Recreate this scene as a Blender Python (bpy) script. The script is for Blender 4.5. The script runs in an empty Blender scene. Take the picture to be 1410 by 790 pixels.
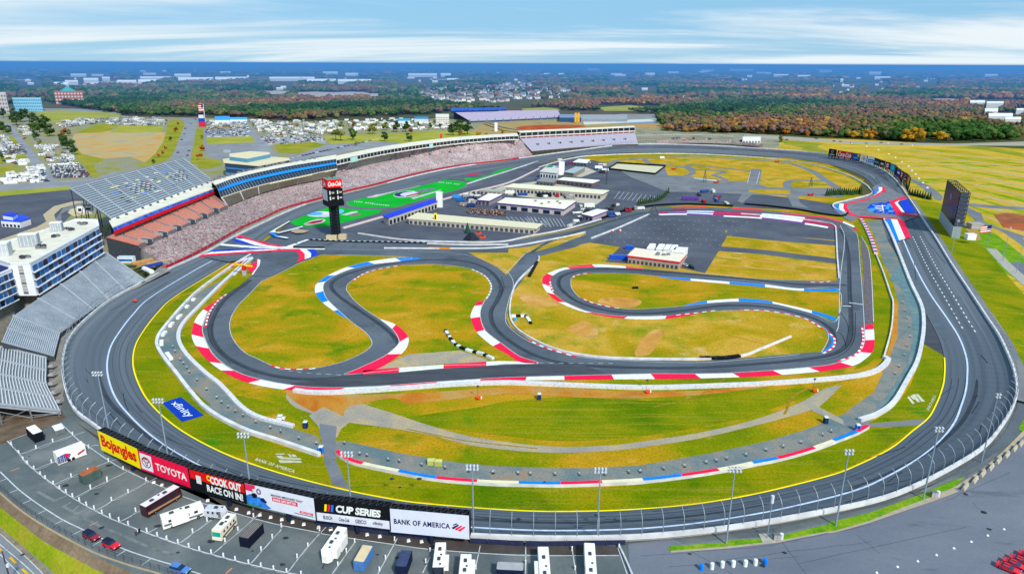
import bpy, bmesh, math, random
import numpy as np
from mathutils import Vector, Matrix
from mathutils.geometry import tessellate_polygon
rnd = random.Random(11)
SC = bpy.context.scene
COL = SC.collection
F = 940.0; CX = 705.0; CY = 395.0; H = 115.0
PITCH = math.atan(307.0/F); ROLL = math.radians(0.224)
_fw = Vector((0, math.cos(PITCH),-math.sin(PITCH)))
_r0 = Vector((1,0,0)); _u0 = Vector((0, math.sin(PITCH), math.cos(PITCH)))
_rt = _r0*math.cos(ROLL) + _u0*math.sin(ROLL)
_up = _u0*math.cos(ROLL) - _r0*math.sin(ROLL)
CAM = Vector((0,0, H))
def G(u, v, z=0.0):
 """point of the plane at height z seen at photo position (u, v)"""
 d = _fw + _rt*((u-CX)/F) - _up*((v-CY)/F)
 if d.z > -0.0016: d.z = -0.0016
 t = (z-H)/d.z
 return Vector((d.x*t, d.y*t, z))
def P(p):
 """world point to photo position"""
 q = Vector(p)-CAM
 w = q.dot(_fw)
 return (CX+F*q.dot(_rt)/w, CY-F*q.dot(_up)/w)
def Hat(p, v):
 """height above p at which a vertical over p reaches photo row v"""
 lo, hi = 0.0,300.0
 for _ in range(40):
  m = (lo+hi)/2
  if P((p[0], p[1], p[2]+m))[1] > v: lo = m
  else: hi = m
 return lo
def Zm(x0, y0, s, pts):
 return [(x0+a/s, y0+b/s) for a, b in pts]
def spl(pts, n=6, closed=False):
 """Catmull-Rom through 2-D/3-D points"""
 pts = [tuple(p) for p in pts]; m = len(pts); out = []
 if m < 3: n = max(n, 1)
 def g(i):
  if closed: return pts[i % m]
  if i < 0: return tuple(2*a-b for a, b in zip(pts[0], pts[1]))
  if i >= m: return tuple(2*a-b for a, b in zip(pts[-1], pts[-2]))
  return pts[i]
 for i in range(m if closed else m-1):
  p0, p1, p2, p3 = g(i-1), g(i), g(i+1), g(i+2)
  for k in range(n):
   t = k/n
   out.append(tuple(.5*((2*b)+(-a+c)*t+(2*a-5*b+4*c-d)*t*t+(-a+3*b-3*c+d)*t**3) for a, b, c, d in zip(p0, p1, p2, p3)))
 if not closed: out.append(tuple(float(c) for c in pts[-1]))
 return out
def S(c):
 if isinstance(c, str):
  c = c.lstrip('#'); c = tuple(int(c[i:i+2],16)/255 for i in (0,2,4))
 return tuple(((x/12.92) if x <= .04045 else ((x+.055)/1.055)**2.4) for x in c)+(1.0,)
# ---------- materials ----------
_M = {}
def _new(name):
 m = bpy.data.materials.new(name); m.use_nodes = True
 nt = m.node_tree; b = nt.nodes['Principled BSDF']
 b.inputs['Specular IOR Level'].default_value = 0.25
 return m, nt, b
def flat(hexc, rough=.7, metal=0.0, var=.12, scale=.6, spec=.1, emit=0):
 """near-uniform procedural surface with slight dirt variation"""
 key = (hexc, rough, metal, var, scale, spec, emit)
 if key in _M: return _M[key]
 m, nt, b = _new('surface_'+hexc)
 c = S(hexc)
 N = nt.nodes; L = nt.links
 tc = N.new('ShaderNodeNewGeometry'); no = N.new('ShaderNodeTexNoise')
 no.inputs['Scale'].default_value = scale; no.inputs['Detail'].default_value = 5
 L.new(tc.outputs['Position'], no.inputs['Vector'])
 r = N.new('ShaderNodeValToRGB')
 r.color_ramp.elements[0].position = .35; r.color_ramp.elements[1].position = .7
 lo = tuple(x*(1-var) for x in c[:3])+(1,); hi = tuple(min(1, x*(1+var*.6)) for x in c[:3])+(1,)
 r.color_ramp.elements[0].color = lo; r.color_ramp.elements[1].color = hi
 L.new(no.outputs['Fac'], r.inputs['Fac']); L.new(r.outputs['Color'], b.inputs['Base Color'])
 b.inputs['Roughness'].default_value = rough; b.inputs['Metallic'].default_value = metal
 b.inputs['Specular IOR Level'].default_value = spec
 if emit:
  L.new(r.outputs['Color'], b.inputs['Emission Color']); b.inputs['Emission Strength'].default_value = emit
 _M[key] = m
 return m
def ground_mat(name, stops, scale=.03, detail=8, stretch=(1,1,1), rot=0.0, rough=.95, dist=0.0,
               second=None, fine=.12, finescale=1.2, uv=False, roughness=.6):
 """ramp over noise (world position), optional second colour layer: (hex, scale, lo, hi, stretch)"""
 if name in _M: return _M[name]
 m, nt, b = _new(name); N = nt.nodes; L = nt.links
 if uv:
  src = N.new('ShaderNodeUVMap').outputs[0]
 else:
  src = N.new('ShaderNodeNewGeometry').outputs['Position']
 def noise(sc, st, rt=0.0, det=8, dd=0.0):
  mp = N.new('ShaderNodeMapping'); mp.inputs['Scale'].default_value = st; mp.inputs['Rotation'].default_value = (0,0, rt)
  L.new(src, mp.inputs['Vector'])
  no = N.new('ShaderNodeTexNoise'); no.inputs['Scale'].default_value = sc; no.inputs['Detail'].default_value = det
  no.inputs['Roughness'].default_value = roughness; no.inputs['Distortion'].default_value = dd
  L.new(mp.outputs[0], no.inputs['Vector']); return no.outputs['Fac']
 r = N.new('ShaderNodeValToRGB'); e = r.color_ramp.elements
 while len(e) < len(stops): e.new(.5)
 for i, (p, c) in enumerate(stops): e[i].position = p; e[i].color = S(c)
 L.new(noise(scale, stretch, rot, detail, dist), r.inputs['Fac'])
 out = r.outputs['Color']
 for sec in ([] if second is None else (second if isinstance(second, list) else [second])):
  hx, sc, lo, hi, st = sec
  mr = N.new('ShaderNodeMapRange'); mr.inputs['From Min'].default_value = lo; mr.inputs['From Max'].default_value = hi
  L.new(noise(sc, st, rot, 6), mr.inputs['Value'])
  mx = N.new('ShaderNodeMix'); mx.data_type = 'RGBA'
  L.new(mr.outputs[0], mx.inputs['Factor']); L.new(out, mx.inputs['A']); mx.inputs['B'].default_value = S(hx)
  out = mx.outputs['Result']
 if fine:
  mr = N.new('ShaderNodeMapRange'); mr.inputs['From Min'].default_value = .3; mr.inputs['From Max'].default_value = .7
  mr.inputs['To Min'].default_value = 1-fine; mr.inputs['To Max'].default_value = 1+fine
  L.new(noise(finescale, (1,1,1) if not uv else stretch, 0,4), mr.inputs['Value'])
  mx = N.new('ShaderNodeVectorMath'); mx.operation = 'SCALE'
  L.new(out, mx.inputs[0]); L.new(mr.outputs[0], mx.inputs['Scale']); out = mx.outputs[0]
 L.new(out, b.inputs['Base Color']); b.inputs['Roughness'].default_value = rough
 b.inputs['Specular IOR Level'].default_value = .02
 _M[name] = m
 return m
def attr_mat(name, rough=.8, trans=0.0):
 """colour comes from the mesh colour attribute, broken up by noise"""
 if name in _M: return _M[name]
 m, nt, b = _new(name); N = nt.nodes; L = nt.links
 a = N.new('ShaderNodeAttribute'); a.attribute_name = 'tint'
 g = N.new('ShaderNodeNewGeometry'); no = N.new('ShaderNodeTexNoise'); no.inputs['Scale'].default_value = .8
 L.new(g.outputs['Position'], no.inputs['Vector'])
 mr = N.new('ShaderNodeMapRange'); mr.inputs['From Min'].default_value = .3; mr.inputs['From Max'].default_value = .7
 mr.inputs['To Min'].default_value = .7; mr.inputs['To Max'].default_value = 1.3
 L.new(no.outputs['Fac'], mr.inputs['Value'])
 mx = N.new('ShaderNodeVectorMath'); mx.operation = 'SCALE'
 L.new(a.outputs['Color'], mx.inputs[0]); L.new(mr.outputs[0], mx.inputs['Scale'])
 L.new(mx.outputs[0], b.inputs['Base Color']); b.inputs['Roughness'].default_value = rough
 b.inputs['Specular IOR Level'].default_value = 0
 _M[name] = m
 return m
# ---------- mesh building ----------
class MB:
 def __init__(s): s.v = []; s.f = []; s.m = []; s.uv = None
 def add(s, vs, fs, mi=0):
  o = len(s.v); s.v += [tuple(v) for v in vs]
  for f in fs: s.f.append(tuple(o+i for i in f)); s.m.append(mi)
  return s
 def box(s, c, d, rz=0.0, mi=0, taper=1.0):
  """c = centre of the base, d = (x, y, z) sizes"""
  cs, sn = math.cos(rz), math.sin(rz); vs = []
  for k, zz in ((1.0,0),(taper, d[2])):
   for a, b in ((-.5,-.5),(.5,-.5),(.5,.5),(-.5,.5)):
    x, y = a*d[0]*k, b*d[1]*k
    vs.append((c[0]+x*cs-y*sn, c[1]+x*sn+y*cs, c[2]+zz))
  return s.add(vs, [(0,3,2,1),(4,5,6,7),(0,1,5,4),(1,2,6,5),(2,3,7,6),(3,0,4,7)], mi)
 def tube(s, pts, r, n=6, mi=0, r2=None):
  pts = [Vector(p) for p in pts]; o = len(s.v); m = len(pts)
  for i, p in enumerate(pts):
   d = (pts[min(i+1, m-1)]-pts[max(i-1,0)]).normalized()
   a = d.cross(Vector((0,0,1)))
   if a.length < .01: a = Vector((1,0,0))
   a.normalize(); b = d.cross(a)
   rr = r if r2 is None else r+(r2-r)*i/(m-1)
   for k in range(n):
    t = 2*math.pi*k/n; s.v.append(tuple(p+a*rr*math.cos(t)+b*rr*math.sin(t)))
  for i in range(m-1):
   for k in range(n):
    s.f.append((o+i*n+k, o+i*n+(k+1) % n, o+(i+1)*n+(k+1) % n, o+(i+1)*n+k)); s.m.append(mi)
  s.f.append(tuple(o+k for k in range(n))[::-1]); s.m.append(mi)
  s.f.append(tuple(o+(m-1)*n+k for k in range(n))); s.m.append(mi)
  return s
 def cyl(s, c, r, h, n=10, mi=0, r2=None):
  return s.tube([c, (c[0], c[1], c[2]+h)], r, n, mi, r2)
 def poly(s, pts, mi=0):
  """filled (possibly concave) planar-ish polygon"""
  pts = [Vector(p) for p in pts]
  tris = tessellate_polygon([[Vector((p.x, p.y, 0)) for p in pts]])
  o = len(s.v); s.v += [tuple(p) for p in pts]
  for t in tris:
   a, b, c = (pts[i] for i in t)
   if (b-a).cross(c-a).z < 0: t = t[::-1]
   s.f.append(tuple(o+i for i in t)); s.m.append(mi)
  return s
 def wall(s, pts, h, mi=0, h2=None):
  """vertical sheet along pts"""
  o = len(s.v)
  for p in pts: s.v += [(p[0], p[1], p[2]),(p[0], p[1], p[2]+h)]
  for i in range(len(pts)-1): s.f.append((o+2*i, o+2*i+2, o+2*i+3, o+2*i+1)); s.m.append(mi)
  return s
 def strip(s, A, B, mi=0, uv=False):
  o = len(s.v)
  for a, b in zip(A, B): s.v += [tuple(a), tuple(b)]
  for i in range(len(A)-1):
   s.f.append((o+2*i, o+2*i+1, o+2*i+3, o+2*i+2)); s.m.append(mi if not isinstance(mi, (list, tuple)) else mi[i])
  return s
 def prism(s, pts, h, mi=0, top=None):
  """closed footprint extruded up by h"""
  pts = [Vector(p) for p in pts]; n = len(pts); o = len(s.v)
  area = sum(pts[i].x*pts[(i+1) % n].y-pts[(i+1) % n].x*pts[i].y for i in range(n))
  if area < 0: pts = pts[::-1]
  for p in pts: s.v.append(tuple(p))
  for p in pts: s.v.append((p.x, p.y, p.z+h))
  for i in range(n): s.f.append((o+i, o+(i+1) % n, o+n+(i+1) % n, o+n+i)); s.m.append(mi)
  s.poly([(p.x, p.y, p.z+h) for p in pts], mi if top is None else top)
  return s
 def build(s, name, mats, parent=None, loc=None, smooth=False, rz=0.0):
  if not isinstance(mats, (list, tuple)): mats = [mats]
  me = bpy.data.meshes.new(name)
  V = s.v
  if loc is not None:
   l = Vector(loc); c0, s0 = math.cos(-rz), math.sin(-rz)
   V = []
   for v in s.v:
    x, y, z = v[0]-l.x, v[1]-l.y, v[2]-l.z
    V.append((x*c0-y*s0, x*s0+y*c0, z))
  me.from_pydata(V, [], s.f)
  for m in mats: me.materials.append(m)
  if len(mats) > 1: me.polygons.foreach_set('material_index', s.m)
  if s.uv:
   ul = me.uv_layers.new(name='UVMap')
   li = [l.vertex_index for l in me.loops]
   ul.data.foreach_set('uv', [c for i in li for c in s.uv[i]])
  if smooth: me.polygons.foreach_set('use_smooth', [True]*len(me.polygons))
  me.update()
  o = bpy.data.objects.new(name, me); COL.objects.link(o)
  if loc is not None: o.location = loc; o.rotation_euler.z = rz
  if parent is not None:
   o.parent = parent
   if loc is None: o.location = (0,0,0)
  return o
def tag(o, label=None, cat=None, group=None, kind=None):
 if label: o['label'] = label
 if cat: o['category'] = cat
 if group: o['group'] = group
 if kind: o['kind'] = kind
 return o
def empty(name, loc, label, cat, group=None, rz=0.0):
 o = bpy.data.objects.new(name, None); COL.objects.link(o)
 o.location = loc; o.rotation_euler = (0,0, rz)
 return tag(o, label, cat, group)
def dup(root, loc, rz=None, label=None, group=None, scale=None):
 """copy of a thing with copies of its parts and sub-parts"""
 r = root.copy(); COL.objects.link(r); r.location = loc
 if rz is not None: r.rotation_euler = (0,0, rz)
 if scale is not None: r.scale = scale if isinstance(scale, (tuple, list)) else (scale,)*3
 if label: r['label'] = label
 if group: r['group'] = group
 for ch in list(root.children):
  c = ch.copy(); COL.objects.link(c); c.parent = r
  for g in list(ch.children):
   d = g.copy(); COL.objects.link(d); d.parent = c
 return r
def struct(name, mb, mats, **k):
 return tag(mb.build(name, mats, **k), kind='structure')
def pg(pts, z=0.0, n=0, closed=True):
 """photo outline -> ground points (n: spline subdivisions)"""
 if n: pts = spl(pts, n, closed)
 return [G(p[0], p[1], z) for p in pts]
_shn = [0]
def sheet(name, pts, z, mat, n=0):
 _shn[0] += 1; z += (_shn[0] % 27)*.00037
 return struct(name, MB().poly(pg(pts, z, n)), mat)
def ribbon(pts3, w):
 """two offset polylines of a flat line of width w along 3-D points"""
 A, B = [],[]; m = len(pts3); pts3 = [Vector(p) for p in pts3]
 for i, p in enumerate(pts3):
  d = pts3[min(i+1, m-1)]-pts3[max(i-1,0)]; d.z = 0
  if d.length < 1e-6: d = Vector((1,0,0))
  d.normalize(); nrm = Vector((-d.y, d.x, 0))*(w/2)
  A.append(p-nrm); B.append(p+nrm)
 return A, B
def resamp(pts, step):
 pts = [Vector(p) for p in pts]; out = [pts[0]]; acc = 0.0
 for a, b in zip(pts, pts[1:]):
  L = (b-a).length
  if L < 1e-9: continue
  t = step-acc
  while t <= L:
   out.append(a+(b-a)*(t/L)); t += step
  acc = L-(t-step)
 return out
# ---------- camera, world, light ----------
cam = bpy.data.cameras.new('camera'); co = bpy.data.objects.new('camera', cam); COL.objects.link(co)
co.matrix_world = Matrix(((_rt.x, _up.x, -_fw.x, CAM.x),(_rt.y, _up.y, -_fw.y, CAM.y),(_rt.z, _up.z, -_fw.z, CAM.z),(0,0,0,1)))
cam.sensor_width = 36; cam.lens = 36*F/1410; cam.clip_start = 1; cam.clip_end = 300000
SC.camera = co
SC.view_settings.view_transform = 'Standard'; SC.view_settings.look = 'None'; SC.view_settings.exposure = 0
W = bpy.data.worlds.new('World'); SC.world = W; W.use_nodes = True
nt = W.node_tree; N = nt.nodes; L = nt.links
bg = N['Background']; bg.inputs['Strength'].default_value = 0.1
sky = N.new('ShaderNodeTexSky'); sky.sky_type = 'NISHITA'; sky.sun_disc = False
SUN_EL = math.radians(42); SUN_AZ = math.radians(152)
sky.sun_elevation = SUN_EL; sky.sun_rotation = SUN_AZ; sky.altitude = 200; sky.air_density = 1.0; sky.dust_density = .6; sky.ozone_density = 2.0
tc = N.new('ShaderNodeTexCoord'); sep = N.new('ShaderNodeSeparateXYZ'); L.new(tc.outputs['Generated'], sep.inputs[0])
def mth(op, a, b=None, c=None, clamp=False):
 n = N.new('ShaderNodeMath'); n.operation = op; n.use_clamp = clamp
 for i, x in enumerate((a, b, c)):
  if x is None: continue
  if isinstance(x, (int, float)): n.inputs[i].default_value = x
  else: L.new(x, n.inputs[i])
 return n.outputs[0]
zc = mth('MAXIMUM', sep.outputs['Z'],0.0)
den = mth('ADD', zc, 0.075)
cb = N.new('ShaderNodeCombineXYZ')
L.new(mth('DIVIDE', sep.outputs['X'], den), cb.inputs[0]); L.new(mth('DIVIDE', sep.outputs['Y'], den), cb.inputs[1])
def cloud(scale, st, det, rough, off, dist=.0):
 mp = N.new('ShaderNodeMapping'); mp.inputs['Scale'].default_value = st; mp.inputs['Location'].default_value = off
 mp.inputs['Rotation'].default_value = (0,0, math.radians(8))
 L.new(cb.outputs[0], mp.inputs['Vector'])
 no = N.new('ShaderNodeTexNoise'); no.inputs['Scale'].default_value = scale; no.inputs['Detail'].default_value = det
 no.inputs['Roughness'].default_value = rough; no.inputs['Distortion'].default_value = dist
 L.new(mp.outputs[0], no.inputs['Vector']); return no.outputs['Fac']
c1 = cloud(.16,(.8,1.5,1),9,.58,(5.3,1.9,0),.7)
c2 = cloud(.4,(.5,1.0,1),5,.5,(7.3,2.2,0),.5)
cl = mth('ADD', mth('MULTIPLY', c1,.8), mth('MULTIPLY', c2,.2))
mr = N.new('ShaderNodeMapRange'); mr.interpolation_type = 'SMOOTHSTEP'
mr.inputs['From Min'].default_value = .43; mr.inputs['From Max'].default_value = .58
L.new(cl, mr.inputs['Value'])
# veil towards the horizon
hz = N.new('ShaderNodeMapRange'); hz.inputs['From Min'].default_value = 0.0; hz.inputs['From Max'].default_value = .045
hz.inputs['To Min'].default_value = .25; hz.inputs['To Max'].default_value = 0.0
L.new(zc, hz.inputs['Value'])
fac = mth('MULTIPLY', mr.outputs[0],.92)
tintn = N.new('ShaderNodeMix'); tintn.data_type = 'RGBA'
sc_ = N.new('ShaderNodeVectorMath'); sc_.operation = 'MULTIPLY'; L.new(sky.outputs[0], sc_.inputs[0]); sc_.inputs[1].default_value = (.55,.72,.88)
blue = N.new('ShaderNodeMix'); blue.data_type = 'RGBA'; blue.inputs['Factor'].default_value = .72
L.new(sc_.outputs[0], blue.inputs['A']); blue.inputs['B'].default_value = (3.2,6.5,9.6,1)
L.new(blue.outputs['Result'], tintn.inputs['A']); tintn.inputs['B'].default_value = (9.0,9.6,9.9,1)
L.new(fac, tintn.inputs['Factor'])
t2 = N.new('ShaderNodeMix'); t2.data_type = 'RGBA'; L.new(hz.outputs[0], t2.inputs['Factor'])
L.new(tintn.outputs['Result'], t2.inputs['A']); t2.inputs['B'].default_value = (6.6,8.7,9.4,1)
L.new(t2.outputs['Result'], bg.inputs['Color'])
sun = bpy.data.lights.new('sun', 'SUN'); so = bpy.data.objects.new('sun', sun); COL.objects.link(so)
sun.energy = 4.3; sun.angle = math.radians(6); sun.color = (1,.95,.87)
_sd = Vector((math.sin(SUN_AZ)*math.cos(SUN_EL), math.cos(SUN_AZ)*math.cos(SUN_EL), math.sin(SUN_EL)))
so.rotation_euler = _sd.to_track_quat('Z', 'Y').to_euler(); so.location = (0,0,400)
LOT = 6.0            # level of the terrace behind the banked near turn
# ---------- surfaces ----------
M_grass = ground_mat('grass_infield', [(.24, '#526c0a'),(.43, '#7e8208'),(.56, '#ae8618'),(.68, '#bc922e'),(.8, '#8a840c')], scale=.022, stretch=(1,1.5,1), rough=1, dist=.6,
                     second=[('#4c7408', .05,.56,.72,(1,1,1)),('#c49c4c', .09,.62,.74,(1,2,1)),('#947018', .35,.62,.82,(1,2.5,1)),('#c8a458', .5,.62,.8,(.5,2.5,1))], fine=.3, finescale=1.3)
M_gold = ground_mat('grass_gold', [(.28, '#7c7e0a'),(.44, '#a88a1a'),(.58, '#c0983a'),(.72, '#ae8824')], scale=.03, rough=1, dist=.8,
     second=[('#6c8210', .03,.52,.66,(1,1,1)),('#c4a468', .07,.6,.72,(1,1,1))], fine=.3, finescale=1.3)
M_green = ground_mat('grass_green', [(.3, '#4a6a04'),(.48, '#6e7c04'),(.6, '#868208'),(.75, '#967a14')], scale=.035, rough=1, dist=.5,
                     second=[('#3c7a0c', .045,.6,.72,(1,1,1)),('#94862a', .22,.5,.75,(.12,2.6,1)),('#546c08', .4,.55,.8,(.1,2.2,1))], fine=.28, finescale=1.4)
M_bright = ground_mat('grass_strip', [(.3, '#4a7a08'),(.5, '#64921c'),(.7, '#8a9a20')], scale=.15, rough=1, fine=.2)
M_asph = ground_mat('asphalt_track', [(.3, '#4c545e'),(.5, '#58616b'),(.7, '#686f78')], scale=.02, detail=10, rough=.85, fine=.06, finescale=.5,
     second=('#3e464f', .06,.55,.8,(1,1,1)))
M_asph_uv = ground_mat('asphalt_banked', [(.3, '#525a64'),(.5, '#5f6872'),(.7, '#6e767e')], scale=1.0, detail=8, rough=.85, fine=.05, finescale=.5, uv=True, stretch=(.003,.35,1),
                       second=[('#454d57', 1.0,.55,.8,(.004,.9,1)),('#6c7478', 1.0,.62,.85,(.02,2.2,1)),('#4a525a', 1.0,.6,.7,(.012,.05,1))])
M_asph_dk = ground_mat('asphalt_dark', [(.3, '#484d58'),(.5, '#535863'),(.7, '#5f646e')], scale=.03, detail=9, rough=.9, fine=.08,
                       second=('#5c6068', .1,.58,.75,(1,1,1)))
M_asph_wide = ground_mat('asphalt_fresh', [(.3, '#3c4048'),(.5, '#484c54'),(.7, '#50545c')], scale=.05, stretch=(1,5,1), rough=.9, fine=.05)
M_lot = ground_mat('asphalt_lot', [(.28, '#505a5c'),(.45, '#5e6668'),(.6, '#6e7474'),(.78, '#808482')], scale=.06, detail=12, rough=.92, fine=.06, dist=.5,
                   second=('#3c4346', .03,.6,.72,(1,1,1)))
M_lot2 = ground_mat('asphalt_plain', [(.3, '#646a76'),(.5, '#6e737e'),(.7, '#787c86')], scale=.02, stretch=(1,2.5,1), detail=12, rough=.9, fine=.05,
     second=('#565c68', .05,.6,.75,(1,4,1)))
M_road = ground_mat('asphalt_road', [(.3, '#787c84'),(.5, '#868a90'),(.7, '#92949a')], scale=.03, rough=.9, fine=.05)
M_apron = ground_mat('asphalt_apron', [(.3, '#666a72'),(.5, '#74787e'),(.7, '#80827f')], scale=.05, rough=.9, fine=.07, dist=1)
M_gravel = ground_mat('gravel', [(.25, '#5e7074'),(.45, '#727c7a'),(.58, '#86827a'),(.72, '#9a7c58')], scale=.09, rough=1, dist=.8,
                      second=('#557078', .03,.5,.7,(1,1,1)), fine=.2, finescale=1.5)
M_dirt = ground_mat('dirt', [(.3, '#ac742c'),(.5, '#c49048'),(.7, '#ccaa6c')], scale=.06, rough=1, dist=.8, second=('#8a8050', .07,.58,.7,(1,1,1)), fine=.15)
M_orange = ground_mat('clay', [(.3, '#b0601c'),(.5, '#ba8032'),(.7, '#b09058')], scale=.06, rough=1, dist=.8, second=('#968a52', .05,.55,.7,(1,1,1)), fine=.15)
M_path = ground_mat('path_gravel', [(.3, '#8e8a84'),(.5, '#a09684'),(.7, '#b8a274')], scale=.08, rough=1, dist=.8, fine=.15)
M_slope = ground_mat('bare_slope', [(.3, '#6c5a4a'),(.5, '#7c6a58'),(.7, '#8c7a62')], scale=.1, rough=1, fine=.2)
M_turf = flat('#04a828', .9, var=.15, scale=.05)
M_white = flat('#e8ece8', .7, var=.16, scale=.5)
M_wall = flat('#d2d2d4', .8, var=.2, scale=.25)
M_conc = flat('#a8a49a', .9, var=.2)
M_cream = flat('#e2d8b4', .7, var=.08)
M_red = flat('#f81448', .6, var=.16, scale=.5); M_blue = flat('#0a80f0', .6, var=.16, scale=.5); M_dblue = flat('#0a3cc4', .6, var=.12)
M_yel = flat('#ffe600', .6, var=.06); M_navy = flat('#14245c', .5, var=.1); M_black = flat('#14161a', .6)
M_pale = flat('#c4d4ec', .7, var=.15); M_paint = flat('#c2c8cc', .8, var=.2)
# ---------- ground sheet to the horizon ----------
def ring_ground():
 mb = MB(); rr = [0,300,900,2500,7000,20000,60000,200000]; n = 48
 mb.v.append((0,300,0))
 for r in rr[1:]:
  for k in range(n): mb.v.append((r*math.sin(2*math.pi*k/n),300+r*math.cos(2*math.pi*k/n),0))
 for k in range(n): mb.f.append((0,1+(k+1) % n, 1+k)); mb.m.append(0)
 for j in range(len(rr)-2):
  for k in range(n):
   a = 1+j*n+k; b = 1+j*n+(k+1) % n
   mb.f.append((a, b, b+n, a+n)); mb.m.append(0)
 return mb
M_land = ground_mat('land', [(.3, '#344428'),(.45, '#4c5230'),(.6, '#5c5038'),(.75, '#6a6a48')], scale=.0016, detail=12, rough=1, dist=.5, fine=.15, finescale=.02)
struct('ground', ring_ground(), M_land)
INF = [(300,372),(240,410),(205,440),(180,480),(184,520),(205,558),(245,590),(305,623),(373,648),(458,671),(542,688),(610,697),(728,705),(822,705),(898,701),(975,693),(1052,679),(1140,657),(1178,643),
       (1226,618),(1255,595),(1278,575),(1289,556),(1296,538),(1300,500),(1290,450),(1262,405),(1229,327),(1215,300),(1180,262),(1190,248),(1140,226),(1088,218),(1010,214),(932,211),(860,212),(800,215),(700,232),(560,260),(470,280),(400,303),(340,345)]
sheet('grass_field', INF, .02, M_grass)
# ---------- banked oval ----------
RING = [  # inner x,y, outer x,y, outer z, white-line fraction
 (728,703,730,741,7,.70),(610,695,615,736,7,.69),(542,687,535,729,7,.67),(458,670,436,714,7,.63),(373,647,340,691,7,.6),(305,622,256,661,7,.55),(245,589,186,625,7,.5),
 (208,556,136,589,7,.46),(191,528,102,560,7,.43),(183.5,502,89,515,7,.41),(186,478,92,481,7,.39),(197,457,104,458,6.6,.38),(217,431,129,433,6,.4),(242,408,163,408,5,.44),
 (305,369,230,373,3,.48),(345,344,283,349,2.2,.5),(394,308,337,320,1.8,.5),(474,279,430,279,1.6,.5),(562,260,520,256,1.6,.5),(652,239,610,234.5,2,.5),(732,226.5,700,220.5,3,.5),
 (800,214,792,208,5,.35),(860,210.5,862,199.8,7,.3),(932,210,945,199.6,7,.3),(1010,212.5,1040,204.5,7,.3),(1088,218,1115,210,7,.3),(1140,226,1165,217.5,7,.3),(1183,240,1208,231,6.5,.35),
 (1203,257,1232,248,5,.4),(1211,280,1251,274,3,.45),(1217,302,1265,295,2.2,.3),(1229,327,1285,325,2,.24),(1244,368,1308,363,2,.25),(1262,405,1331,398,2.2,.26),(1280,440,1356,436.6,3,.33),(1293,466,1374,464,4.5,.36),
 (1300,492,1389,497,6,.37),(1300,520,1396,520,6.6,.35),(1296,538,1397.5,541,7,.35),(1289,556,1391,563,7,.36),(1278,575,1376,588,7,.4),(1255,594,1352,616,7,.46),(1226,617,1312,642,7,.5),(1178,641,1257,670,7,.55),
 (1140,655,1197,691,7,.6),(1052,677,1083,714,7,.66),(975,691,990,728.5,7,.68),(898,699,905,737.5,7,.7),(822,703,827,741,7,.7)]
NS = 8
rin = spl([tuple(G(r[0], r[1],.25)) for r in RING], NS, True)
rout = spl([tuple(G(r[2], r[3], r[4])) for r in RING], NS, True)
rt = [x[0] for x in spl([(r[5],) for r in RING], NS, True)]
NR = len(rin)
rin = [Vector(p) for p in rin]; rout = [Vector(p) for p in rout]
def bankpt(i, t, dz=0.0):
 i %= NR
 # slightly concave cross-section
 p = rin[i].lerp(rout[i], t); p.z -= .35*math.sin(math.pi*t)*min(1, rout[i].z/7); p.z += dz
 return p
mb = MB(); mb.uv = []
dist = [0.0]
for i in range(NR): dist.append(dist[-1]+((rin[(i+1) % NR]+rout[(i+1) % NR])/2-(rin[i]+rout[i])/2).length)
NT = 5
for i in range(NR+1):
 for k in range(NT+1):
  p = bankpt(i, k/NT); mb.v.append(tuple(p)); mb.uv.append((dist[i], k/NT*18))
for i in range(NR):
 for k in range(NT):
  a = i*(NT+1)+k; mb.f.append((a, a+1, a+NT+2, a+NT+1)[::-1]); mb.m.append(0)
struct('race_track', mb, M_asph_uv)
def bankz(x, y):
 """height of the oval surface over (x, y),0 off the track"""
 best = min(range(NR), key=lambda i: ((rin[i].x+rout[i].x)/2-x)**2+((rin[i].y+rout[i].y)/2-y)**2)
 z = 0.0
 for i in (best-1, best, (best+1) % NR):
  a, b = rin[i], rout[i]; dx, dy = b.x-a.x, b.y-a.y
  t = ((x-a.x)*dx+(y-a.y)*dy)/(dx*dx+dy*dy)
  if -.05 <= t <= 2.2: z = max(z, a.z+(b.z-a.z)*max(0, min(1, t)))
 return z
def GD(u, v, dz):
 """ground or oval surface point seen at (u, v)"""
 z = 0.0
 for _ in range(6):
  p = G(u, v, z); z = .6*bankz(p.x, p.y)+.4*z
 return G(u, v, z+dz)
def bankline(name, i0, i1, tf, w, mat, dz=.06, dash=None):
 mb = MB(); pts = []
 for j in range(int(i0*NS), int(i1*NS)+1):
  t = tf(j % NR) if callable(tf) else tf
  pts.append(bankpt(j, t, dz))
 segs = [pts]
 if dash:
  rs = resamp(pts, 1.0); segs = []; on, off = dash; k = 0
  while k+on < len(rs): segs.append([rs[k], rs[k+on]]); k += on+off
 for sg in segs:
  A, B = ribbon(sg, w)
  mb.strip(A, B)
 return struct(name, mb, mat)
NRG = len(RING)
bankline('yellow_line', -13,14.3,.004,.55, M_yel)
bankline('white_line', -19.5,14.5, lambda i: rt[i],.8, M_pale)
bankline('white_line', 21,27.6, lambda i: .35,.5, M_paint)
bankline('lane_marking', 31.0,34.6,.50,.45, M_white, dash=(3,4))
bankline('lane_marking', 31.0,34.8,.68,.45, M_white, dash=(3,4))
# asphalt joints in the groove of the near turn
for t in (.12,.22,.32): bankline('seam', -12,12, t, .12, flat('#363c42', .8))
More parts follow.
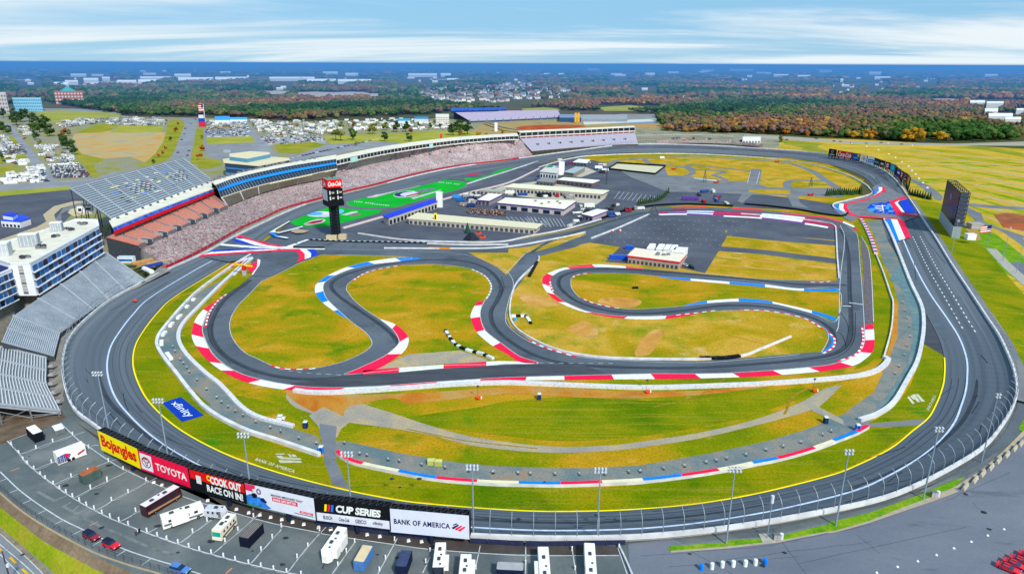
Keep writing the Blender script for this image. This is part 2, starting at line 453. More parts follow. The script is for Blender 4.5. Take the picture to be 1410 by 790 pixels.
# ---------- infield road courses: asphalt sheet with grass islands ----------
ROADS = [(352,375),(324,393),(301,411),(286,429),(278,452),(283,470),(293.6,489),(314,505.5),(342,518),(360,523),(391,528.5),(442,533.6),(519,531.6),(595,526),(700,519.6),(792,517),(894,514.5),(958,514.5),
 (1022,512.7),(1114,505.5),(1152,500),(1177.6,489),(1190.4,475),(1191,444),(1189,398),(1185,360),(1183,325),(1175,315),(1160,304.5),(1134,298),(1075.5,291.7),(1006.6,286.6),(945,284),(907,286),(884,288),
 (856,295.5),(817.7,309.6),(774,320),(728,327.5),(690,333),(640,338),(560,340),(437,342),(400,330),(370,335),(340,350)]
sheet('road_course', ROADS, .06, M_asph)
ISL = {
 'a': [(360,387),(345,403),(329,419),(318,437),(316.6,454),(323,470),(337,485),(353,493),(378,504),(404,507.6),(437,506),(468,499),(493,489),(508.5,479),(512,470),(503,457),(483,442),(465,426),(450,411),
       (445,398),(447,389),(460,380),(480,371.5),(506,365),(544,359.5),(566,355.8),(557,353.5),(493,351.5),(442,351),(427,357),(414,361),(391,373)],
 'b': [(476.6,399),(479,391),(493,381),(518.7,371),(552,365),(595,363.5),(633.6,367),(656.6,373),(672,384),(677,397),(669,411),(662,426),(662,439),(669,455.7),(690,472),(715.5,490),(741,499.5),(690,501),(610,503),(544,509),
       (476,515.5),(493,507),(529,490),(547,475),(549,467),(541.7,454.5),(524,440),(503,426),(488,413.6)],
 'c': [(786,384),(792,379),(812.5,376),(869,376.6),(907,380),(953,383.5),(1006.6,388),(1050,392),(1101,397),(1155,398.5),(1151,442),(1119,431.5),(1065,418),(1017,415),(973,417.4),(943,421),(907,424),(869,425.6),(843,422.6),(812.6,415),(797,408.5),(787,395.7)],
 'd': [(757,387),(759,400),(777,415),(810,429),(856,436),(912,435),(945,432),(983.6,428),(1019,427),(1050,427.7),(1075.5,431),(1109,439),(1134,451),(1141,462),(1138,473),(1131.7,484),(1101,486),(1050,490.5),
       (960.6,497),(868.7,495),(805,490),(767,482),(728,467),(703,450),(697,437),(701,411),(708,393),(709,390),(743,353),(762,345),(792,338),(812,334),(830,330),(870,330),(1000,322),(1152,331),(1152,387),
       (1050,384.5),(971,377.5),(881,369.5),(818,367),(779,370),(761,376)],
 'e': [(640,345),(690,345),(728,343),(700,376),(697,378),(685,368),(659,355)],
}
for k in 'acdb': sheet('grass_island', ISL[k],.09, M_gold if k in 'd' else M_grass, 2 if k in 'c' else 0)
sheet('grass_island', ISL['e'],.09, M_gold)
sheet('grass_island', Zm(690,210,3.917,[(150,508),(440,435),(460,440),(330,490),(270,520),(190,540),(0,532),(0,522)]),.095, M_gold)
sheet('grass_patch', [(716,395),(745,400),(760,418),(815,434),(850,441),(800,448),(770,460),(735,462),(712,448),(706,432),(710,412)],.11, M_gold, 3)
sheet('dirt_patch', Zm(690,360,3.917,[(345,365),(400,335),(450,320),(515,355),(520,395),(470,410),(380,380)]),.12, M_dirt, 4)
sheet('dirt_patch', Zm(690,360,3.917,[(520,215),(560,195),(680,195),(760,215),(700,250),(560,235)]),.12, M_dirt, 4)
sheet('dirt_patch', Zm(690,360,3.917,[(720,500),(760,420),(820,370),(880,370),(860,420),(800,500)]),.12, M_dirt, 4)
sheet('dirt_patch', Zm(690,360,3.917,[(100,170),(250,190),(320,235),(150,235)]),.12, M_dirt, 4)
sheet('gravel_patch', Zm(340,360,3.917,[(690,580),(870,500),(1150,478),(1300,530),(1280,541),(1060,550),(820,571)]),.12, M_path)
# lot in the middle of the infield
sheet('parking_lot', Zm(690,210,3.917,[(480,485),(640,510),(560,590),(960,620),(1100,650),(1180,520),(1235,420),(1410,440),(1840,480),(1820,400),(1700,350),(1410,345),(860,335),(800,340)]),.13, M_asph_dk)
sheet('grass_plot', Zm(1050,210,3.917,[(-205,420),(390,473),(390,487),(-195,435)]),.15, M_gold)
sheet('lot_strip', Zm(1050,210,3.917,[(-190,420),(0,435),(392,478),(396,502),(0,470),(-200,448)]),.152, M_asph_dk)
sheet('lot_strip', Zm(1050,210,3.917,[(-235,505),(0,524),(396,572),(398,600),(0,548),(-245,530)]),.172, M_asph_dk)
sheet('grass_plot', [(994,336),(1002,329),(1015,326),(1050,328.5),(1151,338),(1151,355.5),(1050,345),(1000,340)],.15, M_gold)
sheet('grass_plot', [(992.5,343),(1050,348.5),(1151,362),(1152,386),(1050,383),(975,374)],.15, M_gold)
for pts in ([(988,352),(1151,369),(1151,371),(988,354)],[(981,363),(1152,377.5),(1152,379),(981,365)]): sheet('dirt_track', pts, .17, M_dirt)
# road shortcut right of the near turn
sheet('access_road', Zm(690,210,3.917,[(50,660),(145,545),(430,470),(470,435),(800,335),(560,420),(480,470),(400,510),(280,540),(210,560),(75,740)]),.14, M_asph)
# left upper grass piece between road and blue kerb
# ---------- between oval and road course ----------
sheet('asphalt_apron', [(1266,470),(1299,489),(1302,520),(1330,500),(1300,440),(1275,400),(1250,350),(1229,327),(1222,330),(1240,360),(1254,390),(1269,421),(1272,445)],.06, M_asph_wide)
sheet('service_road', [(1215,300),(1229,327),(1222,330),(1214,304)],.06, M_asph)
GRL = [(340,366),(306,391),(276,421),(251.5,447),(246,467),(255,488),(281,513),(311.5,539),(332,562),(356,578),(404,590),(436,600),(443,612),(440,628),(382,608),(336,593),(288,567),(261,540),(245,518),(222,490),(216,470),(230,449),(268,406)]
sheet('gravel_bed', GRL, .05, M_gravel)
GRR = [(481,608),(550.6,623.4),(627,636),(680,641),(762,644),(813,644),(880,640.5),(976,624),(1052,608),(1110,591),(1135,581),(1159,570.6),(1203,540),(1216,513),(1236,462),(1237.6,418.7),(1228.7,385.5),(1216,360),(1204,325),(1193,304.5),
       (1214,303),(1229,327),(1242,362),(1254,391),(1269,421),(1272,445),(1270,467),(1264,498),(1251.7,523),(1230,557),(1207,572.5),(1190,588),(1150,606),(1110,618),(1052,632),(990,645),(930,655),(880,662),(800,667),(730,668),(660,663),(600,655),(540,644),(490,634),(463,624),(462,606)]
sheet('gravel_bed', GRR, .05, M_gravel)
sheet('gravel_patch', [(1225,385),(1240,395),(1254,430),(1258,460),(1250,500),(1225,540),(1205,563),(1228,556),(1251,523),(1264,498),(1270,467),(1270,430),(1255,395),(1240,362)],.08,
      ground_mat('wet_gravel', [(.3, '#54747a'),(.5, '#648084'),(.7, '#7c8a84')], scale=.12, rough=.9, dist=1, fine=.2))
sheet('grass_verge', Zm(1050,210,3.917,[(490,375),(540,365),(600,520),(640,590),(700,783),(600,783),(575,600),(540,480)])+Zm(1050,360,3.917,[(695,180),(700,300),(660,480),(560,560),(490,585),(600,480),(605,350),(590,180)]),.07, M_green)
sheet('dirt_strip', Zm(1050,360,3.917,[(700,200),(730,225),(730,400),(650,600),(640,590),(690,440),(705,300)]),.09, M_orange)
sheet('access_road', Zm(440,540,5.875,[(0,250),(140,275),(130,370),(135,560),(240,780),(105,745),(40,560),(20,400),(0,330)]),.08, M_apron)
sheet('access_road', Zm(1140,540,5.222,[(110,215),(290,225),(450,210),(710,190),(670,235),(350,250),(120,235)]),.085, M_apron)
sheet('dirt_path', [(425,572),(445,560),(485,578),(470,590),(464,602),(444,602),(438,586)],.079, M_path)
sheet('dirt_path', [(1130,540),(1150,540),(1128,560),(1160,577),(1165,586),(1120,566),(1108,556)],.079, M_path)
sheet('dirt_path', [(395,540),(440,545),(500,556),(560,575),(600,588),(650,601),(720,611),(780,615),(850,612),(900,605),(960,596),(1030,580),(1075,565),(1110,550),(1135,535),(1160,530),(1140,545),(1125,560),(1095,571),
      (1030,588),(960,604),(900,613),(850,619.5),(780,623),(720,621),(650,613),(600,600),(545,590),(500,584),(460,578),(420,566),(400,556)],.07, M_path, 2)
sheet('clay_strip', [(395,536),(420,541),(500,543),(600,539),(700,533),(800,535),(880,539),(1000,535),(1110,522),(1000,540),(880,548),(780,546),(700,542),(600,552),(560,556),(540,548),(480,560),(470,575),(430,566),(400,548)],.075, M_orange, 3)
sheet('grass_strip', [(405,538),(470,541),(440,545),(410,556)],.076, M_orange)
sheet('grass_patch', [(540,580),(600,568),(660,560),(700,552),(800,545),(900,552),(1000,545),(1090,535),(1120,540),(1070,560),(1020,576),(950,590),(880,600),(780,607),(700,600),(620,590)],.068, M_green, 3)
sheet('grass_patch', [(325,545),(345,548),(390,560),(360,573),(335,560)],.07, M_green, 3)
sheet('grass_turn', Zm(0,360,3.917,[(975,185),(1050,170),(900,350),(845,430),(870,500),(960,620),(1150,783)])+Zm(220,540,5.875,[(240,30),(400,180),(680,330),(950,420),(1290,525),(1330,520),(1390,740),(1150,705),(900,625),(700,545),(500,475),(300,375),(150,285),(0,160)])
      +Zm(0,360,3.917,[(775,695),(740,620),(723,550),(735,460),(775,380),(855,280)]),.055, M_green)
sheet('grass_turn', [(463,628),(490,637),(540,648),(600,660),(660,668),(730,673),(800,672),(880,667),(990,650),(1052,636),(1110,622),(1150,610),(1190,593),(1250,585),(1268,580),(1250,594),(1222,616),(1175,640),(1138,653),(1052,675),(975,689),(898,697),(822,701),
      (728,701),(610,693),(542,685),(482,674),(463,636)],.055, M_green)
sheet('grass_turn', Zm(1050,360,3.917,[(868,460),(895,455),(980,503),(985,580),(963,690),(930,783)])+Zm(1140,540,5.222,[(775,80),(715,185),(450,207),(290,222),(350,190),(470,105),(560,0)])+Zm(1050,360,3.917,[(800,660),(850,540)]),.056, M_green)
# ---------- outside the oval ----------
DRYF = ground_mat('grass_dry_field', [(.3, '#8c8a0c'),(.45, '#b49828'),(.6, '#c4a444'),(.75, '#949410')], scale=.012, rough=1, dist=.6, fine=.15, finescale=.3,
                  second=('#5e8a10', .02,.55,.66,(.4,2.5,1)))
sheet('grass_field', [(1100,190),(1180,192),(1410,205),(1600,214),(1900,330),(1900,500),(1420,600),(1398,541),(1389,497),(1331,398),(1265,295),(1208,231),(1115,210),(1040,204)],.03, DRYF)
bank = MB()
o = [rout[j % NR] for j in range(int(29*NS), int(38.6*NS))]
skirt = [Vector((p.x, p.y, .1)) for p in o]
out_dir = []
for i, p in enumerate(o):
 d = o[min(i+1, len(o)-1)]-o[max(i-1,0)]; d.z = 0; d.normalize(); nrm = Vector((d.y, -d.x, 0))
 if nrm.dot(p-rin[int((29*NS)+i) % NR]) < 0: nrm = -nrm
 out_dir.append(nrm)
w1 = [p+n*4.5-Vector((0,0,.15)) for p, n in zip(o, out_dir)]
w2 = [Vector(((p+n*28).x, (p+n*28).y, .05)) for p, n in zip(o, out_dir)]
struct('perimeter_road', MB().strip(o, w1), M_apron)
struct('embankment', MB().strip(w1, w2), M_green)
# near terrace with the motorhome lot
near = [rout[j % NR] for j in range(int(37.5*NS), int((NRG+11)*NS))]
TER = [Vector((p.x, p.y, LOT)) for p in near]
edgeL = pg([(84,564),(60,556),(-200,545),(-200,600),(-60,640),(0,678),(60,722),(130,765),(200,796),(300,845),(420,900),(560,960),(720,1060),(1400,1060),(2000,900),(2000,560),(1440,560)], LOT)
struct('terrace', MB().poly(TER+edgeL), M_lot)
sk = [Vector(p) for p in near]
struct('retaining_wall', MB().wall([(p.x, p.y, LOT-.2) for p in sk],1.2), M_conc)
sheet('service_lot', [(865,748),(925,741),(940,748),(1000,742),(1060,738),(1150,715),(1240,690),(1300,672),(1345,648),(1385,618),(1410,590),(1520,600),(1600,900),(1300,1000),(900,1000),(868,800)], LOT+.05, M_lot2)
sheet('perimeter_road', [(870,745),(960,738),(1035,728),(1112,716),(1200,698),(1260,678),(1318,649),(1358,622),(1384,594),(1400,560),(1404,535),(1450,535),(1440,575),(1410,590),(1385,612),(1345,640),(1290,665),(1240,682),(1150,707),(1060,728),(1000,735),(925,741)], LOT+.1,
      ground_mat('asphalt_service', [(.3, '#4c5660'),(.5, '#586068'),(.7, '#626a70')], scale=.05, rough=.9, fine=.06, dist=1))
sheet('grass_strip', Zm(880,640,5.222,[(200,600),(230,580),(600,555),(640,540),(880,525),(1010,508),(1200,460),(1410,410),(1410,465),(1200,505),(1000,545),(640,585),(230,615)])
      , LOT+.14, M_bright)
sheet('grass_strip', Zm(1140,640,5.222,[(50,400),(300,340),(500,270),(690,200),(800,150),(900,110),(985,85),(900,165),(760,225),(550,300),(300,400),(60,470),(0,480),(0,415)]), LOT+.17, M_bright)
sheet('kerbstone', Zm(880,640,5.222,[(225,615),(640,582),(1000,543),(1200,503),(1410,465),(1410,475),(1200,516),(1000,556),(640,598),(230,628)])+[], LOT+.15, flat('#a89c88', .9))
sheet('kerbstone', Zm(1140,640,5.222,[(0,478),(60,468),(300,398),(550,298),(760,222),(900,160),(940,190),(760,258),(560,325),(300,415),(60,482),(0,490)]), LOT+.18, flat('#a89c88', .9))
sheet('kerbstone', Zm(1140,540,5.222,[(890,690),(1100,560),(1250,430),(1410,270),(1410,310),(1300,420),(1150,530),(960,680)]), LOT+.16, flat('#b0a084', .9))
sheet('grass_strip', Zm(1140,540,5.222,[(1370,260),(1410,190),(1480,150),(1480,240),(1400,280)]), LOT+.14, M_bright)
sheet('concourse', [(-80,556),(60,556),(86,568),(92,575),(60,590),(0,612),(-80,640)], LOT+.03, flat('#6c5c4c', .95, var=.3, scale=.3))
# slope and street at lower left
fe = [(-60,639),(0,677.5),(60,721.5),(130,764.5),(200,795.5),(300,844.5)]
f1 = pg(fe, LOT-.05)
s1 = pg([(-60,657),(0,698),(60,745),(128,782),(200,815),(300,866)],3.6)
s2 = pg([(-60,680),(0,725),(52,769),(110,820),(180,865),(280,920)],.1)
struct('bare_slope', MB().strip(f1, s1), M_slope)
struct('grass_slope', MB().strip(s1, s2), M_green if False else ground_mat('grass_slope', [(.3, '#6a8a10'),(.5, '#8a9420'),(.7, '#9a8c30')], scale=.1, rough=1, fine=.2))
struct('pavement', MB().poly(pg([(-200,600),(-60,678),(0,722),(25,743),(52,766),(90,802),(130,838),(200,950),(0,1200),(-400,1000)],.06)), M_road)
def nearest(pts, q):
 return min(range(len(pts)), key=lambda i: (pts[i][0]-q[0])**2+(pts[i][1]-q[1])**2)
def kerb(name, inner, outer, cols, bounds, z=.14, n=10, h=0.0):
 """painted run-off strip between two photo polylines; cols cycle at the given boundary positions (on the outer edge)"""
 A = spl(inner, n); B = spl(outer, n)
 # same count by resampling both by relative length
 def rs(P_, m):
  d = [0]
  for a, b in zip(P_, P_[1:]): d.append(d[-1]+math.hypot(a[0]-b[0], a[1]-b[1]))
  out = []; j = 0
  for k in range(m+1):
   t = d[-1]*k/m
   while j < len(d)-2 and d[j+1] < t: j += 1
   f = (t-d[j])/max(1e-9, d[j+1]-d[j]); out.append((P_[j][0]+(P_[j+1][0]-P_[j][0])*f, P_[j][1]+(P_[j+1][1]-P_[j][1])*f))
  return out
 m = max(40, len(B)*2)
 A = rs(A, m); B = rs(B, m)
 bi = [nearest(B, q) for q in bounds]+[m]
 mats = []; mi = []
 for c in cols:
  if c not in mats: mats.append(c)
 k = 0
 for i in range(m):
  while k < len(bi)-1 and i >= bi[k]: k += 1
  mi.append(mats.index(cols[k % len(cols)]))
 mb = MB().strip([G(p[0], p[1], z) for p in A],[G(p[0], p[1], z) for p in B], mi)
 fix_up(mb)
 return struct(name, mb, mats)
def fix_up(mb):
 for i, f in enumerate(mb.f):
  a, b, c = (Vector(mb.v[j]) for j in f[:3])
  if (b-a).cross(c-a).z < 0: mb.f[i] = f[::-1]
R_, W_, B_ = M_red, M_white, M_blue
kerb('painted_kerb', [(301,411),(286,429),(278,452),(283,470),(293.6,489),(314,505.5),(342,518),(391,528.5),(442,533.6),(519,531.6),(595,526),(700,519.6),(792,517),(894,514.5),(958,514.5),(1022,512.7),(1114,505.5),(1152,500),(1177.6,489),(1190.4,475),(1191,447)],
     [(300,412),(281,425),(268,441.7),(264,462),(270.6,477.4),(283,493),(306,510.6),(339.5,526),(391,536),(442,538.7),(519,536),(595,530.5),(700,524),(792,522.5),(900,521.5),(958,520.8),(1050,517.5),(1126.6,511.4),(1172.5,504),(1193,492.7),(1203,480),(1204,462),(1202.4,445.5)],
     [R_, W_],[(280,426),(268,443),(264,460),(270,475),(287,499),(304,510),(341,527),(389,537),(462,539),(529,536),(595,531),(659,526),(723,523.5),(778,522.5),(846,522),(901,521.5),(964,520.5),(1019,519),(1077,515.5),(1129,511),(1174,504),(1200,487),(1204,468),(1203,452)])
kerb('painted_kerb', [(478,436.6),(465,426),(450,411),(445,398),(447,389),(460,380),(480,371.5),(506,365),(544,360.5),(580,356.5)],[(474,437),(459,427.6),(444,416),(434.5,403.4),(434,394),(438,389),(449,380.5),(467.6,371.5),(483,366),(506,360.5),(540,355.5),(574,354.3)],
     [B_, W_],[(459,428),(444,416),(434.5,403),(438,390),(451,379.5),(478,368),(507,360.5),(544,355)])
kerb('painted_kerb', [(524,440),(541.7,454.5),(549,467),(547,475),(529,490),(493,507),(476,515)],[(524,439),(545.5,447),(559.6,459.6),(562.6,470),(557,482.5),(541.7,495),(521,506.8),(488,514.5)],[W_, R_],[(545,447.5),(562,464),(553,487)])
kerb('painted_kerb', [(500,515),(544,512.6),(608,507),(669,503.3),(700,501),(741,500.3)],[(500,510),(519,507.8),(549,506),(610.6,501.7),(672,497.4),(700,497),(741,499.3)],[R_, W_],[(549,506),(610,502),(670,497.6)])
kerb('painted_kerb', [(665.5,413.6),(661.7,426),(661.7,439),(669,455.7),(690,472),(715.5,490),(742,499)],[(656.5,415),(649.4,429),(648.4,439),(656.5,457),(677,475),(700,488.4),(715.5,498),(738,500)],[R_, W_],[(653,421),(649,438),(656.5,457),(679,475.4)])
kerb('painted_kerb', [(886.6,370.7),(861,369),(817.6,367.7),(780.6,370.7),(762.8,378.4),(757,386.8),(760,401),(776.8,415),(810,429),(858.5,435),(912,434.8),(958,431.5)],
     [(886.6,370),(861,366.4),(817.6,364),(779,368),(753,377),(746.7,385.5),(750,398),(768,415),(806,429.8),(858.5,438.3),(914.7,438.8),(958,432.5)],[R_, W_],[(861,366),(816,364),(779,368),(753,377),(748,390),(753,402),(769,415.5),(808,430),(860,438.5),(915,438.8)])
kerb('painted_kerb', [(907,380),(953,383.5),(1006.6,388),(1050,391),(1101,397),(1156,397.5)],[(907,381),(948,386),(1004,390.8),(1050,394.6),(1101,400),(1156,401.3)],[B_, W_],[(950,386),(1005,391),(1054,395),(1107,400.3)])
kerb('painted_kerb', [(943,421),(973,417.4),(1017,415),(1050,416.7),(1065,418),(1119,431.5),(1151,441.7)],[(942.7,420),(973,414),(1019,411),(1050,413),(1065,415.5),(1119,427.6),(1151,437)],[B_, W_],[(974,414),(1017,411),(1064,415.3),(1117.7,427.4)])
kerb('painted_kerb', [(1139.5,457.5),(1147.5,466),(1146,476),(1132.5,486)],[(1137.5,458.5),(1144.5,467),(1143,475.5),(1130.5,484.5)],[B_],[])
def dashkerb(pts, w=.9, step=2.4, z=.2, cols=(None, None)):
 c = [cols[0] or M_red, cols[1] or M_white]
 p3 = resamp([G(p[0], p[1], z) for p in spl(pts, 8)], step)
 A, B = ribbon(p3, w)
 struct('kerb_stones', MB().strip(A, B, [i % 2 for i in range(len(A)-1)]), c)
dashkerb([(373,503),(388,507),(404,508),(420,508),(437,506.5)])
dashkerb([(485,387),(500,377),(518.7,371),(552,365)]); dashkerb([(650,370.5),(668,380),(676,392),(675,402),(668,414)], cols=(M_white, M_conc))
dashkerb([(757.5,386),(758,392),(762,402)], cols=(M_red, M_white)); dashkerb([(787,383),(793,379),(804,376.6),(818,375.6)])
dashkerb([(800,410),(815,416.5),(835,421.5),(858,425)]); dashkerb([(925,434.3),(950,431.5),(985,427.3)]); dashkerb([(1018,426.3),(1050,427),(1075,430.5),(1109,438.5),(1137,455)])
dashkerb([(1140,456.5),(1149,466),(1147,478),(1133,486.5)]); dashkerb([(728,468),(750,478),(775,486),(800,492.5)]); dashkerb([(1187,449),(1188.5,470),(1178,488),(1150,498)], cols=(M_red, M_white))
dashkerb([(283,450),(288,431),(300,414),(313,404)], cols=(M_red, M_white)); dashkerb([(1110,388),(1130,388.5),(1152,386)])
def line(pts, w=.28, z=.19, mat=None, name='edge_line', n=8, dash=None):
 p3 = [G(p[0], p[1], z) for p in spl(pts, n)]
 if dash:
  rs = resamp(p3,.5); mb = MB(); k = 0; a, b = int(dash[0]*2), int(dash[1]*2)
  while k+a < len(rs):
   A, B = ribbon(rs[k:k+a+1], w); mb.strip(A, B); k += a+b
 else:
  A, B = ribbon(p3, w); mb = MB().strip(A, B)
 fix_up(mb)
 return struct(name, mb, mat or M_paint)
# white edge lines of the road courses
line([(352,375.5),(324,394),(302,412),(287,430),(279,452),(284,470),(294.6,488.5),(315,505),(342,517.3),(391,528),(442,533),(519,531),(595,525.5),(700,519),(792,516.5),(894,514),(958,514),(1022,512),(1114,505),(1151,499.5),(1176,488.5),(1189,475),(1190,447),(1187,398),(1184,362),(1181,326),(1173,316),(1158,305.5),(1134,299.5),(1075,293),(1006,288)])
for k, z_ in (('a', 0),('b', 0),('c', 0)): line(ISL[k]+[ISL[k][0]], n=5)
line([(944,432.3),(983.6,428),(1019,427),(1050,427.7),(1075.5,431),(1109,439),(1134,451),(1141,462),(1138,473),(1131,485)]); line([(1101,487.5),(1050,492.5),(960,499),(868.7,496.5),(805,492.3),(767,484),(728,469.5),(702,451),(696,437),(701,411),(707,392),(702,378),(690,368),(672,360),(650,352.5),(620,348)])
line([(437,343),(520,344),(620,347.5)]); line([(445,350.5),(493,351),(557,353)]); line([(741,362),(712,390),(707,404)]); line([(696,376.5),(727,347),(762,335),(800,326)])
line([(771,368.5),(817.6,366.8),(881.5,369),(971,377),(1050,384),(1147,387.5)]); line([(776,415),(810,428.5),(857,435),(912,434)])
line([(1157,310),(1163,330),(1157,384),(1155,443),(1152,456)], w=.35); line([(1186,325),(1196,345),(1200,380),(1203,443)], w=.35)
line([(742,499.3),(790,500),(850,500)], dash=(2,2)); line([(385,508),(420,513),(470,516)], dash=(2,2)); line([(1160,421),(1172,421.5)], w=1.2, mat=M_paint); line([(1169,416.5),(1188,419)], w=1.2)
line([(305,369.5),(285,377),(264,388)], w=.5, z=.3, mat=flat('#d8a020', .7))
# tyre-darkened apron outside the last corner
kerb('tyre_marked_apron', [(1185,330),(1188,360),(1190,400),(1191,446)],[(1187,328),(1196,350),(1200,390),(1203,446)],[flat('#6a626a', .9, var=.25)],[], z=.13)
sheet('resurfaced_road', [(442,533),(395,528.5),(470,517.5),(544,513.2),(608,507.6),(669,504),(741,501),(800,501.5),(845,517),(792,516.8),(700,519.3),(595,525.7),(519,531.2)],.105, M_asph_wide)
# ---------- colour bands of the two chicanes ----------
def band(z0, pts, mat, z=.3, name='painted_band', n=0):
 q = Zm(*z0, pts); d = []
 for a, b in zip(q, q[1:]+q[:1]):
  k = max(1, int(math.hypot(a[0]-b[0], a[1]-b[1])/6)); d += [(a[0]+(b[0]-a[0])*i/k, a[1]+(b[1]-a[1])*i/k) for i in range(k)]
 tris = [tuple(d[i] for i in t) for t in tessellate_polygon([[Vector((u, v, 0)) for u, v in d]])]; out = []
 while tris:
  t = tris.pop(); L2_ = [(t[i][0]-t[(i+1) % 3][0])**2+(t[i][1]-t[(i+1) % 3][1])**2 for i in range(3)]; k = L2_.index(max(L2_))
  if L2_[k] < 50: out.append(t); continue
  a, b, c = t[k], t[(k+1) % 3], t[(k+2) % 3]; m_ = ((a[0]+b[0])/2,(a[1]+b[1])/2); tris += [(a, m_, c),(m_, b, c)]
 mb = MB(); seen = {}
 for t in out:
  f = []
  for u, v in t:
   kk = (round(u, 2), round(v, 2))
   if kk not in seen: seen[kk] = len(mb.v); mb.v.append(tuple(GD(u, v, z)))
   f.append(seen[kk])
  mb.f.append(tuple(f)); mb.m.append(0)
 fix_up(mb)
 return struct(name, mb, mat)
FC = (280,270,7.05)
band(FC,  [(0,590),(60,520),(330,385),(500,425),(640,440),(800,480),(1000,420),(1200,470),(1200,515),(1105,570),(985,612),(900,645),(660,776),(480,776),(560,640),(430,600),(250,640)], M_asph, .24, 'run_off')
band(FC, [(335,382),(356,378),(500,428),(640,458),(805,488),(740,494),(600,472),(450,428),(320,398)], M_red)
band(FC, [(300,408),(320,398),(450,428),(600,472),(740,494),(640,500),(500,475),(400,440)], M_white, .31)
band(FC, [(270,420),(300,408),(400,440),(500,475),(430,470),(330,448)], M_dblue, .32)
band(FC, [(150,460),(400,478),(640,500),(805,488),(1000,420),(1030,422),(860,488),(1180,505),(1180,518),(860,514),(640,517),(420,500),(150,476)], M_white, .33)
band(FC, [(80,525),(250,513),(640,508),(640,513),(400,524),(80,541)], M_dblue, .34)
band(FC, [(30,556),(80,541),(400,524),(860,510),(600,528),(300,545),(0,568)], M_white, .35)
band(FC, [(-40,570),(0,565),(300,545),(600,528),(860,512),(910,540),(850,530),(600,543),(300,560),(0,583),(-40,590)], M_red, .36)
band(FC, [(860,512),(935,513),(985,560),(985,612),(900,645),(932,600),(925,560),(905,535)], M_red, .37)
band(FC, [(935,513),(1000,516),(1045,552),(1045,592),(985,612),(985,560)], M_white, .38)
band(FC, [(1000,516),(1075,514),(1106,545),(1105,572),(1045,592),(1045,552)], M_dblue, .39)
band(FC, [(410,693),(500,640),(525,615),(545,620),(520,690),(475,755),(440,715)], M_red, .36)
band(FC, [(250,675),(270,655),(350,628),(400,630),(330,650),(270,690)], M_red, .36)
band(FC, [(528,608),(555,622),(545,670),(480,765),(470,755),(520,690)], M_white, .37)
sheet('grass_tip', Zm(*FC, [(300,776),(350,730),(410,700),(475,755),(460,776),(340,880),(200,960),(150,950)]),.33, M_green)
band(FC, [(640,360),(680,343),(715,380),(830,404),(810,412),(690,390)], M_blue, .36); band(FC, [(700,378),(830,402),(812,410),(700,390)], M_white, .37)
band(FC, [(640,352),(690,322),(835,238),(838,246),(700,328),(700,352),(665,350)], M_white, .37)
RC = (1050,210,3.917)
band(RC,  [(385,310),(380,280),(450,262),(560,238),(600,215),(590,190),(640,160),(700,200),(775,240),(840,345),(760,372),(650,356),(520,350),(480,375),(440,352)], M_apron, .3, 'run_off')
band(RC, [(600,188),(625,186),(628,205),(608,225),(598,218)], M_blue, .36); band(RC, [(625,186),(645,187),(645,205),(600,235),(608,225),(628,205)], M_white, .36); band(RC, [(645,187),(660,188),(668,210),(610,240),(600,235),(645,205)], M_red, .36)
band(RC, [(388,300),(392,280),(415,276),(412,300),(430,322),(405,318)], M_blue, .36); band(RC, [(415,276),(438,276),(435,300),(452,330),(430,322),(412,300)], M_white, .36); band(RC, [(438,276),(460,272),(455,295),(480,325),(520,342),(745,350),(745,357),(520,350),(452,330),(435,300)], M_red, .36)
band(RC, [(460,272),(560,250),(625,225),(628,230),(560,258),(475,277)], M_red, .36)
band(RC, [(565,298),(582,278),(640,268),(690,262),(730,337),(660,330),(600,324)], M_dblue, .36)
for cx, rx in ((592,24),(690,26)):
 band(RC, [(cx+rx*math.cos(a*.5236),300+22*math.sin(a*.5236)) for a in range(12)], flat('#30a0e0', .6),.38)
for yy, x0 in ((288,612),(296,608),(304,610),(312,616)): band(RC, [(x0,yy),(x0+52,yy-3),(x0+54,yy),(x0+2,yy+3)], M_white, .4)
band(RC, [(642,282),(648,282),(656,322),(650,322)], M_white, .41)
T0 = .5
band(RC, [(684,262),(772,234),(777,243),(712,270),(752,322),(840,338),(842,346),(722,336)], M_red, T0+.1)
band(RC, [(712,270),(742,256),(728,272),(768,324),(752,322)], M_white, T0+.1); band(RC, [(735,264),(782,252),(832,326),(768,322)], M_dblue, T0+.13)
band(RC, [(784,250),(800,262),(836,322),(832,326)], M_asph_dk, T0+.14)
band(RC, [(657,357),(692,359),(737,474),(714,480)], M_blue, .45); band(RC, [(692,359),(726,361),(771,464),(737,474)], M_white, .45); band(RC, [(726,361),(752,362),(766,372),(800,458),(771,464)], M_red, .47)
# colour run-off at the top of the infield lot
TL = (690,210,3.917)
kerb('painted_band', Zm(*TL, [(850,330),(1000,328),(1200,338),(1410,350),(1640,378),(1770,398),(1805,415)]), Zm(*TL, [(850,322),(1000,314),(1200,318),(1410,328),(1640,350),(1790,385),(1822,408)]),[flat('#b03058', .8, var=.3), M_white], Zm(*TL, [(1000,314),(1150,318),(1410,328),(1640,350)]), z=.16)
kerb('painted_band', Zm(*TL, [(850,338),(1000,336),(1200,346),(1410,358),(1640,388),(1760,408)]), Zm(*TL, [(850,331),(1000,329),(1200,339),(1410,351),(1640,379),(1765,400)]),[M_white, flat('#7a4890', .8, var=.3)], Zm(*TL, [(1000,329),(1200,339),(1410,351),(1640,379)]), z=.165)
kerb('painted_band', Zm(*TL, [(900,327),(1000,324),(1200,330),(1410,340)]), Zm(*TL, [(900,323),(1000,319),(1200,323),(1410,333)]),[flat('#3c7cc8', .8, var=.3), flat('#b03a6a', .8, var=.3)], Zm(*TL, [(1130,321)]), z=.17)
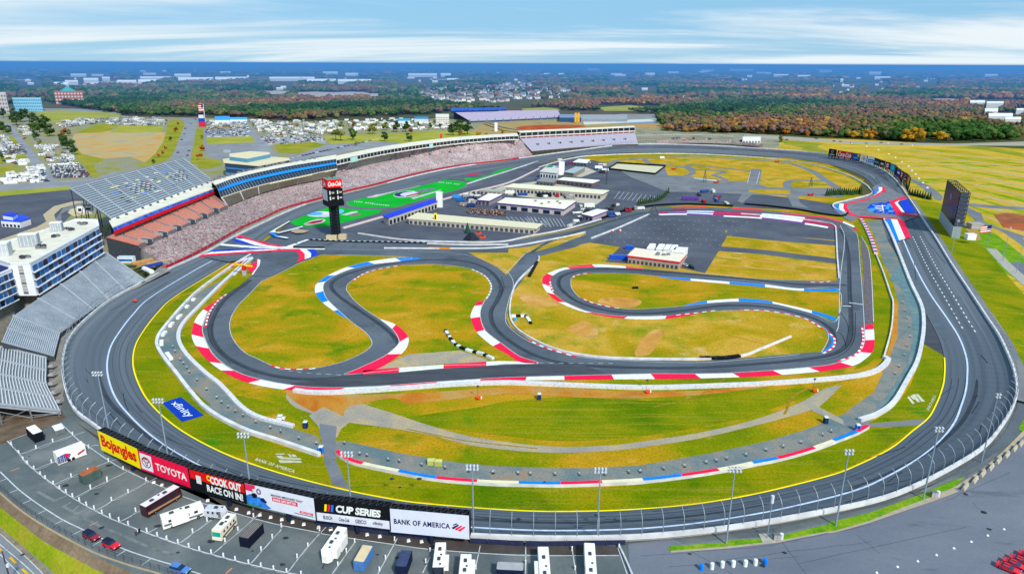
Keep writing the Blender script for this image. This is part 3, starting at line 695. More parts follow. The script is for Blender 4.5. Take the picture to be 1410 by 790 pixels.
band(TL, [(920,295),(1108,291),(1108,298),(920,300)], M_red, .17); band(TL, [(1250,298),(1410,305),(1410,314),(1250,306)], M_red, .17)
band(RC, [(105,325),(335,345),(435,370),(430,378),(330,352),(105,331)], M_red, .17); band(RC, [(435,370),(500,398),(492,404),(432,378)], M_white, .17); band(RC, [(497,398),(520,420),(505,420),(490,405)], M_red, .17)
# ---------- paddock and pit area ----------
sheet('paddock', [(345,347),(400,305),(480,274),(560,258),(650,239),(730,227),(775,220),(800,217),(812,220),(838,225),(850,231),(905,233),(918,252),(935,258),(985,261),(1010,262),(1050,268),(1110,275),(1145,281),(1158,297),(1100,289.5),(1006,284.5),(945,282),(884,287),
   (817,308.5),(774,319),(728,326.5),(690,332),(560,338),(437,342),(380,348)],.08, M_asph_dk)
sheet('pit_lane', Zm(340,210,3.917,[(60,530),(250,385),(480,290),(620,230),(900,170),(1410,60),(1410,130),(1030,235),(1000,260),(735,350),(480,420),(600,440),(850,480),(1410,492),(1410,540),(1130,538),(860,560),(380,520),(240,510)]),.12, M_asph)
sheet('turf_lawn', Zm(340,210,3.917,[(228,372),(260,345),(330,318),(400,300),(460,287),(500,295),(560,305),(640,308),(735,310),(700,330),(600,357),(500,383),(420,400),(330,401),(260,392)]),.2, M_turf)
sheet('turf_lawn', Zm(460,200,7.05,[(120,555),(170,530),(300,505),(450,490),(560,465),(700,435),(830,400),(860,360),(950,335),(1050,335),(1200,345),(1280,365),(1290,380),(1230,420),(1050,470),(900,512),(700,572),(600,600),(450,608),(250,602),(150,585)]),.2, M_turf)
sheet('turf_lawn', Zm(640,200,7.05,[(0,320),(120,318),(230,295),(330,240),(500,200),(640,163),(640,174),(400,240),(200,312),(100,345),(0,345)]),.2, M_turf)
line(Zm(460,200,7.05,[(120,555),(170,528),(300,502),(450,487),(560,462),(700,432),(830,397)]), w=.5, z=.24); line(Zm(340,210,3.917,[(228,372),(260,343),(330,314),(460,284)]), w=.5, z=.24)
line(Zm(460,200,7.05,[(120,560),(150,590),(250,608),(450,612),(600,604),(900,516),(1230,424),(1292,384)]), w=.4, z=.24, mat=M_conc)
sheet('painted_patch', [(616,241),(627,237.6),(660,233.3),(673,232),(667,234.8),(654,241),(640,241.6)],.22, flat('#d01048', .7)); sheet('painted_patch', [(641,238),(652,236),(658,236.6),(648,238.8)],.24, M_white)
LG = (460,200,7.05)
def blob(z0, cx, cy, rx, ry, mat, z, sk=0.0, n=14):
 return sheet('lawn_logo', Zm(*z0,[(cx+rx*math.cos(6.2832*a/n)-sk*ry*math.sin(6.2832*a/n), cy+ry*math.sin(6.2832*a/n)) for a in range(n)]), z, mat)
blob(LG, 700,475,120,32, flat('#c8ccd8', .8),.23,1.2); blob(LG, 690,474,105,26, M_navy, .25,1.2); blob(LG, 735,474,90,22, flat('#c8ccd8', .8),.27,1.2)
sheet('lawn_logo', Zm(*LG, [(700,490),(840,455),(850,470),(700,502)]),.29, flat('#b04050', .8)); sheet('lawn_logo', Zm(*LG, [(760,470),(820,430),(960,415),(985,425),(900,455)]),.26, flat('#6a8088', .8, var=.4))
sheet('lawn_logo', Zm(*LG, [(745,510),(1035,432),(1045,440),(770,525)]),.3, flat('#b8c0bc', .8, var=.4))
for x0, y0 in ((190,545),(300,558),(365,570),(450,578)):
 for k in range(4): sheet('lawn_logo', Zm(*LG, [(x0+k*22,y0+k*2),(x0+k*22+14,y0-6+k*2),(x0+k*22+18,y0+k*2),(x0+k*22+6,y0+7+k*2)]),.25, flat('#c4c8cc', .8, var=.4))
for x0, y0 in ((935,352),(1010,358),(1085,366),(1160,375)):
 for k in range(3): sheet('lawn_logo', Zm(*LG, [(x0+k*20,y0+k*2),(x0+k*20+14,y0-5+k*2),(x0+k*20+18,y0+k*2),(x0+k*20+6,y0+6+k*2)]),.25, flat('#b4c0cc', .8, var=.4))
L2 = (280,270,7.05)
blob(L2,1130,175,120,26, flat('#dcd0e8', .8),.23,1.0); blob(L2,1085,172,75,18, flat('#50a8e0', .8),.25,1.0); blob(L2,1180,190,60,14, M_paint, .27,.8); blob(L2,1320,150,45,22, flat('#60b8e8', .8),.25,.5)
sheet('lawn_logo', Zm(*L2,[(970,272),(1040,240),(1110,222),(1170,222),(1190,235),(1150,262),(1060,278),(1000,282)]),.25, flat('#c0b4b8', .8)); sheet('lawn_logo', Zm(*L2,[(985,270),(1060,245),(1165,228),(1150,250),(1060,268)]),.27, flat('#a01838', .8))
blob(LG, 205,675,55,14, flat('#8a7468', .8, var=.4),.25,.8); sheet('lawn_logo', Zm(*LG, [(70,675),(170,645),(225,640),(230,650),(120,680)]),.25, M_paint)
# start/finish paint and sponsor strip on the front stretch
sheet('painted_strip', Zm(*LG, [(310,497),(400,480),(560,440),(700,408),(830,378),(835,392),(700,425),(560,460),(400,505),(330,510)]),.32, flat('#c8c0c0', .8, var=.45, scale=1.5))
for x in range(0,9): sheet('painted_strip', Zm(*LG, [(340+x*55,500-x*13),(365+x*55,494-x*13),(372+x*55,488-x*13),(346+x*55,493-x*13)]),.34,[M_red, M_white, flat('#505860')][x % 3])
band(FC, [(695,352),(760,340),(960,290),(970,300),(800,345),(730,362)], M_paint, .25); band(FC, [(850,345),(880,310),(960,325),(1030,335),(980,355),(900,360)], flat('#a89880', .9),.24)
line(Zm(*FC, [(370,378),(600,240),(830,130)]), w=.3, z=1.4) if False else None
# far infield
sheet('grass_gold_field', Zm(690,60,3.917,[(500,640),(560,620),(760,616),(1050,606),(1410,626),(1660,655),(1850,712),(1940,760),(1930,790),(1800,800),(1780,820),(1700,830),(1640,840),(1500,830),(1330,800),(1200,795),(1000,780),(900,750),(830,700),(700,640),(600,640)]),.06, M_gold)
sheet('paddock_road', Zm(690,60,3.917,[(600,660),(880,660),(900,712),(1010,715),(1210,742),(1340,742),(1440,775),(1780,780),(1850,815),(1850,830),(1400,815),(1000,800),(900,800),(700,720)]),.09, M_apron)
def rib(name, z0, pts, w, z, mat, n=6):
 A, B = ribbon([G(p[0], p[1], z) for p in spl(Zm(*z0, pts), n)], w); mb = MB().strip(A, B); fix_up(mb); return struct(name, mb, mat)
FZ = (690,60,3.917)
rib('kart_track', FZ, [(570,660),(620,632),(720,622),(790,618),(1050,612),(1410,632),(1560,648),(1680,690),(1740,730),(1830,790)],8,.12, M_apron)
rib('kart_track', FZ, [(770,620),(800,645),(900,655),(1000,672),(1035,695),(1005,712),(985,722),(1010,735),(1080,742),(1220,740)],7,.13, M_apron)
rib('kart_track', FZ, [(1220,738),(1170,718),(1150,708),(1200,695),(1160,685),(1050,680),(1005,664),(1040,655),(1200,672),(1380,690)],7,.14, M_apron)
rib('kart_track', FZ, [(1550,783),(1545,750),(1600,738),(1740,742)],8,.15, M_apron)
sheet('access_road', Zm(690,60,3.917,[(1350,675),(1408,678),(1385,790),(1300,860),(1275,850),(1325,770)]),.16, M_apron)
sheet('access_road', Zm(1050,210,3.917,[(115,210),(190,215),(200,270),(250,300),(160,290),(150,265)]),.16, M_apron)
for x0, y0, x1, y1 in ((1080,745,1330,762),): sheet('grass_plot', Zm(690,60,3.917,[(1335,790),(1400,786),(1560,790),(1560,812),(1420,812),(1335,800)]),.17, M_gold)
line(Zm(690,60,3.917,[(1345,690),(1328,755)]), w=.5, z=.2); line(Zm(690,60,3.917,[(1395,690),(1378,755)]), w=.5, z=.2)
# concrete aprons between the garages
sheet('concrete_apron', Zm(640,200,7.05,[(240,440),(360,395),(700,350),(720,330),(850,290),(1130,310),(1280,255),(1180,215),(960,260),(900,300),(690,350),(1340,440),(1370,510),(1275,578),(1080,555),(560,500),(420,480)]),.14, flat('#b8b0a0', .9, var=.15))
# parking stall lines
for z0,(ax, ay),(dx, dy), n, (sx, sy) in (((640,200,7.05),(400,690),(46,4),9,(70,75)),((690,210,3.917),(640,210),(24,3),9,(-30,38)),((690,210,3.917),(140,345),(20,1.5),10,(26,42)),((640,200,7.05),(700,640),(30,3),7,(60,-40))):
 for k in range(n):
  x, y = ax+dx*k, ay+dy*k; line(Zm(*z0,[(x, y),(x+sx, y+sy)]), w=.35, z=.18, name='stall_line')
for k in range(11): line(Zm(690,210,3.917,[(560+60*k,340+0*k),(480+60*k,500)]) if False else Zm(690,210,3.917,[(620+70*k,355+2*k),(628+70*k,358+2*k)]), w=.3, z=.2, name='stall_line')
def stalls(z0, a, b, c, d, nu, nv, w=.3, z=.2, name='stall_line'):
 """faint ticks on a bilinear grid"""
 mb = MB()
 for i in range(nu+1):
  for j in range(nv+1):
   u, v = i/nu, j/nv
   x = (1-v)*((1-u)*a[0]+u*b[0])+v*((1-u)*d[0]+u*c[0]); y = (1-v)*((1-u)*a[1]+u*b[1])+v*((1-u)*d[1]+u*c[1])
   q = Zm(*z0,[(x, y)])[0]; p = G(q[0], q[1], z)
   A, B = ribbon([p, p+Vector((.4,1.6,0))], w); mb.strip(A, B)
 fix_up(mb); struct(name, mb, M_paint)
stalls(TL, (700,360),(1330,372),(1180,500),(560,480),12,5)
# ---------- grass logos of the near turn ----------
def text_mesh(s, bold=.0, shear=0.0, spacing=1.0):
 cu = bpy.data.curves.new('t', 'FONT'); cu.body = s; cu.offset = bold; cu.shear = shear; cu.space_character = spacing; cu.resolution_u = 3
 ob = bpy.data.objects.new('t', cu); COL.objects.link(ob)
 dg = bpy.context.evaluated_depsgraph_get(); me = bpy.data.meshes.new_from_object(ob.evaluated_get(dg))
 V = [v.co.copy() for v in me.vertices]; Fc = [tuple(p.vertices) for p in me.polygons]
 bpy.data.objects.remove(ob); bpy.data.curves.remove(cu); bpy.data.meshes.remove(me)
 x0 = min(v.x for v in V); x1 = max(v.x for v in V); y0 = min(v.y for v in V); y1 = max(v.y for v in V)
 return [((v.x-x0)/(x1-x0),(v.y-y0)/(y1-y0)) for v in V], Fc
def text_quad(name, s, quad, mat, parent=None, bold=0.0, shear=0.0, up=None, spacing=1.0):
 """text filling the quad BL, BR, TR, TL given as 3-D points"""
 V, Fc = text_mesh(s, bold, shear, spacing); q = [Vector(p) for p in quad]
 pts = [(q[0]*(1-x)+q[1]*x)*(1-y)+(q[3]*(1-x)+q[2]*x)*y for x, y in V]
 mb = MB().add(pts, Fc)
 return mb.build(name, mat, parent)
sheet('painted_logo', Zm(220,540,5.875,[(15,85),(170,35),(358,185),(180,238)]),.12, flat('#0a3ca8', .8, var=.15))
BL, BR, TR, TL_ = Zm(220,540,5.875,[(72,98),(205,208),(290,180),(140,62)])
tag(text_quad('painted_logo', 'xfinity', [G(*p, .16) for p in (BL, BR, TR, TL_)], flat('#e0e4ec', .8), bold=.01), kind='structure')
BL, BR, TR, TL_ = Zm(220,540,5.875,[(768,548),(1085,652),(1100,628),(785,528)])
tag(text_quad('painted_logo', 'BANK OF AMERICA', [G(*p, .16) for p in (BL, BR, TR, TL_)], flat('#ccc8b0', .9), bold=.02, spacing=1.1), kind='structure')
for q in ([(932,494),(1005,492),(1015,500),(940,504)],[(1030,496),(1050,498),(1075,522),(1055,522)],[(1060,500),(1095,502),(1115,522),(1082,522)],[(940,512),(985,510),(1000,522),(1135,530),(1150,545),(985,540),(955,528)],[(958,545),(1140,552),(1152,568),(972,569)]):
 sheet('painted_logo', Zm(220,540,5.875,q),.16, flat('#c0bca0', .9, var=.2))
BL, BR, TR, TL_ = Zm(1140,540,5.222,[(728,130),(780,28),(760,18),(706,122)])
tag(text_quad('painted_logo', 'BANK OF AMERICA', [G(*p, .16) for p in (BL, BR, TR, TL_)], flat('#ccc8b0', .9), bold=.02, spacing=1.1), kind='structure')
for q in ([(570,35),(585,28),(625,80),(605,82)],[(590,25),(604,20),(632,48),(612,50)],[(604,17),(625,12),(665,70),(640,68)],[(628,12),(648,10),(698,65),(672,66)]):
 sheet('painted_logo', Zm(1140,540,5.222,q),.16, flat('#ccc8b0', .9, var=.2))
# rubbered line, skid marks and repairs on the road courses and the oval
M_rub = flat('#3e4650', .8, var=.2, scale=.15); M_skid = flat('#2c3238', .8, var=.3, scale=.4); M_patch = flat('#5a6670', .9, var=.12, scale=.2)
def wear(pts, w, mat=M_rub, z=.098, name='rubber_line', n=8): return line(pts, w=w, z=z, mat=mat, name=name, n=n)
LOOPS = [[(345,385),(312,410),(296,432),(290,454),(296,474),(318,495),(360,513),(410,521),(460,520),(505,512),(535,497),(549,478),(541,462),(520,444),(490,424),(466,407),(456,394),(464,383),(490,373),(530,364),(580,358),(630,358),(665,367),(684,382),(690,398),(683,415),(676,430),(680,448),(700,468),(735,488),(780,500),(850,505),(950,506),(1050,500),(1110,494),(1150,486),(1170,468),(1172,440),(1170,400),(1168,350),(1158,318),(1130,303),(1075,296),(1000,291),(930,289),(880,294),(830,308),(770,327),(735,345),(715,366)],
 [(1165,392),(1100,391),(1030,384),(950,377),(870,371),(810,371),(777,378),(769,390),(779,404),(800,417),(840,428),(890,431),(940,427),(1000,420),(1060,423),(1115,436),(1143,452),(1150,470)]]
for L_ in LOOPS:
 wear(L_, 2.2); wear([(x+1.5, y+1.2) for x, y in L_],.35, M_skid, .104)
for s_ in ([(463,520),(520,523),(600,520),(700,514),(800,509)],[(1147,452),(1160,462),(1166,480)],[(1158,430),(1168,450),(1164,476)],[(1100,498),(1150,492),(1175,470),(1178,430)],[(296,420),(286,446),(292,474),(318,500)],[(500,505),(534,492),(546,474)],[(690,380),(694,396),(686,418)],[(770,386),(772,398),(790,412)],[(1165,330),(1150,312),(1110,302)],[(355,380),(375,362),(400,350)]):
 wear(s_, .3, M_skid, .108, 'skid_mark')
for i0, i1, t0, t1, m_ in ((31.5,35.2,.02,.2, M_patch),(20.5,28,.55,.9, M_asph_dk),(-4,3,.36,.44, M_rub),(3,9,.5,.58, M_rub),(-12,-5,.45,.52, M_rub)):
 mb = MB(); A = []; B = []; j0, j1 = int(i0*NS), int(i1*NS)
 for j in range(j0, j1+1):
  f = math.sin(math.pi*(j-j0)/(j1-j0))**.3; c = (t0+t1)/2; h = (t1-t0)/2*f; A.append(bankpt(j, c-h, .045)); B.append(bankpt(j, c+h, .045))
 mb.strip(A, B); fix_up(mb); struct('worn_surface', mb, m_)
rs_ = random.Random(8)
mb = MB()
for k in range(70):
 j = rs_.randrange(NR); t = rs_.uniform(.1,.9); L_ = rs_.randrange(2,9); dt = rs_.uniform(-.03,.03)
 P3 = [bankpt(j+q, t+dt*q, .07) for q in range(L_)]
 if len(P3) > 1: A, B = ribbon(P3, rs_.uniform(.12,.3)); mb.strip(A, B)
fix_up(mb); struct('skid_mark', mb, M_skid)
# tyre ruts and mown stripes in the grass
for pts, w in (([(820,400),(900,405),(1000,400),(1100,408)],.5),([(1000,520),(960,545),(900,560)],.6),([(1000,460),(1060,474),(1089,466)],.5),([(560,590),(640,606),(740,617)],.5),([(1080,570),(1100,540),(1180,520)],.8)):
 wear(pts, w, flat('#9c7e24', .95, var=.3),.13, 'wheel_rut')
def wallthing(name, label, cat, pts, w=.6, h=1.0, side=None, top=None, z=0.0, group=None, seg=None, n=6, step=3.0, is3d=False):
 """a solid low wall along photo polyline; top may be a list of (material, length fraction end)"""
 p3 = [Vector(p) for p in pts] if is3d else [G(p[0], p[1], z) for p in (spl(pts, n) if n else pts)]
 p3 = resamp(p3, step)+[p3[-1]]
 A, B = ribbon(p3, w); hh = Vector((0,0, h))
 mats = [side or M_wall]; mi = [0]*(len(A)-1)
 if top is not None:
  tl = top if isinstance(top, list) else [top]
  for m in tl:
   if m not in mats: mats.append(m)
  for i in range(len(A)-1):
   if seg: k = 0; fr = (i+.5)/(len(A)-1); k = sum(1 for s_ in seg if fr > s_); mi[i] = mats.index(tl[k % len(tl)])
   else: mi[i] = mats.index(tl[i % len(tl)])
 mb = MB(); At = [a+hh for a in A]; Bt = [b+hh for b in B]
 mb.strip(A, At); mb.strip(Bt, B); mb.strip(At, Bt, mi)
 for i in (0, len(A)-1): mb.add([A[i], B[i], Bt[i], At[i]],[(0,1,2,3)])
 o = mb.build(name, mats)
 return tag(o, label, cat, group)
M_tyrew = ground_mat('white_tyres', [(.3, '#b0aeb4'),(.45, '#c8c8cc'),(.6, '#d6d6d8')], scale=1.2, rough=.8, fine=.15, finescale=2.5)
ow = [bankpt(j, 1.0,0) for j in range(NR+1)]
def offs(pts, d):
 out = []
 for i, p in enumerate(pts):
  t = pts[(i+1) % len(pts)]-pts[i-1]; t.z = 0; t.normalize(); out.append(p+Vector((-t.y, t.x, 0))*d)
 return out
_sgn = 1 if (offs(ow, 1)[5]-rin[5]).length > (ow[5]-rin[5]).length else -1
ow2 = offs(ow[:-1],.45*_sgn); ow2.append(ow2[0])
wallthing('outer_wall', 'white concrete safety wall running round the outside of the oval track', 'wall', ow2, w=.7, h=1.15, is3d=True, step=4)
W = wallthing
W('service_wall', 'white concrete wall between the left grass verge and the grey gravel strip', 'wall', [(345,352),(330,361),(316,370),(268,406),(230,448),(216.5,470),(222,488),(245,518),(262,540),(288,567),(336,593),(382,608),(440,627.7)], w=1.3, h=1.2, side=M_wall)
W('tyre_wall', 'thick white tyre wall on the inner side of the left gravel strip', 'tyre wall', [(343,357),(306,391),(276,421),(252,447),(246,467),(256,488),(281,513),(300,528),(313,541),(333,562),(357,576),(404,588)], w=1.6, h=1.0, side=M_tyrew)
W('colour_wall', 'long low wall with red, cream and blue painted top round the bottom gravel strip', 'wall', [(464,624),(472,631),(490,639),(540,650),(600,661),(660,666),(715,668),(770,669),(828,667),(884,664),(937,658),(990,650),(1040,640),(1075,633),(1117,621),(1160,605),(1180,597),(1194,589)], w=1.4, h=1.1,
  top=[M_red, M_cream, M_blue], seg=None)
o = COL.objects[-1] if False else None
W('service_wall', 'white concrete wall along the inside of the back straight on the right', 'wall', [(1217,302),(1229,328),(1241,358),(1254,391),(1268,421),(1271.5,442),(1270,467),(1263,498),(1250,523),(1230,556),(1207,572),(1183,580)], w=1.5, h=1.2)
W('service_wall', 'thin white wall on the left edge of the right gravel strip', 'wall', [(1206,351),(1216,376),(1226,406),(1229.5,419),(1227,454.5),(1217,492.8)], w=.6, h=1.0)
W('tyre_wall', 'wide white tyre barrier curving round the right end of the bottom straight', 'tyre wall', [(1217,492.8),(1223,497),(1208,511),(1177,519.5),(1114,525.5),(1050,529.8),(1000,532),(945,534),(881,535),(792,532),(720,529),(690,528.5),(620,531),(540,537),(470,541.5),(430,542),(405,539)], w=1.9, h=1.2, side=M_tyrew)
W('tyre_wall', 'red, white and blue tyre barrier beside the right hand service road', 'tyre wall', [(1185,302),(1192,314),(1200,332),(1206,350)], w=2.0, h=1.2, side=M_white, top=[M_red, M_white, M_dblue])
W('track_wall', 'white wall hugging the outside of the central bend beside the road course', 'wall', [(742,354),(740,362),(715,386),(705,406),(702,434),(710,452),(731,467),(766.6,482.5),(812.5,491.5),(869,495),(963,495.5),(1019,491.5),(1050,480.5),(1089,464.5)], w=.7, h=1.0)
W('pit_exit_wall', 'white wall curving past the garages above the road course', 'wall', [(493,322),(557,331),(630,334),(690,333.5),(728,326),(776,317),(828,302.5)], w=.7, h=1.0)
W('pit_exit_wall', 'white wall with a narrow strip of grass ending by the junction', 'wall', [(529,342.5),(610,343),(690,341.5),(762,330),(806,320.5)], w=.7, h=1.0)
W('track_wall', 'white wall along the lower left edge of the infield parking lot', 'wall', [(814,329),(850,315),(894,295.5)], w=.9, h=1.0)
W('tyre_wall', 'black and white tyre row below the scoring tower', 'tyre wall', [(427,331),(480,333.5),(540,334.5),(588,335.5)], w=1.2, h=1.0, side=M_black, top=[M_black, M_white], step=2)
W('track_wall', 'white wall right of the black and white tyre row', 'wall', [(588,336),(640,338),(700,337.5)], w=.8, h=1)
W('barrier', 'long black barrier by the front chicane', 'barrier', [(404,342),(447,342.4)], w=.8, h=1.2, side=M_black)
W('barrier', 'black barrier round the top left of the infield parking lot', 'barrier', [(828,302),(856,292),(884,286.5),(907,283.5),(945,282),(1009,284.8)], w=.8, h=1.6, side=M_black)
W('barrier', 'black barrier in front of the right hand chicane apron', 'barrier', [(1025,282),(1060,285),(1100,290),(1134,296),(1160,298.5),(1167.5,294)], w=.8, h=1.6, side=M_black)
W('track_wall', 'white wall along the right edge of the infield parking lot', 'wall', [(1020,295),(1060,298),(1130,306),(1148,311),(1151,320),(1152.5,350),(1155,383)], w=.8, h=1)
W('far_wall', 'low white wall round the inside of the far turn', 'wall', [(742,231),(766.6,223.5),(790,218),(812.6,215),(870,212.5),(935,212),(990,214),(1050,218),(1114,226),(1165,241),(1189,253),(1197,260),(1199,268),(1165,277),(1148,281.5),(1149.6,288),(1165,294)], w=.9, h=1.1)
W('pit_wall', 'white wall between the pit lane and the green lawn', 'wall', [(643,254),(670,245.5),(700,236),(742,222.4)], w=.9, h=1.1)
W('pit_wall', 'pale pink pit wall in front of the blue roofed pit building', 'wall', [(473,315),(529,299),(566,288),(603,277.5),(650,265),(700,252.5),(742,233)], w=1.6, h=1.2, side=flat('#d8c4c4', .8))
_fw_line = [(222,368),(231,365.5),(281,341),(329,314),(360,300),(391,286),(430,275),(462,266.5),(478,262),(519,252.5),(570,239),(621,229),(660,224),(700,219.5),(733,213.5)]
_fw3 = [Vector(p) for p in spl([tuple(G(u, v, 4.2)) for u, v in _fw_line],6)]
W('front_wall', 'dark red wall at the foot of the main grandstand', 'wall', [p+Vector((.5,-1.2,-.9)) for p in _fw3], w=.4, h=1.5, side=flat('#c02438', .7, var=.2), is3d=True)
struct('front_footing', MB().strip([p+Vector((.4,-1.1,-2.7)) for p in _fw3],[p+Vector((.4,-1.1,-.9)) for p in _fw3]), M_conc)
_apr = [rout[j] for j in range(int(13.5*NS), int(21.5*NS))]
struct('front_walkway', MB().poly([(p.x-.9, p.y+.3,1.6) for p in _apr]+[(p.x, p.y, 1.6) for p in _fw3[::-1]]), flat('#a49c90', .9, var=.2, scale=.3))
W('tyre_wall', 'white tyre tip wall at the point of the left gravel strip', 'tyre wall', Zm(280,270,7.05,[(300,770),(420,650),(480,612),(440,610),(330,655)]), w=1.8, h=1.0, side=M_tyrew)
W('barrier', 'orange painted barrier section on the white wall right of the tower', 'barrier', [(590,342.6),(620,343.2)], w=1.1, h=1.1, side=flat('#e08a10', .6))
# free-standing tyre and block barriers
def blocks(label, pts, mats, w=1.6, h=1.0, L=2.2, z=0.05, name='tyre_barrier', cat='tyre barrier'):
 p3 = resamp([G(p[0], p[1], z) for p in spl(pts, 6)], L); mb = MB()
 k = 0
 for a, b in zip(p3, p3[1:]):
  m = (a+b)/2; d = b-a
  mb.box((m.x, m.y, z),(L*.94, w, h*(.9+.2*rnd.random())), math.atan2(d.y, d.x), mi=rnd.randrange(len(mats)) if rnd.random() < .4 else k % len(mats)); k += 1
 return tag(mb.build(name, mats), label, cat)
blocks('black and white tyre barrier snaking through the dry grass of the round island', Zm(340,360,3.917,[(1070,375),(1095,415),(1130,455),(1200,485),(1260,500),(1330,530)]),[M_black, M_white, M_tyrew], w=1.4, L=1.9)
blocks('black tyre row beside the road that cuts to the central bend', Zm(690,360,3.917,[(195,5),(170,50),(148,90)]),[M_black], w=1.6)
blocks('short black and white L shaped tyre barrier by a blue drum', Zm(690,360,3.917,[(55,298),(115,298),(135,300),(165,345)]),[M_white, M_black], w=1.3)
blocks('black tyre barrier on the wall at the end of the bottom straight', Zm(690,360,3.917,[(1070,524),(1200,524),(1290,512)]),[M_black], w=1.8, z=.1)
blocks('small black tyre bundle alone in the grass inside the hairpin', Zm(690,360,3.917,[(708,146),(742,145)]),[M_black], w=1.5, L=1.6)
for q, lb in (((1040,213,1055,200), 'first'),((1005,252,1020,238), 'second'),((958,312,978,292), 'third'),((917,355,937,330), 'fourth'),((877,405,897,380), 'fifth'),((872,455,873,425), 'sixth'),((900,500,925,532), 'seventh')):
 blocks('white block on the left gravel strip, %s from the top of the row' % lb, Zm(0,360,3.917,[(q[0],q[1]),(q[2],q[3])]),[M_white], w=1.5, L=2.5, name='concrete_block', cat='block')
# colour wall top: alternate long segments
cw = [o for o in COL.objects if o.name == 'colour_wall'][0]
me = cw.data; n_ = (len(me.polygons)-2)//3; bx = [473,540,602,657,714,770,828,884,937,987,1033,1076,1117,1180]
cyc = [1,2,3,1,2,3,1,2,3,1,2,3,1,2,1]
seq = [1,2,3,1,2,3,1,2,3,1,2,3,1,2]
bnd = [(499,1),(549,2),(602,3),(657,1),(714,2),(771,3),(828,1),(884,2),(937,3),(987,1),(1032,2),(1076,3),(1117,1),(1152,2),(1183,3),(1300,1)]
for pl in list(me.polygons)[2*n_:3*n_]:
 u = P(pl.center)[0]; pl.material_index = next(m for b, m in bnd if u < b)
def speckle(name, cols, scale=1.1, row=None, rough=.8):
 """small seat-sized cells in several colours"""
 if name in _M: return _M[name]
 m, nt, b = _new(name); N = nt.nodes; L = nt.links
 g = N.new('ShaderNodeNewGeometry'); vo = N.new('ShaderNodeTexVoronoi'); vo.inputs['Scale'].default_value = scale
 L.new(g.outputs['Position'], vo.inputs['Vector'])
 sp = N.new('ShaderNodeSeparateXYZ'); L.new(vo.outputs['Color'], sp.inputs[0])
 r = N.new('ShaderNodeValToRGB'); r.color_ramp.interpolation = 'CONSTANT'; e = r.color_ramp.elements
 while len(e) < len(cols): e.new(.5)
 for i, (p, c) in enumerate(cols): e[i].position = p; e[i].color = S(c)
 L.new(sp.outputs[0], r.inputs['Fac'])
 no = N.new('ShaderNodeTexNoise'); no.inputs['Scale'].default_value = .06; no.inputs['Detail'].default_value = 4; L.new(g.outputs['Position'], no.inputs['Vector'])
 mr = N.new('ShaderNodeMapRange'); mr.inputs['From Min'].default_value = .3; mr.inputs['From Max'].default_value = .7; mr.inputs['To Min'].default_value = .8; mr.inputs['To Max'].default_value = 1.15
 L.new(no.outputs['Fac'], mr.inputs['Value'])
 mx = N.new('ShaderNodeVectorMath'); mx.operation = 'SCALE'; L.new(r.outputs['Color'], mx.inputs[0]); L.new(mr.outputs[0], mx.inputs['Scale'])
 L.new(mx.outputs[0], b.inputs['Base Color']); b.inputs['Roughness'].default_value = rough
 _M[name] = m
 return m
M_seatA = speckle('seats_pink_grey', [(0, '#b4a4a8'),(.3, '#8c7678'),(.45, '#c2b4b2'),(.7, '#84787a'),(.8, '#aa9694')])
M_seatB = speckle('seats_brick', [(0, '#b0a09e'),(.2, '#8a6260'),(.45, '#a49492'),(.6, '#78504e'),(.75, '#c0b2ae'),(.9, '#625856')])
M_seatC = speckle('seats_lilac', [(0, '#c4a8bc'),(.4, '#b898ac'),(.7, '#d4bccc'),(.9, '#9c8090')])
M_seatD = speckle('seats_dark', [(0, '#5c5650'),(.5, '#787068'),(.8, '#4c484a')])
M_orng = flat('#fc8458', .7, var=.12, scale=.3); M_grate = flat('#a8a4a4', .7, var=.1)
M_alu = ground_mat('aluminium_bench', [(.3, '#a2abb4'),(.5, '#b4bcc4'),(.7, '#c4cad0')], scale=.15, rough=.5, fine=.08)
M_alu2 = flat('#98a0a8', .6, var=.12); M_alu3 = flat('#d8d8da', .5, var=.08); M_steel = flat('#7c8288', .5,.3, var=.15); M_dsteel = flat('#40464e', .6, var=.2)
M_cmix = flat('#dcd6c4', .7, var=.12, scale=.15); M_bglass = flat('#1c8ce0', .12,.2, var=.35, scale=.25, spec=.8); M_dglass = flat('#16304c', .1,.2, var=.3, scale=.3, spec=.8)
M_bstripe = flat('#1c84dc', .5, var=.1); M_whitew = flat('#e6e9ee', .6, var=.06)
M_deckblue = ground_mat('deck_blue', [(.35, '#1c3c94'),(.5, '#2c58b8'),(.65, '#3c6cc8')], scale=.2, rough=.6, fine=.1)
def path3(pts, n=5, m=None):
 """(u, v, z) control points -> smooth 3-D polyline, m equal segments"""
 c = [tuple(G(u, v, z)) for u, v, z in pts]; s_ = [Vector(p) for p in (spl(c, n) if len(c) > 2 else c)]
 if m is None: return s_
 d = [0.0]
 for a, b in zip(s_, s_[1:]): d.append(d[-1]+(b-a).length)
 out = []; j = 0
 for k in range(m+1):
  t = d[-1]*k/m
  while j < len(d)-2 and d[j+1] < t: j += 1
  f = (t-d[j])/max(1e-9, d[j+1]-d[j]); out.append(s_[j].lerp(s_[j+1], f))
 return out
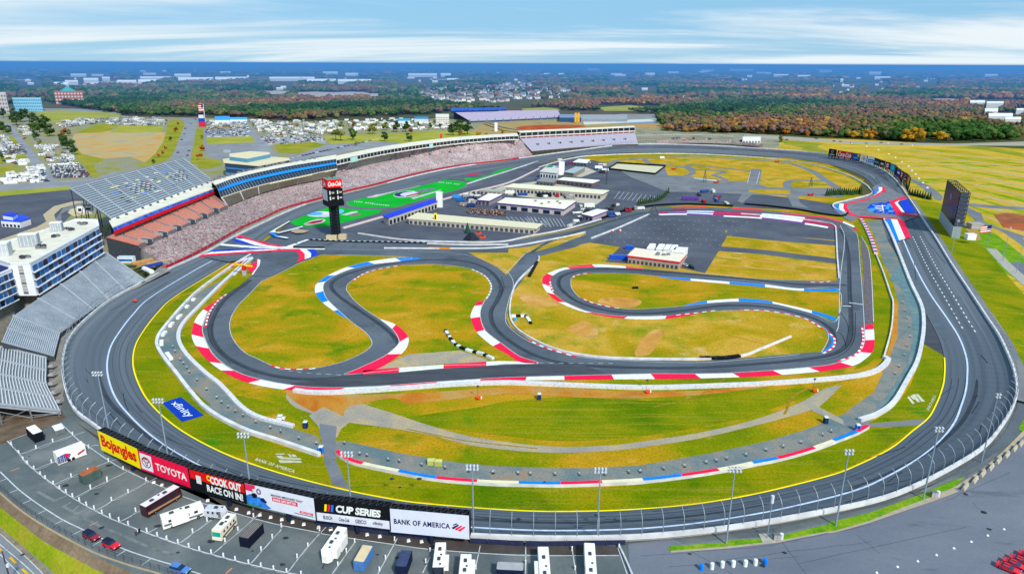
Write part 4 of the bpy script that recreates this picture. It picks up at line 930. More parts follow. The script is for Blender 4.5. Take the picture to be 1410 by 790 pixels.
def steps(front, back, rows, m=40, bench=None, mi_tread=0, mi_riser=1, gap=0.35):
 """terraced surface between two polylines (same count)"""
 mb = MB(); n = len(front)
 for r in range(rows):
  a, b = r/rows, (r+1)/rows
  A = [f.lerp(k, a) for f, k in zip(front, back)]; B = [f.lerp(k, b) for f, k in zip(front, back)]
  dz = [q.z-p.z for p, q in zip(A, B)]
  T0 = [Vector((p.x, p.y, p.z+d)) for p, d in zip(A, dz)]
  mb.strip(T0, B, mi_tread); mb.strip(A, T0, mi_riser)
  if bench is not None:   # raised bench plank at the front of each tread
   K = [t.lerp(q, .1) for t, q in zip(T0, B)]; Q = [t.lerp(q, .45) for t, q in zip(T0, B)]
   up = Vector((0,0,.4)); mb.strip([k+up for k in K],[q+up for q in Q], bench)
   mb.strip([k+up*.7 for k in K],[k+up for k in K], bench)
 return mb
def raised(f, k, t, s_, dz=0.0):
 n = len(f)-1; i = min(int(s_*n), n-1); g = s_*n-i
 a = f[i].lerp(f[i+1], g); b = k[i].lerp(k[i+1], g); p = a.lerp(b, t); p.z += dz
 return p
def aisles(front, back, ss, w, mat, parent, name='aisle', dz=.5, t0=0.0, t1=1.0):
 for s_ in ss:
  a = raised(front, back, t0, s_, dz); b = raised(front, back, t1, s_, dz)
  d = (b-a); h = Vector((-d.y, d.x, 0)).normalized()*w/2
  mb = MB().add([a-h, a+h, b+h, b-h, a-h-Vector((0,0,.5)), a+h-Vector((0,0,.5)), b+h-Vector((0,0,.5)), b-h-Vector((0,0,.5))],[(0,1,2,3),(0,4,5,1),(1,5,6,2),(3,2,6,7),(0,3,7,4)])
  mb.build(name, mat, parent)
def vomitories(front, back, ss, t, size, parent, z=1.0, mat=None, name='vomitory'):
 """dark stair openings with a parapet round them"""
 for s_ in ss:
  a = raised(front, back, t, s_, 0); b = raised(front, back, min(1, t+.05), s_, 0); d = b-a
  rz = math.atan2(d.y, d.x)
  mb = MB(); mb.box(a, (size[1], size[0], z), rz, 0)
  for sd in (-1,1):
   o = Vector((-math.sin(rz), math.cos(rz),0))*sd*size[0]*.55; mb.box(a+o, (size[1]*1.1,.4, z+.5), rz, 1)
  mb.build(name, [mat or M_black, M_grate], parent)
def backwall(back, z0, mat, parent, name='back_wall', extra=0.0):
 mb = MB(); mb.strip([Vector((p.x, p.y, z0)) for p in back],[p+Vector((0,0, extra)) for p in back]); return mb.build(name, mat, parent)
def sidewall(f, k, z0, mat, parent, name='side_wall'):
 return MB().add([(f.x, f.y, z0),(k.x, k.y, z0), tuple(k), tuple(f)],[(0,1,2,3)]).build(name, mat, parent)
def slab(A, B, h):
 """solid roof slab of thickness h below two polylines"""
 dn = Vector((0,0,-h)); mb = MB(); A2 = [a+dn for a in A]; B2 = [b+dn for b in B]
 mb.strip(A, B); mb.strip(B2, A2); mb.strip(A2, A); mb.strip(B, B2)
 mb.add([A[0], B[0], B2[0], A2[0]],[(0,1,2,3)]); mb.add([A[-1], B[-1], B2[-1], A2[-1]],[(0,1,2,3)])
 return mb
# ================= main grandstand, lower bowl =================
g = empty('main_grandstand', G(520,251,0), 'long curved main grandstand of pale pink and grey seats behind the dark red wall', 'grandstand')
ivg = g.matrix_world
def rel(o, parent):           # parts are built in world coordinates; move them under the thing
 o.parent = parent; o.location = -Vector(parent.location); return o
def relall(root):
 for ch in root.children:
  if ch.type == 'MESH' and not ch.get('_r'): ch.location = -Vector(root.location); ch['_r'] = 1
FZ_ = 4.2
m = 70
# west part: brick coloured seats up to the orange tier, then the curve under the suites
f1 = path3([(229,366,FZ_),(281,341,FZ_),(329,314,FZ_),(360,300,FZ_),(391,286,FZ_),(430,275,FZ_),(462,266.5,FZ_)], m=m)
b1 = path3([(191,340,9.5),(255,312,10),(314,285,10),(358,268,10.5),(399,257,11),(443,248,12),(462,242,12.5)], m=m)
steps(f1, b1,22).build('seating', [M_seatB, M_seatA], g)
aisles(f1, b1,[i/11 for i in range(1,11)],.5, flat('#a09490', .8), g)
f2 = path3([(462,266.5,FZ_),(478,262,FZ_),(519,252.5,FZ_),(570,239,FZ_),(621,229,FZ_),(660,224,FZ_),(700,219.5,FZ_),(733,213.5,FZ_)], m=m)
b2 = path3([(462,242,12.5),(480,233,13.5),(519,224,13.5),(560,217,13.5),(621,210,13),(660,206,13),(700,203,13),(724,200,13)], m=m)
c2 = path3([(464,228,19),(487,222.5,20),(519,216,20),(560,208.5,20),(620,201.5,20),(660,198,20),(700,194.5,20),(716,192.5,20)], m=m)
steps(f2, b2,16).build('seating', [M_seatA, M_seatA], g)
steps(b2, c2,12).build('seating', [M_seatC, M_seatA], g)
vomitories(b2, c2,[.06+.094*i for i in range(10)],.08,(2.4,5), g, 1.2, flat('#5c4450', .8))
aisles(b2, c2,[.06+.094*i for i in range(10)],.8, flat('#7c6070', .8), g)
backwall(c2,0, M_conc, g)
f3 = path3([(322,283.5,10.4),(358,268,10.5),(399,257,11),(443,248,12),(462,242,12.5)], m=24)
b3 = path3([(305,272.5,16),(358,256,17),(410,244.5,18),(464,233,19)], m=24)
f3b = path3([(314,285,10.2),(358,267.5,10.6),(399,256.5,11.1),(443,247.5,12.1),(462,241.5,12.6)], m=24)
steps([p+Vector((0,0,.4)) for p in f3b], b3,8).build('seating', [M_seatD, flat('#6c645a', .8)], g)
aisles(f3b, b3,[0,.165,.33,.5,.66,.83,1],1.2, M_grate, g, dz=.7)
sidewall(f1[0], b1[0],0, M_grate, g)
relall(g)
# ================= suites and press box on top =================
g = empty('suite_tower', G(380,260,0), 'curved dark glass suite level with a blue stripe along the top of the grandstand', 'suites')
m = 40
lo = b3 = path3([(305,272.5,16),(358,256,17),(410,244.5,18),(464,233,19)], m=m)
roofF = path3([(297,254.7,26),(331,243,26.5),(399,228.5,27),(463,219,27.5)], m=m)
fac = [Vector((p.x, p.y, q.z)) for p, q in zip(roofF, lo)]
mb = MB(); NB = 6
for r in range(NB):
 a = [p.lerp(q, r/NB) for p, q in zip(lo, roofF)]; b = [p.lerp(q, (r+.82)/NB) for p, q in zip(lo, roofF)]; c = [p.lerp(q, (r+1)/NB) for p, q in zip(lo, roofF)]
 mb.strip(a, b, 0); mb.strip(b, c, 1)
mb.build('facade', [M_dglass, M_dsteel], g)
mb = MB()
for i in range(0, m+1):
 mb.tube([lo[i]+Vector((.2,-.3,0)), roofF[i]+Vector((.2,-.3,0))],.22,4)
mb.build('mullion', M_steel, g)
s1 = [p.lerp(q, .52)+Vector((.8,-.8,0)) for p, q in zip(lo, roofF)]; s2 = [p.lerp(q, .70)+Vector((.8,-.8,0)) for p, q in zip(lo, roofF)]
MB().strip(s1, s2).strip([p-Vector((1,-1,0)) for p in s2], s2).build('stripe', M_bstripe, g)
roofB = path3([(291,250,26.5),(331,238,27),(399,224,27.5),(463,213,28)], m=m)
slab(roofF, roofB, .8).build('roof', M_cmix, g)
MB().strip([Vector((p.x, p.y, 0)) for p in roofB], roofB).build('back_wall', M_dsteel, g)
mb = MB().strip([p-Vector((0,0,.6)) for p in lo],[p+Vector((0,0,.7)) for p in lo]); mb.build('parapet', M_cream, g)
for i in range(34):
 p = roofB[(i+1)*m//36].lerp(roofF[(i+1)*m//36],.1+.2*rnd.random())
 mb = MB().box((p.x-6*rnd.random(), p.y+3*rnd.random(), p.z),(2.2,1.6,1.3), rnd.random()).cyl((p.x-3, p.y+2, p.z),.7,1.0,8); mb.build('roof_unit', M_steel, g)
relall(g)
g = empty('press_box', G(600,215,0), 'long white roofed press box above the pink seats of the grandstand', 'press box')
m = 50
pf = path3([(463,220,27.5),(520,208,27.5),(570,200,27.5),(620,193.5,27.5),(659,190,27.5),(700,187.3,27.5),(714,187,27.5)], m=m)
pb = path3([(463,214.5,28),(520,203,28),(570,195.5,28),(620,189.5,28),(659,186.5,28),(700,184,28),(712,183.5,28)], m=m)
slab(pf, pb, .7).build('roof', M_cmix, g)
p1 = [p-Vector((0,0,.7)) for p in pf]; p2 = [p-Vector((0,0,4.2)) for p in pf]; p3_ = [p-Vector((0,0,5.4)) for p in pf]
MB().strip(p2, p1).build('window_band', M_dglass, g); MB().strip(p3_, p2).build('parapet', M_cmix, g)
for i in range(0, m+1):
 MB().tube([p2[i], p1[i]],.25,4).build('mullion', M_cmix, g)
for i in range(0, m+1,2):
 q = c2[min(len(c2)-1, int(i/m*70))]; MB().tube([q, p3_[i]],.35,5).build('column', M_cmix, g)
for a, b in ((4,7),(27,29)):
 MB().strip([p-Vector((0,.5,.5)) for p in p3_[a:b]],[p-Vector((0,.5,.3)) for p in p1[a:b]]).build('window_bay', flat('#a8d8cc', .3), g)
MB().strip([Vector((p.x, p.y, 0)) for p in pb], pb).build('back_wall', M_conc, g)
relall(g)
# ================= far section =================
g = empty('turn_grandstand', G(800,200,0), 'far grandstand section of pale grey seats under a straight white roof', 'grandstand')
m = 40
f4 = path3([(732,208.5,8),(760,206,8),(805,202.5,8),(850,199.5,8),(879,198.8,8)], m=m); k4 = path3([(716,191,20),(760,188.5,20),(805,186.5,20),(850,184,20),(874,183,20)], m=m)
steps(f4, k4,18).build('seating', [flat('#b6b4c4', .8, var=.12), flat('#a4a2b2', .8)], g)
vomitories(f4, k4,[.1+.1*i for i in range(9)],.45,(2.6,5), g, 1.2, M_dsteel)
MB().strip([Vector((p.x, p.y, 3)) for p in f4], f4).build('front_wall', flat('#4a4438', .9), g)
r1 = [p+Vector((0,0,8.5)) for p in k4]; off = [(k-f).normalized() for f, k in zip(f4, k4)]
r2 = [p+Vector((o_.x*12, o_.y*12,0.5)) for p, o_ in zip(r1, off)]
slab(r1, r2,.9).build('roof', M_cmix, g)
w0 = [p+Vector((0,0,3.2)) for p in k4]; MB().strip(w0,[p-Vector((0,0,.9)) for p in r1]).build('window_band', M_dglass, g)
MB().strip([p-Vector((0,0,1.3)) for p in w0], w0).build('parapet', M_cmix, g); MB().strip(k4,[p-Vector((0,0,1.3)) for p in w0]).build('back_rail', flat('#7c3844', .8), g)
for i in range(0, m+1,2): MB().tube([k4[i], r1[i]],.4,5).build('column', M_cmix, g)
MB().strip([Vector((p.x, p.y, 0)) for p in r2], r2).build('back_wall', M_conc, g); sidewall(f4[-1], k4[-1],0, M_dsteel, g)
relall(g)
# ================= orange tier with red beam =================
g = empty('orange_grandstand', G(250,320,0), 'orange seated grandstand tier below a long red beam and cream walkway', 'grandstand')
m = 30
f5 = path3([(191.5,339,11),(212,330,11),(255,311,11),(314,284,11.5)], m=m); k5 = path3([(146,327,15),(180,311.5,15),(220,295,15),(293.6,267.5,15.5)], m=m)
steps(f5, k5,13, bench=2).build('seating', [M_orng, flat('#c86848', .8), flat('#c4b8ae', .6)], g)
aisles(f5, k5,[.07,.22,.37,.53,.68,.83,.97],.8, M_steel, g, dz=.7)
vomitories(f5, k5,[.075,.225,.375,.53,.68,.83],.06,(3.6,6.5), g, 1.6, M_dsteel)
MB().strip([p-Vector((0,0,1.4)) for p in f5],[p+Vector((0,0,1.0)) for p in f5]).build('front_rail', M_steel, g)
bm_ = path3([(157,320.5,18),(222,293.5,18),(296,264.5,18)], m=m)
MB().strip([p-Vector((0,0,1.2)) for p in bm_],[p+Vector((0,0,1.0)) for p in bm_]).build('red_beam', flat('#d81828', .6, var=.1), g)
dk = path3([(155,314,20.5),(222,287,20.5),(297,259.5,20.5)], m=m)
MB().strip([p+Vector((0,0,1.0)) for p in bm_], dk).build('blue_seating', M_deckblue, g)
for i in range(1, m, 2): MB().tube([bm_[i]+Vector((0,0,1.1)), dk[i]+Vector((0,0,.1))],.18,4).build('divider', M_steel, g)
wk = path3([(136,306,21),(158,304.6,21),(222,276.5,21),(291,251.5,21)], m=m)
wk = path3([(150,304.5,21),(222,276,21),(291,251.5,21)], m=m)
slab([p+Vector((0,0,.6)) for p in dk],[p+Vector((0,0,.4)) for p in wk],.9).build('walkway_roof', M_cmix, g)
for i in range(1,12):
 a = raised(f5, k5,.72, i/12,0); b = bm_[int(i/12*m)]-Vector((0,0,1)); MB().tube([a, b],.3,5).build('column', M_dsteel, g)
MB().strip([Vector((p.x, p.y, 0)) for p in wk], wk).build('back_wall', M_dsteel, g)
sidewall(f5[0], k5[0],0, M_dsteel, g)
relall(g)
# ================= upper deck of bare aluminium benches =================
g = empty('upper_deck', G(190,262,0), 'big tilted grandstand deck of grey metal benches on dark steel legs', 'grandstand')
m = 8
fd = path3([(153,301,22.5),(291,248.5,22.5)], m=m*4); kd = path3([(96,259.5,33),(252,218.5,33)], m=m*4)
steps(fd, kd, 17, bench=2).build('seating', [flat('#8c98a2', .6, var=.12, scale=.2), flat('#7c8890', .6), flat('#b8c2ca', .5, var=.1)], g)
aisles(fd, kd, [0,.115,.25,.385,.52,.655,.79,.90,1],1.1, M_alu2, g, dz=.75)
MB().strip([p-Vector((0,0,2.4)) for p in fd], fd).build('front_wall', M_whitew, g)
for i in range(14):
 p = raised(fd, kd, 0,(i+.7)/14.5,-2.2); MB().box((p.x+.6, p.y-.8, p.z),(1.6,1,2.0),.4).build('doorway', M_dsteel, g)
for i in range(13):
 for t in (.33,.66,.97):
  a = raised(fd, kd, t, i/12,-.2); MB().tube([(a.x, a.y, 0), a],.35,5).build('leg', M_dsteel, g)
for t in (.33,.66,.97):
 for s_ in (0,.5,1):
  a = raised(fd, kd, t, s_*.999,-1.5); b = raised(fd, kd, max(0, t-.33), s_*.999,-1.5); MB().tube([(a.x, a.y, 4), b],.22,4).tube([(a.x, a.y, a.z*.55),(b.x, b.y, b.z*.55)],.2,4).build('brace', M_dsteel, g)
A = raised(fd, kd, 1,0,0); B = raised(fd, kd, 1,.999,0)
MB().strip([A, B],[A+Vector((0,0,1.4)), B+Vector((0,0,1.4))]).build('back_rail', M_alu2, g)
MB().add([fd[0], kd[0], kd[0]-Vector((0,0,1)), fd[0]-Vector((0,0,1))],[(0,1,2,3)]).build('side_beam', M_alu2, g)
cols = [flat('#c4ccd2', .6), flat('#4c5660', .6), M_blue, M_yel, M_white, M_black, flat('#b05060')]
k = 0
for cx_, cy_, nx, ny in ((.42,.52,8,6),(.80,.42,8,6)):
 for a in range(nx):
  for b in range(ny):
   if rnd.random() < .3: continue
   p = raised(fd, kd, .3+b/17, cx_-.10+.022*a, .7); MB().box(p, (2.2,.9,.5),.45).build('seat_cover', cols[(a+b) % 2], g); k += 1
for a in range(34):
 p = raised(fd, kd, .15+.6*rnd.random(),.15+.6*rnd.random(),.5); MB().box(p, (3.0,.8,.35),.45).build('seat_cover', cols[2+rnd.randrange(5)], g)
relall(g)
# ================= lower left bleachers =================
g = empty('grey_bleachers', G(110,410,0), 'wide grey metal bleachers below the white building with blue windows', 'bleachers')
f6 = path3([(202,388,4.5),(184,392,4.5),(166,402,4.8),(143,416.5,5),(112,438.5,5.6),(83,460,6)], m=26); k6 = path3([(142,346,13.5),(122.5,366,14),(90,388,14.5),(60,407,15),(35,424,15),(18,436,15)], m=26)
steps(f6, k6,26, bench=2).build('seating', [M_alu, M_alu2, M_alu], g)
aisles(f6, k6,[.001,.2,.4,.6,.8,.999],.9, M_alu2, g, dz=.7)
MB().strip([Vector((p.x, p.y, 2)) for p in f6],[p+Vector((0,0,.4)) for p in f6]).build('front_wall', M_dsteel, g)
f7 = path3([(83,460,6),(79,475,6),(75,491,6.2)], m=8); k7 = path3([(18,436,15),(10,453,15),(2,471,15)], m=8)
steps(f7, k7,26, bench=2).build('seating', [M_alu, M_alu2, M_alu], g)
MB().strip([Vector((p.x, p.y, 2)) for p in f7],[p+Vector((0,0,.2)) for p in f7]).build('front_wall', M_dsteel, g)
aisles(f7, k7,[.001,.5,.999],.8, M_alu2, g, dz=.7)
sidewall(f6[0], k6[0],0, M_dsteel, g); sidewall(f7[-1], k7[-1],0, M_dsteel, g)
relall(g)
g = empty('white_bleachers', G(40,530, LOT), 'pale striped metal bleachers on open steel legs above the motorhome lot', 'bleachers')
f8 = path3([(64.5,494,7),(64.5,512,7),(64.5,529,7.2),(74,548,7.4),(84,567,7.6)], m=12); k8 = path3([(-70,462,18),(-78,490,18),(-86,512,18),(-92,530,18),(-98,548,18)], m=12)
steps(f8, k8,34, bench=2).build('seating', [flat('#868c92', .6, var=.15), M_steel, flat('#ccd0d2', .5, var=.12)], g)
aisles(f8, k8,[.001,.25,.5,.75,.999],.8, M_alu2, g, dz=.8)
for s_ in (0,.3,.6,.999):
 for t in (.02,.25,.5,.75,.98):
  a = raised(f8, k8, t, s_, -.3); MB().tube([(a.x, a.y, LOT), a],.28,5).build('leg', M_steel, g)
  if t > .1:
   b = raised(f8, k8, t-.24, s_, -.3); MB().tube([(a.x, a.y, LOT+1), b],.12,4).tube([a-Vector((0,0,2)),(b.x, b.y, LOT+1)],.12,4).build('brace', M_steel, g)
MB().add([f8[-1], k8[-1], k8[-1]-Vector((0,0,.8)), f8[-1]-Vector((0,0,.8))],[(0,1,2,3)]).build('side_beam', M_alu2, g)
for i in range(5):
 p = f8[1+2*i]; MB().box((p.x+1.5, p.y, p.z-1.4),(2.6,2.2,.3),0).box((p.x+2.6, p.y, p.z-1.4),(.2,2.2,1.2),0).build('landing', M_grate, g)
relall(g)
# ================= white apartment buildings with blue windows =================
def condo(name, label, roof, zt, zb, floors, bays, faces, roofcol=M_cmix):
 """roof = photo outline at height zt (first two points: the glazed front edge)"""
 pts = [G(u, v, zt) for u, v in roof]; c = sum(pts, Vector())/len(pts)
 g = empty(name, (c.x, c.y, 0), label, 'building')
 MB().prism([(p.x, p.y, zb) for p in pts], zt-zb).build('wall', M_whitew, g)
 rp = [c+(p-c)*.97 for p in pts]; MB().poly([(p.x, p.y, zt+.05) for p in rp]).build('roof', roofcol, g)
 mbp = MB()
 for a, b in zip(pts, pts[1:]+pts[:1]):
  A, B = ribbon([a, b],.5); mbp.strip([x+Vector((0,0,.7)) for x in A],[x+Vector((0,0,.7)) for x in B]); mbp.strip(A, [x+Vector((0,0,.7)) for x in A]); mbp.strip([x+Vector((0,0,.7)) for x in B], B)
 mbp.build('parapet', M_whitew, g)
 for i, j, nb, mode in faces:
  a, b = pts[i], pts[j]; d = (b-a); L = d.length; d.normalize(); nrm = Vector((d.y, -d.x, 0))
  if nrm.dot(c-a) > 0: nrm = -nrm
  fh = (zt-zb)/(floors+.25)
  for f in range(floors):
   z0 = zb+.35+f*fh
   for k in range(nb):
    s0 = .012*L+(k+.03)*L*.976/nb; s1 = .012*L+(k+.97)*L*.976/nb; bow = .5+.35*math.sin(k*1.3+f)
    o = nrm*(.12+bow*(.5 if mode else 0)); 
    q = [a+d*s0+o, a+d*s1+o, a+d*s1+o, a+d*s0+o]
    v = [(q[0].x, q[0].y, z0),(q[1].x, q[1].y, z0),(q[2].x, q[2].y, z0+fh*.82),(q[3].x, q[3].y, z0+fh*.82)]
    dark = (k*7+f*3) % 5 < 2
    w = MB().add(v, [(0,1,2,3)]).build('window', M_dglass if dark else M_bglass, g)
    mbm = MB()
    for r in range(1,4):
     e = a+d*(s0+(s1-s0)*r/4)+o+nrm*.08; mbm.box((e.x, e.y, z0),(.12,.12, fh*.82),0)
    mm = mbm.build('frame', M_dglass if dark else M_dsteel, w)
   e0 = a+nrm*.05; e1 = b+nrm*.05
   A = [e0+nrm*.9*mode, e1+nrm*.9*mode]
   MB().add([(A[0].x, A[0].y, z0-.45),(A[1].x, A[1].y, z0-.45),(A[1].x, A[1].y, z0),(A[0].x, A[0].y, z0),(a.x, a.y, z0),(b.x, b.y, z0)],[(0,1,2,3),(3,2,5,4)]).build('balcony', M_whitew, g)
 return g, pts, c
g, pts, c = condo('apartment_building', 'white apartment building with rows of blue windows overlooking the grey bleachers', [(136,311.5),(41,363.4),(14.5,363.5),(-30,350),(-30,345),(60,318),(104,303),(134,303.5)],30,15.2,4,16,[(0,1,16,1)])
cols_ = pts[0], pts[1]
for i in range(13):
 p = cols_[0].lerp(cols_[1],(i+.3)/13)+Vector((2.2,-.8,0)); MB().box((p.x-4, p.y+1.5,0),(.7,.7,15.2),.3).build('column', M_grate, g)
MB().prism([(p.x, p.y, 0) for p in [c+(q-c)*.86 for q in pts]],15).build('base', M_conc, g)
d = (pts[0]-pts[1]).normalized()
lp = G(29,371,30); 
gl = pts[1].lerp(pts[2],.5); nn = (pts[2]-pts[1]).normalized(); n2 = Vector((nn.y, -nn.x, 0)); n2 = n2 if n2.dot(gl-c) > 0 else -n2
for f in range(9):
 a_ = gl-nn*.9+n2*.06; b_ = gl+nn*1.3+n2*.06; z0 = 16+f*1.5
 MB().add([(a_.x, a_.y, z0),(b_.x, b_.y, z0),(b_.x, b_.y, z0+1.25),(a_.x, a_.y, z0+1.25)],[(0,1,2,3)]).build('window', M_grate if f % 3 else M_steel, g)
for (u, v) in ((34,356),(56,341),(79,327),(97,316.5),(114,308.5)):
 for k in range(6):
  p = G(u+rnd.uniform(-6,6), v+rnd.uniform(-1.5,1.5),30); MB().box((p.x, p.y, 30),(1.8,1.4,1.1),.3).cyl((p.x, p.y, 31.1),.5,.25,8).build('roof_unit', M_dsteel if k % 2 else M_steel, g)
relall(g)
for o_ in g.children:
 for w in o_.children: w.location = (0,0,0)
def tower_block(label, px, z0, h, size, mat, rz=.35):
 p = G(*px, z0); t = MB().box((0,0,0),(size[0], size[1], h),0).box((0,0, h),(size[0]*.96, size[1]*.96,.3),0,1)
 for k in range(-2,3): t.box((k*size[0]/5,-size[1]/2-.05,.5),(.12,.12, h-1),0,1)
 o_ = t.build('stair_tower', [mat, M_whitew], None); o_.location = p; o_.rotation_euler.z = rz; return tag(o_, label, 'stair tower')
tower_block('grey stair tower behind the white apartment building, left of the other one', (42,339),30,6,(8,4.5), flat('#a0a8ae', .6))
tower_block('smaller grey stair tower at the back of the apartment roof near the upper deck', (79,318),30,4.5,(5.5,4), flat('#a0a8ae', .6))
tower_block('pale stair tower at the left picture edge', (2,352),30,6,(8,6), flat('#b8bcc0', .6))
g, pts, c = condo('apartment_building', 'second white apartment building with blue windows cut off by the left picture edge', [(15.5,371),(-70,408),(-120,395),(-110,372),(-20,363),(8,362)],28,14,4,12,[(0,1,13,.6)], roofcol=M_navy)
MB().prism([(p.x, p.y, 0) for p in [c+(q-c)*.85 for q in pts]],14).build('base', M_conc, g)
relall(g)
for o_ in g.children:
 for w in o_.children: w.location = (0,0,0)
# ground outside the frontstretch: service zone between walls and stands
struct('concourse', MB().poly(pg([(84,568),(100,572),(136,600),(120,610),(60,590),(60,490),(75,490),(83,458),(112,436),(143,413),(166,398),(200,383),(222,366),(235,372),(163,410),(105,458),(90,480),(86,510),(95,550)],4.4)), flat('#8c8880', .95, var=.25, scale=.2))
M_fieldg = ground_mat('field_green', [(.3, '#7c8c2c'),(.5, '#98983c'),(.7, '#a89c50')], scale=.02, rough=1, fine=.12)
M_yg = ground_mat('grass_lawn', [(.3, '#6c8018'),(.5, '#8a8a2a'),(.7, '#a09040')], scale=.03, rough=1, fine=.15)
M_tan = ground_mat('gravel_lot', [(.28, '#8e9080'),(.42, '#ac9c78'),(.55, '#b8965c'),(.75, '#b08044')], scale=.018, rough=1, dist=1.2, fine=.08)
M_dustlot = ground_mat('dust_lot', [(.3, '#7c7e78'),(.45, '#8c887a'),(.58, '#8a8a50'),(.7, '#7c8838')], scale=.03, rough=1, fine=.1)
ZL = (0,60,3.917); ZC = (340,60,3.917); ZR = (690,60,3.917); ZRR = (1050,60,3.917); ZA = (0,210,3.917)
def sh(name, z0, pts, z, mat, n=0): return sheet(name, Zm(*z0, pts), z, mat, n)
sh('lot_ground', ZL, [(-400,340),(0,350),(250,350),(420,355),(700,395),(1330,405),(1500,425),(1900,415),(2100,420),(2600,390),(3600,400),(3700,470),(3400,520),(2700,470),(2400,620),(1400,700),(1300,900),(400,1400),(-300,1500)],.02, M_dustlot)
sh('field', ZL, [(200,362),(330,357),(600,370),(655,388),(560,405),(400,412),(310,425),(240,405)],.05, M_fieldg, 3)
sh('road', ZL, [(200,350),(420,352),(640,372),(655,380),(600,374),(330,360),(210,366)],.07, M_road)
sh('gravel_lot', ZL, [(400,490),(560,470),(870,478),(895,492),(880,540),(840,600),(780,640),(740,690),(650,760),(560,760),(520,700),(540,640),(440,595),(405,540)],.05, M_tan, 2)
sh('gravel_lot', ZL, [(560,620),(700,610),(780,640),(740,690),(700,760),(540,760),(520,680)],.07, M_dustlot)
sh('lawn', ZL, [(400,486),(470,455),(560,430),(640,434),(590,470),(540,480)],.06, M_yg); sh('lawn', ZL, [(590,480),(650,442),(760,440),(885,450),(868,480),(740,482)],.06, M_fieldg)
sh('lawn', ZL, [(405,560),(440,595),(545,620),(590,622),(560,640),(500,640),(520,690),(580,700),(570,720),(500,720),(440,640),(410,600)],.06, M_yg)
sh('verge', ZL, [(905,425),(940,410),(1000,418),(985,460),(960,530),(930,600),(880,640),(740,670),(790,640),(840,590),(880,530),(895,480)],.08, M_yg)
sh('road', ZL, [(975,400),(1065,405),(1055,470),(1040,530),(1022,660),(915,660),(960,530),(1000,440)],.1, M_road)
sh('verge', ZL, [(1060,460),(1095,462),(1100,540),(1085,600),(1085,650),(1025,650),(1045,560)],.09, M_yg)
sh('parking_lot', ZL, [(1095,465),(1340,458),(1420,560),(1480,640),(1300,660),(1150,620),(1105,590)],.07, flat('#84868a', .9, var=.15, scale=.05)); sh('lawn', ZL, [(1110,508),(1355,500),(1382,533),(1120,545)],.11, M_fieldg)
sh('lawn', ZL, [(1065,650),(1090,615),(1200,635),(1198,655),(1130,675),(1065,672)],.11, M_yg)
for x in range(6): line(Zm(*ZL, [(1130+36*x,462),(1140+37*x,500)]), w=.8, z=.13, name='stall_line')
sh('road', ZC, [(-20,430),(10,430),(120,560),(160,600),(240,690),(100,690),(30,570)],.1, M_road); sh('parking_lot', ZC, [(60,505),(390,500),(430,525),(420,545),(350,530),(160,540),(110,560)],.08, flat('#96989a', .9, var=.12, scale=.05))
sh('lawn', ZC, [(150,545),(360,530),(440,548),(500,580),(470,590),(330,595),(170,590)],.09, M_yg); sh('lawn', ZC, [(410,500),(640,492),(900,480),(1010,470),(1180,475),(1300,490),(1200,510),(900,545),(760,545),(600,560),(520,580),(450,540)],.09, M_fieldg)
sh('road', ZC, [(430,545),(700,530),(900,540),(980,530),(960,545),(700,560),(560,580),(240,640),(140,690),(0,760),(0,700),(200,620)],.1, M_road)
sh('road', ZL, [(20,430),(60,430),(110,500),(200,610),(310,745),(240,750),(150,620),(80,510)],.1, M_road)
sh('road', ZA, [(-300,200),(0,175),(370,150),(520,140),(620,100),(640,130),(500,160),(400,180),(0,208),(-300,240)],.1, M_road)
sh('verge', ZA, [(-300,240),(0,208),(400,180),(385,200),(0,236),(-300,270)],.09, M_fieldg)
sh('parking_lot', ZA, [(-300,270),(0,236),(385,200),(460,260),(420,300),(300,420),(0,480),(-300,560)],.08, M_asph_dk)
sh('pavement', ZA, [(200,400),(250,372),(232,335),(290,290),(400,262),(470,262),(330,300),(292,335),(300,362),(330,380),(200,430),(0,500),(0,470)],.12, flat('#b8a888', .9, var=.15)); sh('pavement', ZA, [(365,325),(380,305),(450,290),(500,330),(400,345)],.12, flat('#c8b890', .9, var=.15))
sh('road', ZA, [(340,300),(440,270),(520,280),(400,300),(330,330),(330,370),(400,420),(0,560),(0,520),(270,400),(300,360)],.11, M_apron)
for p_ in ([(0,620),(40,605),(80,640),(0,650)],[(40,595),(170,590),(190,620),(110,640)],[(0,665),(60,660),(115,700),(0,705)],[(140,660),(190,655),(200,670),(150,675)],[(200,590),(330,600),(300,620),(220,610)],[(50,500),(100,510),(120,560),(60,540)]):
 sh('lawn', ZL, p_, .06, M_yg)
# around the dirt track and the drag strip
sh('field', (600,140,4.7),[(300,150),(470,125),(1000,120),(1420,120),(1420,230),(1180,165),(900,170),(600,205),(500,215),(200,220)],.05, ground_mat('dry_ground', [(.3, '#8c7c50'),(.5, '#a48c60'),(.7, '#949054')], scale=.03, rough=1))
sh('dirt_oval', (600,140,4.7),[(510,170),(560,158),(700,150),(870,150),(965,155),(968,163),(850,175),(640,185),(540,182)],.09, ground_mat('red_clay', [(.3, '#94402c'),(.5, '#a44c30'),(.7, '#b4683c')], scale=.05, rough=1))
sh('drag_strip', ZR, [(440,420),(730,410),(1205,393),(1205,403),(740,424),(450,438)],.1, flat('#c8c8c4', .9, var=.08)); sh('drag_strip', ZR, [(530,428),(740,426),(1030,412),(1020,424),(640,436)],.08, flat('#6c8ca0', .8, var=.1))
sh('field', ZR, [(430,400),(650,380),(880,383),(1200,378),(1200,392),(730,409),(440,418)],.06, flat('#8a8c88', .9, var=.2, scale=.02)); sh('field', ZR, [(110,352),(230,345),(310,352),(320,362),(120,362)],.06, M_fieldg); sh('field', ZR, [(520,345),(700,333),(830,350),(860,362),(560,364)],.06, M_fieldg)
